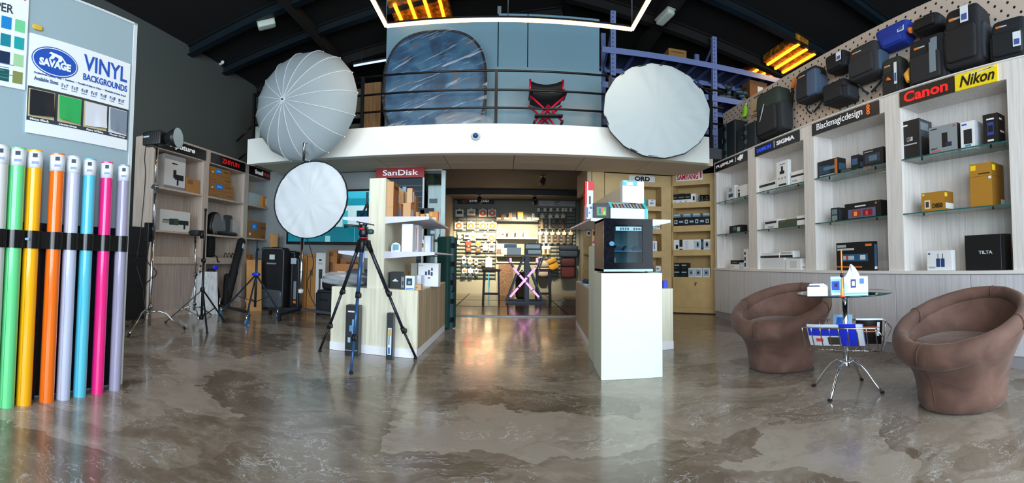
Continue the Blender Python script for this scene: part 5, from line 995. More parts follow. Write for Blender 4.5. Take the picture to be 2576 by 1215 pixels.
island([(.86, 4.44), (1.715, 4.47), (1.80, 6.3), (1.02, 6.5)], .68, (1.24, 1.40), (4.46, 6.2), 1.88,
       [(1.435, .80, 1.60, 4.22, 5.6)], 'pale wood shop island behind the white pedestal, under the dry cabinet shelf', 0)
FI = lambda y: Fr((0, y, 0), (1, 0))
gl = 'goods on the wood island behind the tripod'
def IB(y, px0, px1, yt, z, d, label, col, prints=(), **k): k.setdefault('c0', 0); k.setdefault('group', gl); return carton(FI(y), px0, px1, yt, z, d, label, col, prints, **k)
TA, TB, TC_ = 1.436, 1.071, .681
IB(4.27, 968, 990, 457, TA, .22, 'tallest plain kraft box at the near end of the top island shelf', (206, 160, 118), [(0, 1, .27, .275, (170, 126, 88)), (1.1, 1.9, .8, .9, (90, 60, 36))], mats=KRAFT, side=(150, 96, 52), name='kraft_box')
IB(4.62, 1000, 1009, 505, TA, .1, 'small kraft box with a blue striped label, beside the tallest kraft box', (190, 140, 90), [(.2, .9, .15, .7, (120, 150, 210))], name='kraft_box', h=.17)
IB(4.62, 1000, 1015, 470, TA + .172, .1, 'kraft box with a pale blue label stacked behind the tallest kraft box', (200, 150, 100), [(.1, .4, .1, .8, (170, 195, 230))], name='kraft_box', h=.15)
IB(4.40, 1014, 1033, 506, TA, .16, 'square kraft box supporting the taller labelled one on the top island shelf', (212, 168, 124), [(1.2, 1.8, .1, .6, (150, 180, 220))], mats=KRAFT, side=(176, 120, 70), name='kraft_box', h=.16)
IB(4.42, 1024, 1037, 466, TA + .163, .12, 'upright kraft box with white side label, top of the stack on the island shelf', (206, 160, 112), [(1.2, 1.8, .1, .8, (210, 220, 235))], side=(150, 100, 60), name='kraft_box', h=.16)
IB(4.80, 1035, 1046, 492, TA, .12, 'dark brown kraft box behind the square kraft box', (146, 92, 46), [(.1, .3, .2, .8, (90, 60, 30))], name='kraft_box')
IB(4.76, 1041, 1048, 464, TA + .3, .05, 'white tool with a red base on top of the dark brown kraft box', (226, 232, 240), [(0, 1, 0, .2, (200, 30, 30)), (0, 1, .4, .6, (70, 130, 190))], h=.14) if False else None
for i, (y, a, b, yt, c, l) in enumerate(((4.6, 1046, 1053, 533, (196, 140, 84), 'tiny kraft box along the shelf edge, first after the kraft stack'), (4.75, 1057, 1068, 538, (206, 150, 92), 'tiny orange-brown box along the shelf edge, second after the kraft stack'), (4.9, 1070, 1078, 537, (226, 228, 222), 'tiny white box along the shelf edge, before the orange cube'), (5.1, 1079, 1101, 532, (214, 142, 66), 'orange kraft cube with white label at the far end of the top island shelf'))):
    IB(y, a, b, yt, TA, .09, l, c, [(.3, .8, .1, .5, (226, 228, 232)), (.1, .4, .6, .9, (240, 180, 90))], name='small_box')
# middle shelf
a, _ = FI(4.3).px(995, 620); t = T('hang_card', 'white arched blister card with teal print on the middle island shelf', 'card', (a, 4.32, TB))
g = G(); n = 14; g.prism([(a - .045, 4.31, TB), (a + .045, 4.31, TB)] + [(a + .045 * math.cos(PI * k / n), 4.31, TB + .05 + .045 * math.sin(PI * k / n)) for k in range(n + 1)], (0, -.02, 0)); g.build('card', mat((226, 234, 240), .3), t)
g = G(); [g.fb(FI(4.31), a - .025 + .008 * k, a - .005 + .01 * k, TB + .01 + .012 * k, TB + .02 + .013 * k, .003, .001) for k in range(4)]; g.fb(FI(4.31), a - .03, a + .03, TB + .015, TB + .075, .0022, .0008, 0); g.build('print', mat((110, 160, 180), .5), t)
IB(4.34, 1011, 1038, 563, TB, .12, 'tall plain white box standing on the middle island shelf', (236, 238, 242), [(1.3, 1.32, 0, 1, Lg)], side=(216, 220, 226), name='white_box')
IB(4.60, 1044, 1053, 566, TB, .2, 'thin white folder box beside the tall plain white box', (210, 212, 220), [(.3, .5, .1, .9, (170, 120, 110))], name='white_box')
IB(4.9, 1058, 1066, 603, TB, .1, 'small white box with an amber camera picture, middle island shelf', Wt, [(.1, .9, .4, .7, K), (.3, .7, .45, .6, (230, 150, 40))], name='white_box')
IB(5.0, 1067, 1086, 593, TB, .12, 'wide white box with a blue edge at the far end of the middle island shelf', Wt, [(.86, 1, 0, 1, (40, 110, 200))], name='white_box')
# counter
IB(4.42, 964, 979, 685, TC_, .12, 'half-hidden black box next to the spine on the island counter', (22, 23, 26), [(.1, .3, .2, .8, Dk)], name='black_box')
IB(4.32, 981, 1008, 684, TC_, .14, 'black box with a small white crown logo on the island counter', (24, 26, 30), [(.26, .74, .42, .5, (210, 224, 236)), (.4, .6, .5, .58, (210, 224, 236))], name='black_box')
IB(4.28, 1008, 1018, 694, TC_, .1, 'small box with a dark floral print on the island counter', (60, 66, 70), [(.1, .9, .1, .9, (120, 134, 140)), (.3, .7, .3, .6, (40, 46, 50))], name='small_box')
IB(4.24, 1019, 1043, 694, TC_, .12, 'white box picturing a black action camera with a blue lens, front of the island counter', (214, 224, 234), [(.14, .74, .3, .82, (16, 20, 28)), (.3, .58, .4, .62, (60, 150, 210)), (.1, .9, .04, .12, (50, 120, 190))], name='camera_box')
IB(4.60, 1045, 1062, 693, TC_, .1, 'white box with lilac edge behind the action camera box', (226, 228, 236), [(.85, 1, 0, 1, (150, 150, 210))], name='white_box')
IB(4.22, 1044, 1059, 716, TC_, .08, 'small kraft box lying at the corner of the island counter', (196, 146, 96), [(.1, .4, .3, .6, (150, 104, 60))], mats=KRAFT, name='kraft_box')
IB(4.78, 1052, 1103, 662, TC_, .16, 'big white box with dark blue icons and a carry lid on the island counter', (230, 232, 236), [(.34, .44, .48, .64, (34, 44, 84)), (.48, .58, .5, .7, (34, 44, 84)), (.62, .72, .46, .62, (34, 44, 84)), (.64, .72, .68, .8, (34, 44, 84)), (.48, .6, .34, .4, (90, 100, 140)), (.05, .24, .88, .92, Lg)], name='white_box')
IB(5.0, 1034, 1050, 662, TC_, .16, 'pale plain carton behind the big white icon box', (214, 212, 204), [], name='white_box')
IB(5.3, 1000, 1026, 682, TC_, .1, 'orange and white box behind the black crown logo box', (226, 132, 66), [(.3, .9, .1, .6, Wt)], name='small_box')
# crumpled clear bag with grey contents on the near corner
c = FI(4.45).p(FI(4.45).px(868, 705)[0], .76, 0); t = T('plastic_bag', 'crumpled clear plastic bag with grey cloth inside on the island counter', 'bag', (c.x, c.y, .681))
g = G(); g.sup(c, (.50, .26, .15), .8, 40, 20, wob=.12); o = g.build('film', mat((214, 222, 230), .12, alpha=.28, bump=.9, bscale=11, name='clear_film'), t)
g = G(); g.sup(c + Vector((.14, .02, .02)), (.26, .2, .19), .7, wob=.06); g.build('grey_cloth', mat((74, 78, 82), .8, bump=.5, bscale=12), t)
# two upright slim boxes standing before the island
IB(4.08, 870, 903, 768, 0, .09, 'tall slim black tripod box with white tripod pictures standing before the island', (20, 26, 34), [(.16, .66, .86, .89, (210, 220, 230)), (.5, .8, .56, .72, (120, 160, 190)), (.3, .6, .48, .6, (90, 140, 180)), (.5, .62, .3, .52, (110, 150, 190)), (.2, .4, .26, .36, (150, 180, 200)), (.05, .95, .1, .11, (180, 190, 200))], side=(52, 58, 64), name='tripod_box', group=None)
IB(4.06, 973, 989, 788, 0, .07, 'slim dark selfie stick box with a window panel, standing at the island corner', (24, 30, 36), [(.2, .8, .1, .68, (206, 220, 232)), (.25, .75, .5, .66, (190, 160, 100)), (.36, .5, .32, .5, (26, 50, 90)), (.3, .6, .12, .26, (40, 110, 180))], side=(80, 84, 92), name='stick_box', group=None)

# ---------------------------------------------------------------- big tripod
fa, fb_, fc = fl(805, 886), fl(883, 942), fl(1045, 905); ap = Vector((-1.222, 3.80, 0)); 
dist = math.hypot(ap.x, ap.y); zA = along(905, 612, dist).z
t = T('camera_tripod', 'large dark blue black tripod with red-ringed head before the wood island', 'tripod', ap)
TM = mat((24, 34, 48), .35); TL = mat((44, 84, 130), .3, .3)
for i, f in enumerate((fa, fb_, fc)):
    tp = ap + ZV * zA + (f - ap).normalized() * .045; m1, m2 = tp.lerp(f, .42), tp.lerp(f, .74); ee = f + ZV * .03
    g = G(); g.tube([tp, m1], [.017, .017], 12); lg = g.build('leg', TL if i == 1 else TM, t)
    g = G(); g.tube([m1, m2], .0135, 12); g.build('middle_section', TL if i == 1 else TM, lg); g = G(); g.tube([m2, ee], .011, 12); g.build('lower_section', TL if i == 1 else BLACK, lg)
    dr = (f - tp).normalized()
    for m_ in (m1, m2): g = G(); g.tube([m_ - dr * .03, m_ + dr * .025], .021, 12); g.sup(m_ + Vector((.02, -.012, 0)), (.03, .03, .045), .5); g.build('flip_lock', BLACK, lg)
    g = G(); g.tube([ee, f + ZV * .006], [.014, .018], 12); g.build('rubber_foot', RUBBER, lg)
    g = G(); g.tube([tp + ZV * .03, tp, tp + dr * .09], [.024, .026, .02], 12); g.build('shoulder_joint', BLACK, lg)
g = G(); g.lathe([(.05, zA - .02), (.055, zA + .0), (.05, zA + .03), (.035, zA + .045)], 20, (ap.x, ap.y, 0)); g.build('spider', BLACK, t)
g = G(); g.lathe([(.037, zA + .045), (.037, zA + .058)], 20, (ap.x, ap.y, 0)); g.build('red_ring', RED, t)
g = G(); g.cyl((ap.x, ap.y, zA - .28), (ap.x, ap.y, zA), .014, 12); g.build('centre_column', mat((190, 205, 215), .25, .8), t)
g = G(); g.fb(Fr((ap.x, ap.y - .03, 0), (1, 0)), -.018, .018, zA - .17, zA - .02, .012, 0); g.build('level_plate', mat((226, 232, 236), .4), t)
g = G(); zh = zA + .06; g.lathe([(.03, zh), (.042, zh + .03), (.036, zh + .07), (.028, zh + .10), (.034, zh + .12)], 20, (ap.x, ap.y, 0)); hd = g.build('head', mat((20, 26, 36), .35), t)
g = G(); g.cyl((ap.x - .03, ap.y - .045, zh + .075), (ap.x + .02, ap.y - .05, zh + .075), .012, 10); g.build('red_dial', RED, hd)
g = G(); g.beam((ap.x - .06, ap.y, zh + .145), (ap.x + .09, ap.y, zh + .115), .05, .012); g.build('quick_plate', BLACK, hd)
g = G(); g.tube([(ap.x - .03, ap.y, zh + .1), (ap.x - .12, ap.y - .02, zh + .11), (ap.x - .17, ap.y - .03, zh + .1)], [.012, .012, .02], 10); g.build('pan_handle', mat((30, 44, 48), .5), hd)
g = G(); g.sup((ap.x + .07, ap.y - .02, zh + .05), (.06, .05, .05), .7); g.build('side_knob', mat((36, 60, 56), .4), hd)
g = G(); g.sup((ap.x - .02, ap.y, zh + .125), (.05, .04, .03), .7); g.build('silver_clamp', STEEL, hd)

# ---------------------------------------------------------------- white pedestals and dry cabinet
PW = mat((214, 222, 208), .55, name='pedestal_white')
g = G(); g.prism([(.742, 3.476, .892), (1.228, 3.434, .892), (1.262, 3.88, .892), (.775, 3.93, .892)], (0, 0, .892)); g.build('pedestal', PW, label='wide white pedestal carrying the black dry cabinet', cat='pedestal', bev=.004, group='white pedestals')
g = G(); g.prism([(.79, 3.96, 1.147), (1.12, 3.94, 1.147), (1.14, 4.36, 1.147), (.81, 4.38, 1.147)], (0, 0, 1.147)); g.build('pedestal', mat((204, 214, 198), .55), label='taller narrow white pedestal standing behind the dry cabinet pedestal', cat='pedestal', bev=.004, group='white pedestals')
x0, x1, y0, y1, z0, z1 = .765, 1.168, 3.50, 3.86, .905, 1.36
t = T('dry_cabinet', 'black glass-door dry cabinet on the wide white pedestal', 'cabinet', ((x0 + x1) / 2, (y0 + y1) / 2, .893))
g = G(); g.box(x0, x0 + .012, y0, y1, z0, z1); g.box(x1 - .012, x1, y0, y1, z0, z1); g.box(x0, x1, y1 - .012, y1, z0, z1); g.box(x0, x1, y0, y1, z0, z0 + .02); g.box(x0, x1, y0, y1, z1 - .02, z1); g.build('shell', mat((92, 84, 76), .45, .3), t)
fr = Fr((0, y0, 0), (1, 0)); dx0, dx1, dz0, dz1 = x0 + .085, x1 - .085, z0 + .075, z1 - .055
g = G(); g.fb(fr, x0, dx0, z0 + .02, z1, .012, 0); g.fb(fr, dx1, x1, z0 + .02, z1, .012, 0); g.fb(fr, dx0, dx1, z0 + .02, dz0, .012, 0); g.fb(fr, dx0, dx1, dz1, z1, .012, 0); dm = mat((9, 11, 19), .12, name='black_door'); dm.node_tree.nodes['Principled BSDF'].inputs['Specular IOR Level'].default_value = .12; dr = g.build('door', dm, t)
g = G(); g.fb(fr, dx0, dx1, dz0, dz1, .008, .004); g.build('door_glass', mat((176, 206, 214), .03, trans=1, name='tinted_glass'), dr); mat((176, 206, 214), .03, trans=1, name='tinted_glass').node_tree.nodes['Principled BSDF'].inputs['IOR'].default_value = 1.15
g = G(); g.fb(fr, dx0 + .01, dx1 - .01, dz1 - .05, dz1 - .015, .014, .0125); g.build('control_strip', mat((110, 165, 185), .3), dr)
for k in range(8): g = G(); g.fb(fr, dx0 + .045 + .02 * k + (.03 if k > 3 else 0), dx0 + .058 + .02 * k + (.03 if k > 3 else 0), dz1 - .043, dz1 - .022, .016, .0142); g.build('display_digit', mat((16, 24, 28), .4), dr)
g = G(); g.cyl(fr.p(x0 + .06, (dz0 + dz1) / 2, .012), fr.p(x0 + .06, (dz0 + dz1) / 2, .03), .02, 20); g.build('lock_knob', mat((50, 96, 124), .25, .5), dr)
g = G(); g.fb(fr, x0, x1, z0, z0 + .02, .014, 0); g.build('bottom_strip', mat((130, 160, 165), .35, .5), t)
g = G(); g.box(x0 + .014, x1 - .014, y0 + .02, y1 - .02, z0 + .17, z0 + .18); g.build('tray', mat((70, 110, 140), .3), t)
g = G(); g.box(x0 + .015, x1 - .015, y1 - .016, y1 - .0125, z0 + .02, z1 - .02); g.build('lining', mat((126, 150, 158), .5), t)
for k in range(3): g = G(); g.prism([(x0 + .1 + k * .085, y0 + .08, z0 + .181), (x0 + .17 + k * .085, y0 + .08, z0 + .181), (x0 + .16 + k * .085, y0 + .08, z0 + .21), (x0 + .125 + k * .085, y0 + .08, z0 + .225)], (0, -.1, 0)); g.build('foam_wedge', mat((60, 84, 104), .8), t)
g = G(); g.box(x0 + .1, x0 + .17, y0 + .05, y0 + .12, z0 + .021, z0 + .05); g.box(x0 + .1, x0 + .13, y0 + .12, y0 + .15, z0 + .021, z0 + .12, 1); g.build('desiccant_pack', [WHITE, mat((200, 150, 110), .6)], t)
for xx in (x0 + .04, x1 - .04): g = G(); g.cyl((xx, y0 + .04, .8925), (xx, y0 + .04, .906), .012, 12); g.build('foot', BLACK, t)
gr = 'goods on the shelf above the dry cabinet'
# teal tray machine
fr = FI(4.30); a0, a1 = fr.px(1536, 530)[0], fr.px(1630, 530)[0]; zt = fr.px(1580, 506)[1]; Z = 1.436; zf = fr.px(1580, 524)[1]
t = T('card_dispenser', 'turquoise and white counter display tray above the dry cabinet', 'display tray', ((a0 + a1) / 2, 4.4, Z), gr)
g = G(); g.fb(fr, a0, a1 - .03, Z, zf, 0, -.2); g.build('tray_body', mat((206, 240, 240), .35), t, bev=.006)
g = G(); g.prism([(a1, 4.30, Z), (a1, 4.50, Z), (a1, 4.50, zt), (a1 - .0, 4.42, zt), (a1, 4.30, zf)], (.028, 0, 0)); g.prism([(a0 + .028, 4.30, zf), (a0 + .028, 4.50, zf), (a0 + .028, 4.50, zt), (a0 + .028, 4.42, zt)], (.028, 0, 0)); g.box(a0, a1, 4.46, 4.50, zf, zt); g.build('side_cheek', mat((40, 190, 215), .35), t)
g = G(); g.prism([(a0 + .03, 4.32, zf), (a1 - .03, 4.32, zf), (a1 - .03, 4.44, zt - .01), (a0 + .03, 4.44, zt - .01)], (0, .0, .01)); 
for k in range(9): x = a0 + .05 + k * (a1 - a0 - .1) / 8.5; g.prism([(x, 4.32, zf + .004), (x + .022, 4.32, zf + .004), (x + .022, 4.42, zt - .012), (x, 4.42, zt - .012)], (0, .001, .004), 1 + k % 2)
g.build('card_rows', [mat((16, 18, 28), .4), mat((150, 110, 70), .4), mat((120, 150, 190), .4)], t)
IB(4.43, 1566, 1603, 454, zt + .0, .1, 'white box with a teal lid standing on the turquoise display tray', (236, 240, 240), [(0, 1, .76, 1, (90, 180, 190)), (.28, .72, .79, .92, (236, 244, 244)), (.1, .3, .94, .98, Wt)], group=gr, name='white_box')
IB(4.30, 1494, 1533, 511, Z, .08, 'black digital photo frame showing a green scene on the island shelf', (16, 18, 22), [(.14, .84, .16, .8, (40, 50, 60)), (.2, .78, .22, .74, (70, 150, 60)), (.3, .45, .3, .66, (40, 70, 110)), (.5, .62, .4, .7, (200, 90, 60)), (.6, .74, .25, .5, (160, 190, 90))], group=gr, name='digital_display', cat='display')
IB(4.36, 1476, 1493, 514, Z, .12, 'white and blue box beside the black photo frame', (230, 236, 244), [(0, .22, .1, .8, (30, 100, 220)), (.4, .8, .7, .85, (60, 110, 170)), (.3, .5, .35, .5, (60, 130, 220))], group=gr, name='white_box')
g4 = IB(4.75, 1472, 1495, 456, 1.436, .1, 'tall red box with a white window and dark device picture on the island shelf', (206, 22, 26), [(.26, .88, .22, .78, (200, 222, 232)), (.42, .62, .34, .64, (24, 20, 22)), (.2, .32, .1, .98, (226, 220, 222))], group=gr, name='red_box')
# small goods on the island counter edge and the taller pedestal
fr = FI(4.1); a, _ = fr.px(1500, 612); t = T('trinket_box', 'pink and red trinket on a white box on the taller pedestal', 'trinket', (a, 4.12, 1.148))
g = G(); g.box(a - .03, a + .04, 4.08, 4.16, 1.148, 1.165); g.build('base', WHITE, t); g = G(); g.sup((a, 4.12, 1.182), (.06, .05, .034), .8, wob=.1); g.build('pink_piece', mat((220, 70, 130), .5), t)
t = T('lens_tray', 'tray of small dark and blue items on the counter edge by the passage', 'tray', (.99, 5.5, .681))
g = G(); g.box(.93, 1.08, 5.3, 5.75, .681, .70); g.build('tray', mat((150, 180, 210), .3), t)
for k in range(4): g = G(); g.sup((1.0, 5.36 + .1 * k, .725), (.08, .07, .05), .6); g.build('lens_cap', mat([(24, 26, 34), (40, 70, 130), (30, 30, 36), (60, 100, 150)][k], .35), t)
fr = FI(4.6); a, b = fr.px(1672, 715); g = G(); g.box(a - .02, a + .03, 4.58, 4.66, .681, .765); g.build('blue_box', mat((30, 60, 220), .4), label='small bright blue box on the far corner of the counter behind the pedestal', cat='box')
for i, (px, c, l) in enumerate(((1481, (230, 232, 236), 'white hang card below the island shelf, first from the passage'), (1496, (226, 120, 50), 'red and white hang card below the island shelf, second from the passage'), (1507, (210, 214, 220), 'white hang card below the island shelf, nearest the spine'))):
    fr = FI(5.55); a = fr.px(px, 575)[0]; t = T('hang_card', l, 'card', (a, 5.55, 1.3)); g = G(); g.box(a - .025, a + .025, 5.55, 5.56, 1.33, 1.40); g.build('card', mat(c, .4), t); g = G(); g.box(a - .014, a + .014, 5.547, 5.5495, 1.345, 1.385); g.build('print', mat((40, 46, 60), .5), t); g = G(); g.cyl((a, 5.555, 1.40), (a, 5.555, 1.418), .003, 6); g.build('hook', STEEL, t)

# ---------------------------------------------------------------- green upright hard case by the doorway
fr = Fr((-.755, 5.94, 0), (.112, .164)); hardcase(0, .205, 0, 1.33, 0, .19, 'tall dark green hard case standing on end at the island corner', fr=fr, col=(22, 66, 62), nlatch=5)
# SanDisk display
yS = 7.3; t = T('accessory_display', 'grid display tower under the red SanDisk sign', 'display', (-1.74, 7.4, 0))
fr = FI(yS); g = G(); g.fb(fr, -2.145, -1.33, 2.445, 2.615, .02, -.03); sg = g.build('header_sign', mat((150, 16, 26), .4), t); text('SanDisk', sg, fr, -2.03, 2.487, .0215, .60, .10, WL, bold=.012)
g = G(); [g.box(x, x + .025, 7.3, 7.34, 0, 2.445) for x in (-2.145, -1.355)]; g.build('side_post', mat((204, 210, 214), .4), t)
g = G(); g.box(-2.12, -1.355, 7.34, 7.36, .3, 2.44)
for k in range(20): g.box(-2.12, -1.355, 7.33, 7.34, .4 + k * .1, .412 + k * .1, 1)
g.build('slat_panel', [mat((28, 44, 56), .6), mat((60, 84, 100), .4)], t)
for i, (px, py, w, h, c, l) in enumerate(((1060, 528, .1, .12, (18, 20, 24), 'black camera gimbal pack'), (1075, 524, .22, .17, (14, 16, 20), 'large black pouch pack'), (1018, 470, .06, .1, (150, 180, 210), 'pale blue card pack'))):
    a, b = fr.px(px, py, .03); g = G(); g.fb(fr, a - w / 2, a + w / 2, b - h, b, .05, .001); g.build('accessory_pack', mat(c, .5), label=l + ' hanging on the grid display under the SanDisk sign', cat='pack')
# glass partition stickers seen beside the door
fr = Fr((0, 7.5, 0), (1, 0))
for i, (px0, px1, y0_, y1_, c, l) in enumerate(((1080, 1100, 500, 511, (70, 90, 92), 'grey brand sticker strip'), (1098, 1113, 524, 540, (196, 206, 200), 'white patterned sticker'), (1083, 1094, 580, 588, (180, 206, 210), 'small pale sticker'))):
    (a0, b1), (a1, b0) = fr.px(px0, y0_), fr.px(px1, y1_); a0 = max(a0, -1.34); a1 = min(a1, -1.08)
    if a1 > a0: g = G(); g.fb(fr, a0, a1, b0, b1, .003, .001); g.build('window_sticker', mat(c, .5), label=l + ' on the glass partition beside the doorway', cat='sticker')

# ---------------------------------------------------------------- wall screen and boxes below it
fr = FI(7.55); t = T('wall_screen', 'large wall-mounted screen with painted teal and white storefront reflection behind the octagonal softbox', 'screen', (-3.08, 7.56, 1.235))
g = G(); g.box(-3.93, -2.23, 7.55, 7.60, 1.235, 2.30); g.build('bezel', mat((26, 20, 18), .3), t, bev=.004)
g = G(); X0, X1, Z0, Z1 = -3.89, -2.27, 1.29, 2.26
SCN = lambda c: mat(c, .15, emit=.55, name='painted_reflection', coat=.5)  # emissive colour blocks paint the storefront's reflection on the screen
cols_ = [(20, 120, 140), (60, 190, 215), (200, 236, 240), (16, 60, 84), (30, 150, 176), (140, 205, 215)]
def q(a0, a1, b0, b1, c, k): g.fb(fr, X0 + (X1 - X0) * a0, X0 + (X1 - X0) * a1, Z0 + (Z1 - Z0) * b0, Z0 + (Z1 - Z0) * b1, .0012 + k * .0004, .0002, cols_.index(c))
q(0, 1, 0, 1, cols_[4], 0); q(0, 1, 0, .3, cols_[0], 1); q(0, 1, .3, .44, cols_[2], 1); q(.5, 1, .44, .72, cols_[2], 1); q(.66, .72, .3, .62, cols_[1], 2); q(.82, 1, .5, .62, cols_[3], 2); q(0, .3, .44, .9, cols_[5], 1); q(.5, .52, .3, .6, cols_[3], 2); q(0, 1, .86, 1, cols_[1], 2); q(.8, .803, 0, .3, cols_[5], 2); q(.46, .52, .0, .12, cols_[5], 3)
g.build('reflection_panel', [SCN(c) for c in cols_], t)
# small tripod standing before the screen on the island's hidden shelf
t = T('table_tripod', 'small black tripod standing on the upper island shelf in front of the screen', 'tripod', (-1.48, 4.7, 1.436))
c = Vector((-1.478, 4.7, 1.436)); h = FI(4.7).px(898, 484)[1] - 1.436
g = G(); g.cyl(c + ZV * h * .45, c + ZV * h, .014, 10); g.build('column', mat((60, 66, 70), .4), t)
for e in ((-.08, 0), (.085, 0), (0, .08)): g = G(); g.tube([c + ZV * h * .6, c + Vector((e[0], e[1], .01))], .012, 10); g.build('leg', BLACK, t)
FW = FI(7.2); gw = 'cartons below the wall screen'
def WB_(px0, px1, yt, z, d, label, col, prints=(), **k): k.setdefault('c0', 0); k.setdefault('group', gw); return carton(k.pop('fr', FW), px0, px1, yt, z, d, label, col, prints, **k)
BR = (170, 112, 50)
WB_(752, 772, 643, 0, .2, 'tall brown carton directly behind the softbox pole', BR, [(.3, .6, .5, .8, (126, 80, 34)), (.2, .5, .2, .35, (126, 80, 34))], name='tall_carton')
WB_(774, 794, 637, 0, .18, 'tall brown carton printed with a stick stand drawing', (178, 122, 60), [(.4, .5, .25, .6, (100, 66, 30)), (.3, .7, .6, .7, (100, 66, 30)), (.1, .9, .93, .94, (130, 86, 40))], name='tall_carton')
WB_(795, 819, 636, 0, .16, 'tall white carton picturing a black gimbal stick', (214, 216, 214), [(.35, .55, .2, .56, (56, 62, 66)), (.33, .7, .56, .72, (30, 34, 38)), (.3, .6, .86, .89, Dk), (.25, .7, .8, .83, Lg)], name='tall_carton', fr=FI(7.1))
WB_(823, 846, 629, .34, .2, 'brown carton with dark sketch print above the black case', (174, 116, 56), [(.2, .6, .45, .7, (110, 70, 34)), (.25, .6, .1, .35, (110, 76, 40)), (.2, .6, .8, .95, (120, 80, 40))], name='brown_carton', fr=FI(7.3)) if False else WB_(823, 848, 629, 0, .2, 'tall brown carton with dark sketch print behind the black case', (174, 116, 56), [(.2, .6, .65, .8, (110, 70, 34)), (.25, .6, .5, .6, (110, 76, 40)), (.2, .6, .9, .97, (120, 80, 40))], name='tall_carton', fr=FI(7.3))
WB_(842, 900, 664, 0, .2, 'wide brown carton with two white label bars', (186, 120, 62), [(.12, .45, .82, .85, Wt), (.12, .45, .74, .77, Wt)], name='wide_carton', fr=FI(7.05))
WB_(856, 905, 650, 0, .18, 'brown carton standing behind the one with two label bars', (160, 100, 46), [(.3, .9, .9, .93, (60, 40, 24))], name='wide_carton', fr=FI(7.35))
# black hard case with bag on it
t = T('equipment_case', 'black equipment case on the floor beside the wood island', 'case', (FI(6.75).px(818, 740)[0], 6.8, 0))
a0, a1 = FI(6.75).px(795, 740)[0], FI(6.75).px(838, 740)[0]; g = G(); g.box(a0, a1, 6.72, 7.0, 0, .38); g.build('shell', mat((16, 22, 30), .6), t, bev=.02); g = G(); g.box(a0 + .02, a1 - .02, 6.74, 6.98, .38, .42); g.build('lid', mat((20, 26, 34), .6), t, bev=.01); g = G(); g.tube([((a0 + a1) / 2 - .06, 6.715, .26), ((a0 + a1) / 2 - .05, 6.69, .26), ((a0 + a1) / 2 + .05, 6.69, .26), ((a0 + a1) / 2 + .06, 6.715, .26)], .008, 8); g.build('handle', BLACK, t)
t = T('shoulder_case', 'rounded black bag resting on the black equipment case', 'bag', ((a0 + a1) / 2 + .08, 6.85, .421)); g = G(); g.sup(((a0 + a1) / 2 + .08, 6.86, .55), (.3, .2, .25), .4); g.build('body', mat((14, 15, 18), .7, bump=.2), t); g = G(); g.tube([((a0 + a1) / 2 - .0, 6.86, .66), ((a0 + a1) / 2 + .08, 6.86, .69), ((a0 + a1) / 2 + .16, 6.86, .66)], .01, 8); g.build('handle', BLACK, t)
# black upright soft cases
def softcase(px0, px1, yt, Y, label, patch=True, z0=.02, dep=.22, stick=False):
    fr = FI(Y); a0, a1 = fr.px(px0, 700)[0], fr.px(px1, 700)[0]; h = fr.px((px0 + px1) / 2, yt)[1] - z0; am = (a0 + a1) / 2; t = T('soft_case', label, 'case', (am, Y + dep / 2, 0), 'upright black soft cases below the wall screen')
    g = G(); g.sup((am, Y + dep / 2, z0 + h / 2), (a1 - a0, dep, h), .16, 28, 14); g.build('body', mat((15, 16, 19), .75, bump=.15), t)
    g = G(); w = (a1 - a0) * .46; pts = [(am - w, Y + .004, z0 + .05), (am - w, Y + .004, z0 + h * .93), (am - w * .8, Y + .004, z0 + h * .98), (am + w * .8, Y + .004, z0 + h * .98), (am + w, Y + .004, z0 + h * .93), (am + w, Y + .004, z0 + .05)]; g.tube(pts, .007, 8); g.build('grey_piping', mat((104, 110, 116), .5), t)
    if patch:
        g = G(); g.fb(Fr((am, Y, 0), (1, 0)), -.05, .05, z0 + h * .80, z0 + h * .88, .006, -.02); g.fb(Fr((am, Y, 0), (1, 0)), -.1, .08, z0 + h * .72, z0 + h * .745, .006, -.02, 1); g.build('logo_patch', [mat((206, 212, 216), .5), mat((130, 140, 146), .5)], t)
        g = G(); g.sup((am, Y - .02, z0 + h * .16), (a1 - a0 - .02, .08, h * .3), .3, 20, 10, wob=.03); g.build('plastic_pouch', mat((120, 130, 138), .15, alpha=.4, name='grey_film'), t)
    if stick: g = G(); g.fb(Fr((am, Y, 0), (1, 0)), -.02, .03, z0 + h * .2, z0 + h * .55, .006, -.02); g.fb(Fr((am, Y, 0), (1, 0)), -.02, .03, z0 + h * .12, z0 + h * .17, .006, -.02, 1); g.build('label_strip', [mat((130, 138, 146), .5), ORANGE], t)
    g = G(); g.cyl((am - .06, Y + dep / 2, z0 + h - .01), (am + .06, Y + dep / 2, z0 + h - .01), .02, 10); g.build('handle', BLACK, t)
    for sx_ in (-1, 1): g = G(); g.cyl((am + sx_ * w * .7, Y + dep / 2 - .03, .03), (am + sx_ * w * .7, Y + dep / 2 + .03, .03), .028, 14); g.build('wheel', RUBBER, t)
    return t
softcase(653, 714, 622, 6.75, 'wide black soft case with white logo patch and grey piping', z0=.03)
softcase(712, 741, 632, 7.05, 'black soft case half hidden behind the piped case', patch=False)
softcase(733, 751, 650, 6.95, 'narrow black soft case with grey strip and orange mark', patch=False, stick=True, dep=.16)
g = G(); frc = FI(6.98); a0, b1 = frc.px(736, 649); a1, b0 = frc.px(749, 664); g.fb(FI(6.93), a0, a1, b0, b1, .012, .002); g.build('control_box', mat((170, 190, 206), .4), label='small pale blue control box on top of the narrow black soft case', cat='box') 
WB_(617, 628, 640, 0, .1, 'narrow brown carton at the corner of the deepest bookcase', (166, 104, 44), [(.2, .8, .08, .16, Wt)], fr=FI(6.9), name='tall_carton')
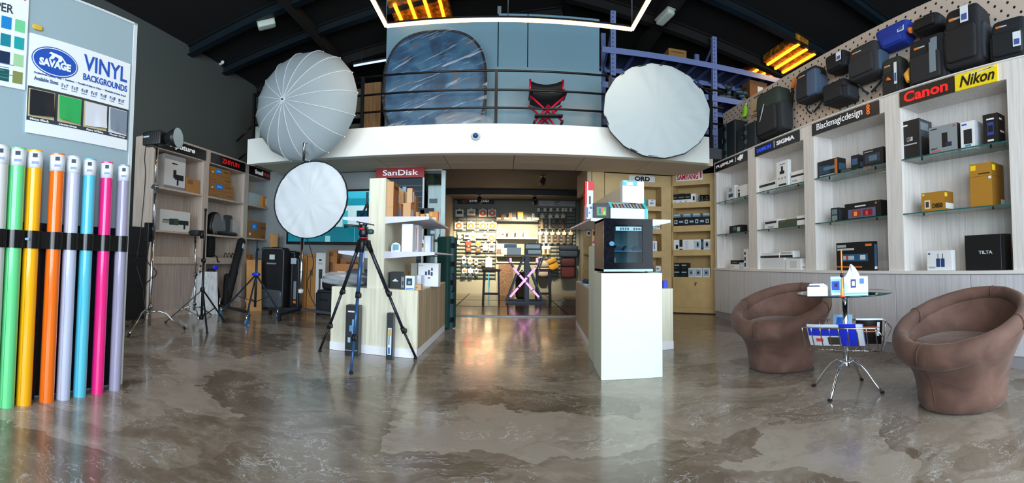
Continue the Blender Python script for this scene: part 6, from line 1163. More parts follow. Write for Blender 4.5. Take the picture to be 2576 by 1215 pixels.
g = G(); fk = FI(7.3); a0, b0 = fk.px(676, 620); a1, b1 = fk.px(697, 586); g.prism([(a0 + .02, 7.3, .0), (a1 - .02, 7.3, 0), (a1, 7.34, b1), (a1 - .06, 7.34, b1 - .04), (a0, 7.34, b1)], (0, -.02, 0)); g.build('cardboard_tube', CD, label='notched cardboard board rising behind the piped black soft case', cat='cardboard')
# ================================================================ mezzanine: railing, panels, backdrop, chair, racking
RB = mat((14, 14, 17), .4)
RY = 6.42
FRl = Fr((0, RY, 0), (1, 0))
t = T('safety_railing', 'black three-bar steel railing along the white mezzanine edge', 'railing', (-.5, RY, 2.93))
zb_ = [3.895, 3.60, 3.315]
zb_ = [FRl.px(1248, y)[1] for y in (177.5, 225.5, 271)]
for z in zb_: g = G(); g.tube([(-3.98, RY, z), (3.35, RY, z)], .017, 10); g.build('bar', RB, t)
for px in (640, 912, 1248, 1535, 1787): x = FRl.px(px, 250)[0]; g = G(); g.box(x - .022, x + .022, RY - .022, RY + .022, 2.935, zb_[0]); g.build('post', RB, t)
for z in zb_[:2]: g = G(); g.tube([(-3.98, RY, z), (-3.98, RY + 1.2, z)], .015, 8); g.build('bar', RB, t)
# stair handrail falling away behind the bookcases
t = T('stair_railing', 'black sloping stair handrail running down behind the bookcases', 'railing', (-4.4, 7.2, 0))
A1, A2 = FI(7.15).px(636, 316), FI(7.15).px(566, 384); B1, B2 = FI(7.15).px(640, 368), FI(7.15).px(588, 412)
for (p, q) in ((A1, A2), (B1, B2)): d = (q[0] - p[0], q[1] - p[1]); p = (p[0] + .0, p[1]); q = (max(p[0] + d[0], -4.85), p[1] + d[1] * (max(p[0] + d[0], -4.85) - p[0]) / d[0]); g = G(); g.tube([(p[0], 7.15, p[1]), (q[0], 7.15, q[1])], .02, 8); g.build('handrail', RB, t)
g = G(); g.box(-4.10, -4.061, 7.13, 7.17, 2.78, A1[1]); g.build('post', RB, t)
c = FI(6.7).px(645, 335); g = G(); g.cyl((c[0], 6.75, 2.931), (c[0], 6.75, 3.42), .05, 20); g.build('white_pipe', mat((206, 214, 210), .5), label='short white pipe standing behind the railing at the stair end of the mezzanine', cat='pipe')
# blue grey wall panels behind the railing
PNL = mat((120, 158, 176), .35, name='blue_grey_panel')
YP = 7.28; FP7 = FI(YP)
def X7(px, py=200): return FP7.px(px, py)[0]
def Z7(px, py): return FP7.px(px, py)[1]
for (pa, pb_, ya, lab_) in ((970, 1252, 47, 'blue grey wall panel behind the oval backdrop, with a stepped top'), (1253, 1327, 34, 'narrow blue grey wall panel in the middle of the mezzanine'), (1328, 1509, 40, 'blue grey wall panel behind the red director chair')):
    g = G(); g.box(X7(pa), X7(pb_) - .008, YP, YP + .04, 2.931, Z7((pa + pb_) / 2, ya)); o = g.build('wall_panel', PNL, label=lab_, cat='panel', group='blue grey mezzanine panels', bev=.003)
    g = G(); g.box(X7(pa) + .05, X7(pa) + .1, YP + .041, YP + .09, 2.931, Z7(pa, ya) - .1); g.build('back_stud', STEEL, o)
g = G(); g.box(X7(1225), X7(1512), YP - .03, YP - .012, 2.931, Z7(1360, 172)); g.build('wall_panel', mat((128, 160, 174), .25), label='lower pale blue board standing in front of the tall panels behind the chair', cat='panel', group='blue grey mezzanine panels')
for px in (1254, ): g = G(); x = X7(px); g.box(x - .03, x + .03, YP, YP + .04, Z7(px, 34) + .001, Z7(px, 15)); g.build('panel_cap', mat((120, 130, 134), .5), label='small grey block on top of the middle mezzanine panel', cat='block')
# wooden door leaf and dark shelving behind the umbrella
FD = FI(7.3); a0, a1 = FD.px(913, 250)[0], FD.px(958, 250)[0]; zt = FD.px(935, 208)[1]
g = G(); g.box(a0, a1, 7.3, 7.34, 2.931, zt); g.build('wooden_board', wood('oak_board', [(124, 92, 56), (150, 114, 74), (164, 130, 88)], (12, 12, .6)), label='brown wooden board standing upright behind the railing beside the oval backdrop', cat='board')
t = T('storage_shelf', 'dark storage shelf with grey panels beside the upright wooden board', 'shelf', (FD.px(895, 260)[0], 7.5, 2.93))
a0, a1 = FD.px(868, 250)[0], FD.px(908, 250)[0]; zt = FD.px(890, 200)[1]
for x in (a0, a1): g = G(); g.box(x - .02, x + .02, 7.45, 7.75, 2.931, zt); g.build('upright', RB, t)
for k, z in enumerate((2.96, 3.3, 3.62, zt - .02)): g = G(); g.box(a0, a1, 7.45, 7.75, z, z + .02); g.build('shelf_board', RB, t)
for k, (z0, z1) in enumerate(((2.985, 3.22), (3.325, 3.55), (3.645, zt - .1))): g = G(); g.box(a0 + .04, a1 - .04, 7.5, 7.6, z0, z1); g.build('grey_panel', mat([(90, 92, 80), (96, 100, 92), (110, 108, 96)][k], .6), t)
# oval collapsible backdrop in plastic wrap
def blue_mottle():
    m = ramp_mat('blue_mottled_cloth', [(16, 40, 62), (28, 76, 112), (52, 104, 138), (96, 92, 96)], nscale=3.4, detail=12, rough=.5, distort=.4, pos=[.3, .45, .6, .75], coord='World'); b = m.node_tree.nodes['Principled BSDF']; return m
YO = 6.83; FO_ = FI(YO); cxo, w2 = (FO_.px(965, 200)[0] + FO_.px(1222, 200)[0]) / 2, (FO_.px(1222, 200)[0] - FO_.px(965, 200)[0]) / 2; zt = FO_.px(1100, 70)[1]; zbm = 2.945; hz = (zt - zbm) / 2; czo = (zt + zbm) / 2
t = T('collapsible_backdrop', 'large rounded blue mottled backdrop wrapped in clear plastic behind the railing', 'backdrop', (cxo, YO, zbm), kind='thing')
def orim(k, n=56, s=1): th = 2 * PI * k / n; e = .72; c_, s_ = math.cos(th), math.sin(th); x = cxo + w2 * s * math.copysign(abs(c_) ** e, c_); z = czo + hz * s * math.copysign(abs(s_) ** e, s_); return Vector((x, YO + (z - zbm) * .05, z))
rimp = [orim(k) for k in range(56)]
g = G(); g.tube(rimp, .02, 10, closed=True); g.build('rim', BLACK, t)
def disc_mesh(off, amp, seed, s=1.0, zmax=None):
    g = G(); vs = [Vector((cxo, YO + off + .05, czo))]; fs = []; R_ = random.Random(seed); NR = 12
    for r in range(1, NR + 1):
        for k in range(56):
            p = orim(k, 56, r / NR * s); w = math.sin(p.x * 9 + p.z * 23 + seed) * math.sin(p.z * 7 - p.x * 14); p.y += off + amp * w; vs.append(p)
    for k in range(56): fs.append((0, 1 + (k + 1) % 56, 1 + k))
    for r in range(NR - 1):
        for k in range(56): a = 1 + r * 56; fs.append((a + k, a + (k + 1) % 56, a + 56 + (k + 1) % 56, a + 56 + k))
    g.add(vs, [tuple(reversed(f)) for f in fs], 0, True); return g
disc_mesh(0, .004, 1).build('cloth', blue_mottle(), t)
pm = bpy.data.materials.new('backdrop_film'); pm.use_nodes = True; nt = pm.node_tree; b = nt.nodes['Principled BSDF']; b.inputs['Base Color'].default_value = (.75, .82, .9, 1); b.inputs['Roughness'].default_value = .16
tc = nt.nodes.new('ShaderNodeNewGeometry'); mp = nt.nodes.new('ShaderNodeMapping'); mp0 = nt.nodes.new('ShaderNodeMapping'); mp0.inputs['Rotation'].default_value = (0, .42, 0); nt.links.new(tc.outputs['Position'], mp0.inputs[0]); mp.inputs['Scale'].default_value = (.7, 1, 6); nz = nt.nodes.new('ShaderNodeTexNoise'); nz.inputs['Scale'].default_value = 2.2; nz.inputs['Detail'].default_value = 7; nz.inputs['Distortion'].default_value = .8
nt.links.new(mp0.outputs[0], mp.inputs[0]); nt.links.new(mp.outputs[0], nz.inputs['Vector']); mr = nt.nodes.new('ShaderNodeMapRange'); mr.inputs['From Min'].default_value = .56; mr.inputs['From Max'].default_value = .78; mr.inputs['To Min'].default_value = .03; mr.inputs['To Max'].default_value = .85; nt.links.new(nz.outputs['Fac'], mr.inputs['Value']); nt.links.new(mr.outputs[0], b.inputs['Alpha'])  # pale streaks in the film's opacity paint the highlights on the plastic
bp = nt.nodes.new('ShaderNodeBump'); bp.inputs['Strength'].default_value = .9; bp.inputs['Distance'].default_value = .05; nt.links.new(nz.outputs['Fac'], bp.inputs['Height']); nt.links.new(bp.outputs[0], b.inputs['Normal'])
disc_mesh(-.03, .012, 5, 1.03).build('plastic_film', pm, t)
g = G(); g.sup((cxo + .45, YO - .07, zbm + .24), (.9, .1, .46), .8, 28, 12, wob=.12); g.build('bunched_film', mat((206, 214, 222), .12, alpha=.14, bump=.9, bscale=8, name='bunched_film'), t)
# red director chair
YC = 6.78; FC = FI(YC)
t = T('director_chair', 'tall folding director chair with red frame and black canvas behind the railing', 'chair', (FC.px(1376, 300)[0], YC + .2, 2.93))
def C2(px, py, dy=0): a, z = FC.px(px, py); return Vector((a, YC + dy, max(z, 2.955)))
RDM = mat((206, 22, 52), .3, .3)
gs_ = (1331, 1421)
for s_, (xt, yt_) in ((0, (1334, 198)), (1, (1417, 200))):
    g = G(); g.tube([C2(xt, yt_, .02), C2(xt, 232, .02)], .016, 10); g.build('back_post', RDM, t)
    g = G(); g.tube([C2(xt - 1, 230, -.08), C2(xt - 1 + 2 * s_, 248, -.08)], .02, 10); g.sup(C2(xt, 246, -.08), (.06, .4, .05), .5, mi=1); g.build('arm_hinge', [RDM, BLACK], t)
vs = []; NN = 12; g = G()
for k in range(NN + 1):
    u = k / NN; sag = 4 * u * (1 - u); px = 1333 + 84 * u; a = C2(px, 201 + 7.5 * sag, .02 + .05 * sag); b_ = C2(px, 225 + 4 * sag * .6, .02 + .05 * sag); vs += [a, b_, a + Vector((0, .012, 0)), b_ + Vector((0, .012, 0))]
fs = []
for k in range(NN): a = k * 4; fs += [(a, a + 1, a + 5, a + 4), (a + 2, a + 6, a + 7, a + 3), (a, a + 4, a + 6, a + 2), (a + 1, a + 3, a + 7, a + 5)]
g.add(vs, fs, 0, True); g.build('backrest', mat((16, 16, 20), .7), t)
vs = []; g = G()
for k in range(NN + 1):
    u = k / NN; sag = 4 * u * (1 - u); px = 1335 + 80 * u; a = C2(px, 236 + 8 * sag, -.16); b_ = C2(px, 236 + 8 * sag, .3); vs += [a, b_, a - ZV * .05 * (1 - .4 * sag) - ZV * .02, b_ - ZV * .05 - ZV * .02]
fs = []
for k in range(NN): a = k * 4; fs += [(a, a + 4, a + 5, a + 1), (a + 2, a + 3, a + 7, a + 6), (a, a + 2, a + 6, a + 4), (a + 1, a + 5, a + 7, a + 3)]
g.add(vs, fs, 0, True); g.build('seat', mat((18, 18, 22), .7), t)
for dy in (-.14, .3):
    for (xa, ya, xb, yb_) in ((1333, 250, 1384, 296), (1418, 250, 1366, 296)): g = G(); g.tube([C2(xa, ya, dy), C2(xb, yb_, dy)], .016, 10); g.build('leg', RDM, t)
    for (xa, ya, xb, yb_) in ((1376, 270, 1414, 314), (1378, 270, 1342, 314)): g = G(); g.tube([C2(xa, ya, dy + .03), C2(xb, yb_, dy + .03)], .016, 10); g.build('leg', RDM, t)
g = G(); g.beam(C2(1343, 303, -.2), C2(1411, 303, -.2), .14, .02); g.build('footrest', BLACK, t)
for xa in (1343, 1412): p = C2(xa, 312, -.16); g = G(); g.beam(p, p + Vector((0, .5, 0)), .03, .03); g.build('foot_bar', BLACK, t)
# fine clutter on the mezzanine edge beside the chair
t = T('cable_pile', 'low pale cable pile on the mezzanine edge beside the director chair', 'cable', (FI(6.6).px(1445, 312)[0], 6.6, 2.931), kind='thing')
x = FI(6.6).px(1448, 312)[0]; path_cable([(x - .2 + .05 * k, 6.6 + .06 * math.sin(k * 2), 3.04 + .02 * math.sin(k * 3)) for k in range(9)], .014, t, 'cable', mat((150, 170, 176), .5)); g = G(); g.box(x - .22, x + .24, 6.5, 6.72, 2.931, 3.02); g.build('tray', DARK, t)
# pallet racking
RK = mat((116, 134, 186), .5, name='rack_violet_blue'); RK2 = mat((88, 106, 160), .5)
t = T('pallet_racking', 'violet blue pallet racking with slotted uprights on the mezzanine', 'racking', (3.2, 7.9, 2.93))
for x, zt in ((1.80, 5.68), (3.73, 5.60), (5.7, 5.05)):
    for y in (7.5, 8.3):
        g = G(); z1 = min(zt - (0 if y < 8 else .0), RZ(x) - .12); g.box(x - .045, x + .045, y - .035, y + .035, 2.931, z1); 
        if y < 8:
            for k in range(34): z = 2.98 + k * .08; (g.box(x - .018, x + .0, y - .037, y - .0352, z, z + .03, 1) if z < z1 - .05 else None)
        g.build('upright', [RK, mat((40, 44, 80), .6)], t)
    for k, (za_, zb2) in enumerate(((3.1, 3.7), (3.7, 4.3), (4.3, 4.9), (4.9, 5.4))):
        if zb2 < RZ(x) - .15 and zb2 < zt: g = G(); g.beam((x, 7.53, zb2 if k % 2 else za_), (x, 8.27, za_ if k % 2 else zb2), .03, .03); g.build('diagonal_brace', RK2, t)
for z in (3.55, 4.25, 4.91):
    for y in (7.5, 8.3):
        g = G(); g.box(1.60 if y < 8 else 1.8, 6.2, y - .05, y - .036, z - .055, z + .055); g.box(1.6, 6.2, y - .036, y + .02, z + .04, z + .055); g.build('beam', RK, t)
    for i in range(15): x = 1.9 + i * .3; g = G(); g.beam((x, 7.5, z + .02), (x, 8.3, z + .02), .06, .03); g.build('deck_rib', RK2, t)
    g = G(); g.box(1.85, 6.15, 7.52, 8.28, z + .045, z + .052); g.build('deck', mat((50, 58, 88), .6), t)
def RKB(px0, px1, yt, z, label, col, y=7.65, d=.3, prints=()): return carton(FI(y), px0, px1, yt, z, d, label, col, prints, c0=0, name='storage_carton', group='cartons on the pallet racking', mats=mat(col, .85, bump=.1))
RKB(1682, 1727, 124, 4.966, 'brown printed carton on top of the pallet racking above the round reflector', (150, 112, 62), prints=[(.15, .85, .7, .8, (110, 80, 40)), (.15, .85, .2, .3, (110, 80, 40))])
RKB(1886, 1930, 205, 4.306, 'brown carton with a white label on the racking behind the pegboard', (120, 84, 52), y=7.6, prints=[(.45, .75, .5, .8, (190, 215, 230))])
t = T('gear_heap', 'heap of dark cables and camera gear on the racking shelf behind the softbox', 'gear', (4.4, 7.8, 4.31), kind='stuff')
g = G(); R_ = random.Random(3)
for k in range(46):
    x = 3.95 + R_.random() * .8; y = 7.62 + R_.random() * .45; z = 4.31 + R_.random() * .3
    if k % 3: g.sup((x, y, z + .03), (.08 + R_.random() * .12, .1, .06 + R_.random() * .06), .6, 10, 6, mi=k % 3)
    else: g.tube([(x + .09 * math.cos(q), y - .05, z + .06 + .07 * math.sin(q)) for q in [j * PI / 5 for j in range(10)]], .012, 6, closed=True, mi=0)
g.build('cable_heap', [mat((16, 24, 30), .5), mat((30, 44, 52), .4), mat((60, 84, 96), .35)], t)
# ================================================================ umbrella, octabox and round reflector
UC = Vector((-2.84, 5.98, 3.38)); N_ = Vector((-.12, -.985, .02)).normalized(); Ux = Vector((-N_.y, N_.x, 0)).normalized(); Uz = Ux.cross(N_) * -1
if Uz.z < 0: Uz = -Uz
RU, DU = .885, .47; n = 16
t = T('photo_umbrella', 'huge translucent grey white studio umbrella seen from its domed side, clamped to the railing', 'umbrella', UC)
apex = UC + N_ * DU + Ux * (-.10) + ZV * -.03
def up(k, s):       # s from 0 apex to 1 rim, along a rib
    th = 2 * PI * k / n + .1; e = (Ux * math.cos(th) * .93 + Uz * math.sin(th)) * RU; q = math.sin(s * PI / 2); return apex.lerp(UC, 1 - math.cos(s * PI / 2)) + e * q
NS = 10; SUB = 4
UM = mat((150, 162, 168), .6, name='umbrella_cloth', alpha=.97)
g = G(); vs = [apex]; fs = []; M_ = n * SUB
for r in range(1, NS + 1):
    for k in range(n):
        a, b_ = up(k, r / NS), up(k + 1, r / NS)
        for j in range(SUB):
            u = j / SUB; p = a.lerp(b_, u); sag = 4 * u * (1 - u); p = p + N_ * (-.010 * sag * r / NS); vs.append(p)
for k in range(M_): fs.append((0, 1 + k, 1 + (k + 1) % M_))
for r in range(NS - 1):
    for k in range(M_): a = 1 + r * M_; fs.append((a + k, a + M_ + k, a + M_ + (k + 1) % M_, a + (k + 1) % M_))
g.add(vs, fs, 0, True); cl = g.build('canopy', UM, t)
for k in range(n):
    g = G(); g.tube([up(k, s / 12) + N_ * .004 for s in range(13)], .005, 6); rb_ = g.build('rib', mat((214, 222, 226), .4), t)
    g = G(); g.sup(up(k, 1.0), (.022, .022, .022), 1, 8, 6); g.build('rib_tip', WHITE, rb_)
g = G(); g.cyl(apex + N_ * .012, apex - N_ * .02, .035, 16); g.build('hub', mat((200, 208, 210), .4), t); g = G(); g.cyl(apex + N_ * .03, apex + N_ * .012, .012, 12); g.build('hub_pin', BLACK, t)
sh_end = Vector((apex.x + .02, RY + .03, apex.z)); zc_ = zb_[1] if abs(apex.z - zb_[1]) < abs(apex.z - zb_[2]) else zb_[2]
g = G(); g.cyl(apex, Vector((apex.x, RY - .02, zc_ + .04)), .008, 10); g.build('shaft', STEEL, t); g = G(); g.sup((apex.x, RY, zc_ + .0), (.07, .09, .09), .4); g.build('rail_clamp', BLACK, t)
# octabox
OC = Vector((-2.735, 5.95, 1.885)); tc_ = Vector((-OC.x, -OC.y, 0)).normalized(); lf = Vector((-tc_.y * -1, tc_.x * -1, 0)); lf = Vector((tc_.y, -tc_.x, 0)) ; lf = lf if lf.x < 0 else -lf
ON = (tc_ * math.cos(math.radians(31)) + lf * math.sin(math.radians(31)) + ZV * .06).normalized(); OX = Vector((-ON.y, ON.x, 0)).normalized(); OZ = OX.cross(ON); OZ = OZ if OZ.z > 0 else -OZ
def pol(c, r, k, n_, rx=1.0): th = 2 * PI * k / n_; return c + OX * (r * rx * math.cos(th)) + OZ * (r * math.sin(th))
t = T('octagonal_softbox', 'round white softbox with a black rim on a pole, below the big umbrella', 'softbox', OC)
n = 32; g = G(); R1 = .615
rg = [(-.34, .10), (-.22, .36), (-.08, .56), (.0, R1), (.03, R1), (.03, R1 * .985), (.0, R1 * .975)]
vs = [pol(OC + ON * d, r, k, n) for d, r in rg for k in range(n)]; fs = [(i * n + k, i * n + (k + 1) % n, (i + 1) * n + (k + 1) % n, (i + 1) * n + k) for i in range(len(rg) - 1) for k in range(n)]
g.add(vs, fs, 0, True); g.build('black_shell', mat((14, 15, 18), .6), t)
def cloth_disc(C_, R_, Nn, Xx, Zz, seed, bulge=.03, wr=.008, n=64, nr=16):
    g = G(); vs = [C_ + Nn * bulge]; fs = []
    for r in range(1, nr + 1):
        for k in range(n):
            th = 2 * PI * k / n; f = r / nr; w = (math.sin(th * 16 + seed) * .5 + math.sin(th * 23 + seed * 2) * .35 + math.sin(th * 5 - f * 6 + seed) * .4 + math.sin(math.cos(th) * f * 14 + math.sin(th) * f * 9 + seed) * .5) * wr * f ** 1.5 * (1.0 if r < nr else .15)
            vs.append(C_ + Xx * (R_ * f * math.cos(th)) + Zz * (R_ * f * math.sin(th)) + Nn * (bulge * (1 - f * f) + w))
    for k in range(n): fs.append((0, 1 + k, 1 + (k + 1) % n))
    for r in range(nr - 1):
        for k in range(n): a = 1 + r * n; fs.append((a + k, a + n + k, a + n + (k + 1) % n, a + (k + 1) % n))
    g.add(vs, fs, 0, True); return g
cloth_disc(OC + ON * .012, R1 * .98, ON, OX, OZ, 3, .02, .018).build('diffusion_cloth', mat((222, 228, 234), .75, name='diffusion_cloth', bump=.25, bscale=3), t)
for k in range(0, 16): g = G(); g.tube([pol(OC + ON * -.34, .1, k, 16), pol(OC + ON * -.21, .37, k, 16), pol(OC + ON * -.07, .575, k, 16), pol(OC + ON * .01, R1 + .004, k, 16)], .006, 6); g.build('rib', BLACK, t)
g = G(); g.cyl(OC - ON * .33, OC - ON * .52, .075, 16); g.build('speed_ring', DARK, t)
# pole of the softbox
pb3 = OC - ON * .46; pb3.z = 0
t2 = T('light_stand', 'tall chrome pole with low wheeled base holding the round softbox', 'stand', pb3)
zt = along(765, 360, math.hypot(pb3.x, pb3.y)).z; zt = min(zt, 3.0)
pp3 = Vector((-2.96, 6.06, 0)); pp3 = along(764, 500, 6.12 / math.cos(.47)); pp3.z = 0; pp3 = Vector((pp3.x, pp3.y, 0))
t2.location = pp3; ORG[t2.name] = pp3.copy()
g = G(); g.cyl(pp3 + ZV * .12, pp3 + ZV * 1.4, .026, 14); g.build('lower_column', CHROME, t2); g = G(); g.cyl(pp3 + ZV * 1.4, pp3 + ZV * 2.58, .02, 14); g.build('upper_column', CHROME, t2)
bt = along(765, 408, math.hypot(pp3.x, pp3.y)); tp3 = along(765, 360, 6.15); 
g = G(); g.tube([pp3 + ZV * 2.56, Vector((pp3.x * .93, pp3.y * .93, 2.6)), tp3 - ZV * .25, tp3, tp3 + Vector((.03, .02, .01))], .018, 12); g.build('offset_arm', CHROME, t2)
g = G(); g.cyl(Vector((pp3.x, pp3.y, 1.885)), OC - ON * .5, .02, 10); g.sup(Vector((pp3.x, pp3.y, 1.885)), (.09, .09, .11), .5); g.build('tilt_bracket', BLACK, t2)
g = G(); g.cyl(pp3 + ZV * .4, pp3 + ZV * .46, .04, 14); g.build('collar', mat((226, 228, 230), .4), t2)
for ang in (178, 8, 262): e = Vector((math.cos(math.radians(ang)), math.sin(math.radians(ang)), 0)); g = G(); g.beam(pp3 + ZV * .14, pp3 + e * .55 + ZV * .10, .05, .04); lg = g.build('leg', mat((20, 26, 34), .5), t2); g = G(); c = pp3 + e * .52; g.cyl((c.x - .015, c.y, .04), (c.x + .015, c.y, .04), .04, 16); g.cyl((c.x, c.y, .04), (c.x, c.y, .1), .01, 8); g.build('caster', RUBBER, lg)
path_cable([pp3 + Vector((.03, 0, 1.4)), pp3 + Vector((.15, .1, .9)), pp3 + Vector((.05, .12, .5)), pp3 + Vector((.35, .1, .012)), pp3 + Vector((.6, .3, .012))], .007, t2)
# round reflector softbox on the railing
RC = Vector((2.09, 6.0, 3.30)); tcv = Vector((-RC.x, -RC.y, -.5 * 0)).normalized(); RN = (tcv + Vector((.18, 0, .10))).normalized(); RXx = Vector((-RN.y, RN.x, 0)).normalized(); RZz = RXx.cross(RN); RZz = RZz if RZz.z > 0 else -RZz
t = T('round_softbox', 'large round pale grey cloth softbox front with black rim, hung on the railing', 'softbox', RC)
R2 = .775; n = 16
g = G(); rg = [(-.24, .12), (-.2, .45), (-.1, .7), (-.02, R2 * 1.0), (.012, R2 * 1.0), (.012, R2 * .97)]
vs = [RC + RN * d + RXx * (r * math.cos(2 * PI * (k + .3) / n)) + RZz * (r * math.sin(2 * PI * (k + .3) / n)) for d, r in rg for k in range(n)]; fs = [(i * n + k, i * n + (k + 1) % n, (i + 1) * n + (k + 1) % n, (i + 1) * n + k) for i in range(len(rg) - 1) for k in range(n)]
g.add(vs, fs, 0, False); g.build('black_shell', mat((14, 15, 18), .6), t)
g = cloth_disc(RC + RN * .014, R2, RN, RXx, RZz, 7, .03, .018)
# trim the cloth to the sixteen-sided rim
for i, v in enumerate(g.v):
    d = v - RC; x, z = d.dot(RXx), d.dot(RZz); r = math.hypot(x, z)
    if r > 1e-4: th = math.atan2(z, x); sec = 2 * PI / n; ph = (th / sec - .3) % 1.0; lim = math.cos(sec / 2) / math.cos((ph - .5) * sec); g.v[i] = v - RXx * x * (1 - lim * .992) - RZz * z * (1 - lim * .992)
g.build('front_cloth', mat((178, 192, 198), .7, name='grey_cloth', bump=.3, bscale=3), t)
g = G(); g.cyl(RC - RN * .22, RC - RN * .3, .08, 16); q = RC - RN * .3; g.tube([q, Vector((q.x, RY, q.z)), ], .02, 10); g.build('mount', BLACK, t)
zc2 = zb_[2] if abs(q.z - zb_[2]) < .2 else zb_[1]; g = G(); g.sup((q.x, RY, (zc2 + q.z) / 2), (.06, .06, abs(zc2 - q.z) + .08), .3); g.build('rail_clamp', BLACK, t)
# ================================================================ armchairs
VELV = ramp_mat('taupe_velvet', [(70, 47, 38), (92, 64, 53), (114, 84, 72)], nscale=5, detail=9, rough=.8, bump=.6, distort=.8, pos=[.25, .5, .8])
VELV.node_tree.nodes['Principled BSDF'].inputs['Sheen Weight'].default_value = .12
VELV.node_tree.nodes['Principled BSDF'].inputs['Sheen Roughness'].default_value = .4
SEAM = mat((84, 58, 48), .8)
def armchair(loc, facing, label, seed):
    t = T('tub_armchair', label, 'armchair', loc, 'round taupe tub armchairs'); t.rotation_euler.z = facing
    n = 64                               # +x is the front
    def ring(r, z, tilt, sh, squ=1.0, wr=0):
        out = []
        for k in range(n):
            th = 2 * PI * k / n; x = r * math.cos(th) * squ; y = r * math.sin(th); zz = z - tilt * (math.cos(th) - .0) * (r / .42)
            w = wr * (math.sin(5 * th + seed) + .6 * math.sin(11 * th + 2 * seed)); out.append(Vector((x + sh + w * math.cos(th), y + w * math.sin(th), zz)))
        return out
    prof = [(.275, 0, 0, 0), (.285, .015, 0, 0), (.288, .10, .0, 0), (.296, .18, .01, 0), (.318, .26, .035, .0), (.352, .335, .07, -.005), (.392, .41, .11, -.012), (.425, .47, .142, -.018), (.44, .52, .155, -.02)]
    g = G(); vs = []; 
    for r, z, ti, sh in prof: vs += ring(r, z, ti, sh, wr=.003)
    fs = [(i * n + k, i * n + (k + 1) % n, (i + 1) * n + (k + 1) % n, (i + 1) * n + k) for i in range(len(prof) - 1) for k in range(n)]; fs.append(tuple(reversed(range(n))))
    g.add(vs, fs, 0, True); g.build('base', VELV, t, world=False, sub=1)
    # rolled rim: thick at the front, merging into a tall back
    g = G(); vs = []; m = 18
    for k in range(n):
        th = 2 * PI * k / n; back = (1 - math.cos(th)) / 2; rr = .405; c = Vector((rr * math.cos(th) - .02, rr * math.sin(th), .545 - .165 * math.cos(th)))
        out = Vector((math.cos(th), math.sin(th), 0)); a = .056 - .022 * back; b_ = .082 - .034 * back
        c = c - out * .01
        for j in range(m):
            ph = 2 * PI * j / m; w = 1 + .02 * math.sin(9 * th + 3 * ph + seed) + .014 * math.sin(17 * th - 2 * ph); vs.append(c + out * (a * math.cos(ph) * w) + ZV * (b_ * math.sin(ph) * w))
    fs = [(k * m + j, ((k + 1) % n) * m + j, ((k + 1) % n) * m + (j + 1) % m, k * m + (j + 1) % m) for k in range(n) for j in range(m)]
    g.add(vs, fs, 0, True); rim = g.build('rolled_rim', VELV, t, world=False)
    # inner bowl
    prof = [(.385, .53, .160, -.02), (.35, .46, .12, -.02), (.315, .41, .07, -.01), (.285, .375, .03, .0), (.26, .36, .01, .01), (.0005, .355, 0, .01)]
    g = G(); vs = []
    for r, z, ti, sh in prof: vs += ring(r, z, ti, sh, wr=.004 if r > .3 else 0)
    fs = [(i * n + k, i * n + (k + 1) % n, (i + 1) * n + (k + 1) % n, (i + 1) * n + k) for i in range(len(prof) - 1) for k in range(n)]
    g.add(vs, fs, 0, True); g.build('backrest_bowl', VELV, t, world=False)
    g = G(); g.sup((.02, 0, .40), (.53, .54, .11), .75, 40, 14); g.build('seat_cushion', VELV, t, world=False)
    g = G(); g.tube([Vector((.02 + .262 * math.cos(2 * PI * k / 40), .266 * math.sin(2 * PI * k / 40), .40)) for k in range(40)], .004, 6, closed=True); g.build('piping', SEAM, t, world=False)
    # seams: down the front and over the back
    def surf(th, i): r, z, ti, sh = [(.277, .01, 0, 0), (.2895, .10, .0, 0), (.298, .18, .01, 0), (.320, .26, .035, .0), (.354, .335, .07, -.005), (.394, .41, .11, -.012)][i]; return Vector((r * math.cos(th) + sh, r * math.sin(th), z - ti * math.cos(th) * (r / .42)))
    for th in (0, PI): g = G(); g.tube([surf(th, i) for i in range(6)], .0035, 6); g.build('seam', SEAM, t, world=False)
    for th in (0, PI, .5 * PI, -.5 * PI):
        c = Vector((.395 * math.cos(th) - .02, .395 * math.sin(th), .545 - .165 * math.cos(th))); out = Vector((math.cos(th), math.sin(th), 0)); back = (1 - math.cos(th)) / 2
        g = G(); g.tube([c + out * (.0635 * math.cos(q * PI / 9 * 1.0 - .5) * (1 - .38 * back)) + ZV * ((.0835 - .034 * back) * math.sin(q * PI / 9 - .5)) for q in range(0, 13)], .003, 6); g.build('seam', SEAM, t, world=False)
    return t
armchair((2.245, 3.275, 0), math.atan2(-.43, -.9), 'taupe velvet tub armchair behind the glass side table', 1.0)
armchair((2.44, 1.60, 0), math.atan2(.035, -1), 'taupe velvet tub armchair under the Canon cabinet, nearest the picture edge', 2.3)
# ================================================================ glass side table with magazine basket
TC0 = Vector((2.172, 2.375, 0)); t = T('side_table', 'round glass side table with a chrome pole and wire magazine basket', 'table', TC0)
zT = .74; g = G(); g.lathe([(.325, zT - .012), (.334, zT - .009), (.334, zT - .002), (.330, zT)], 64, TC0); g.build('table_top', [mat((128, 176, 178), .02, trans=1, name='table_glass')], t)
g = G(); g.lathe([(.334, zT - .0095), (.3352, zT - .006), (.334, zT - .0015)], 64, TC0); g.build('glass_edge', mat((20, 60, 66), .1), t)
g = G(); g.cyl(TC0 + ZV * .20, TC0 + ZV * (zT - .03), .019, 20); g.build('pole', CHROME, t)
g = G(); g.lathe([(.02, zT - .05), (.05, zT - .03), (.07, zT - .014), (.07, zT - .0125)], 24, TC0); g.build('top_flange', CHROME, t)
g = G(); g.sup(TC0 + ZV * .2, (.06, .06, .06), .8); g.build('hub', CHROME, t)
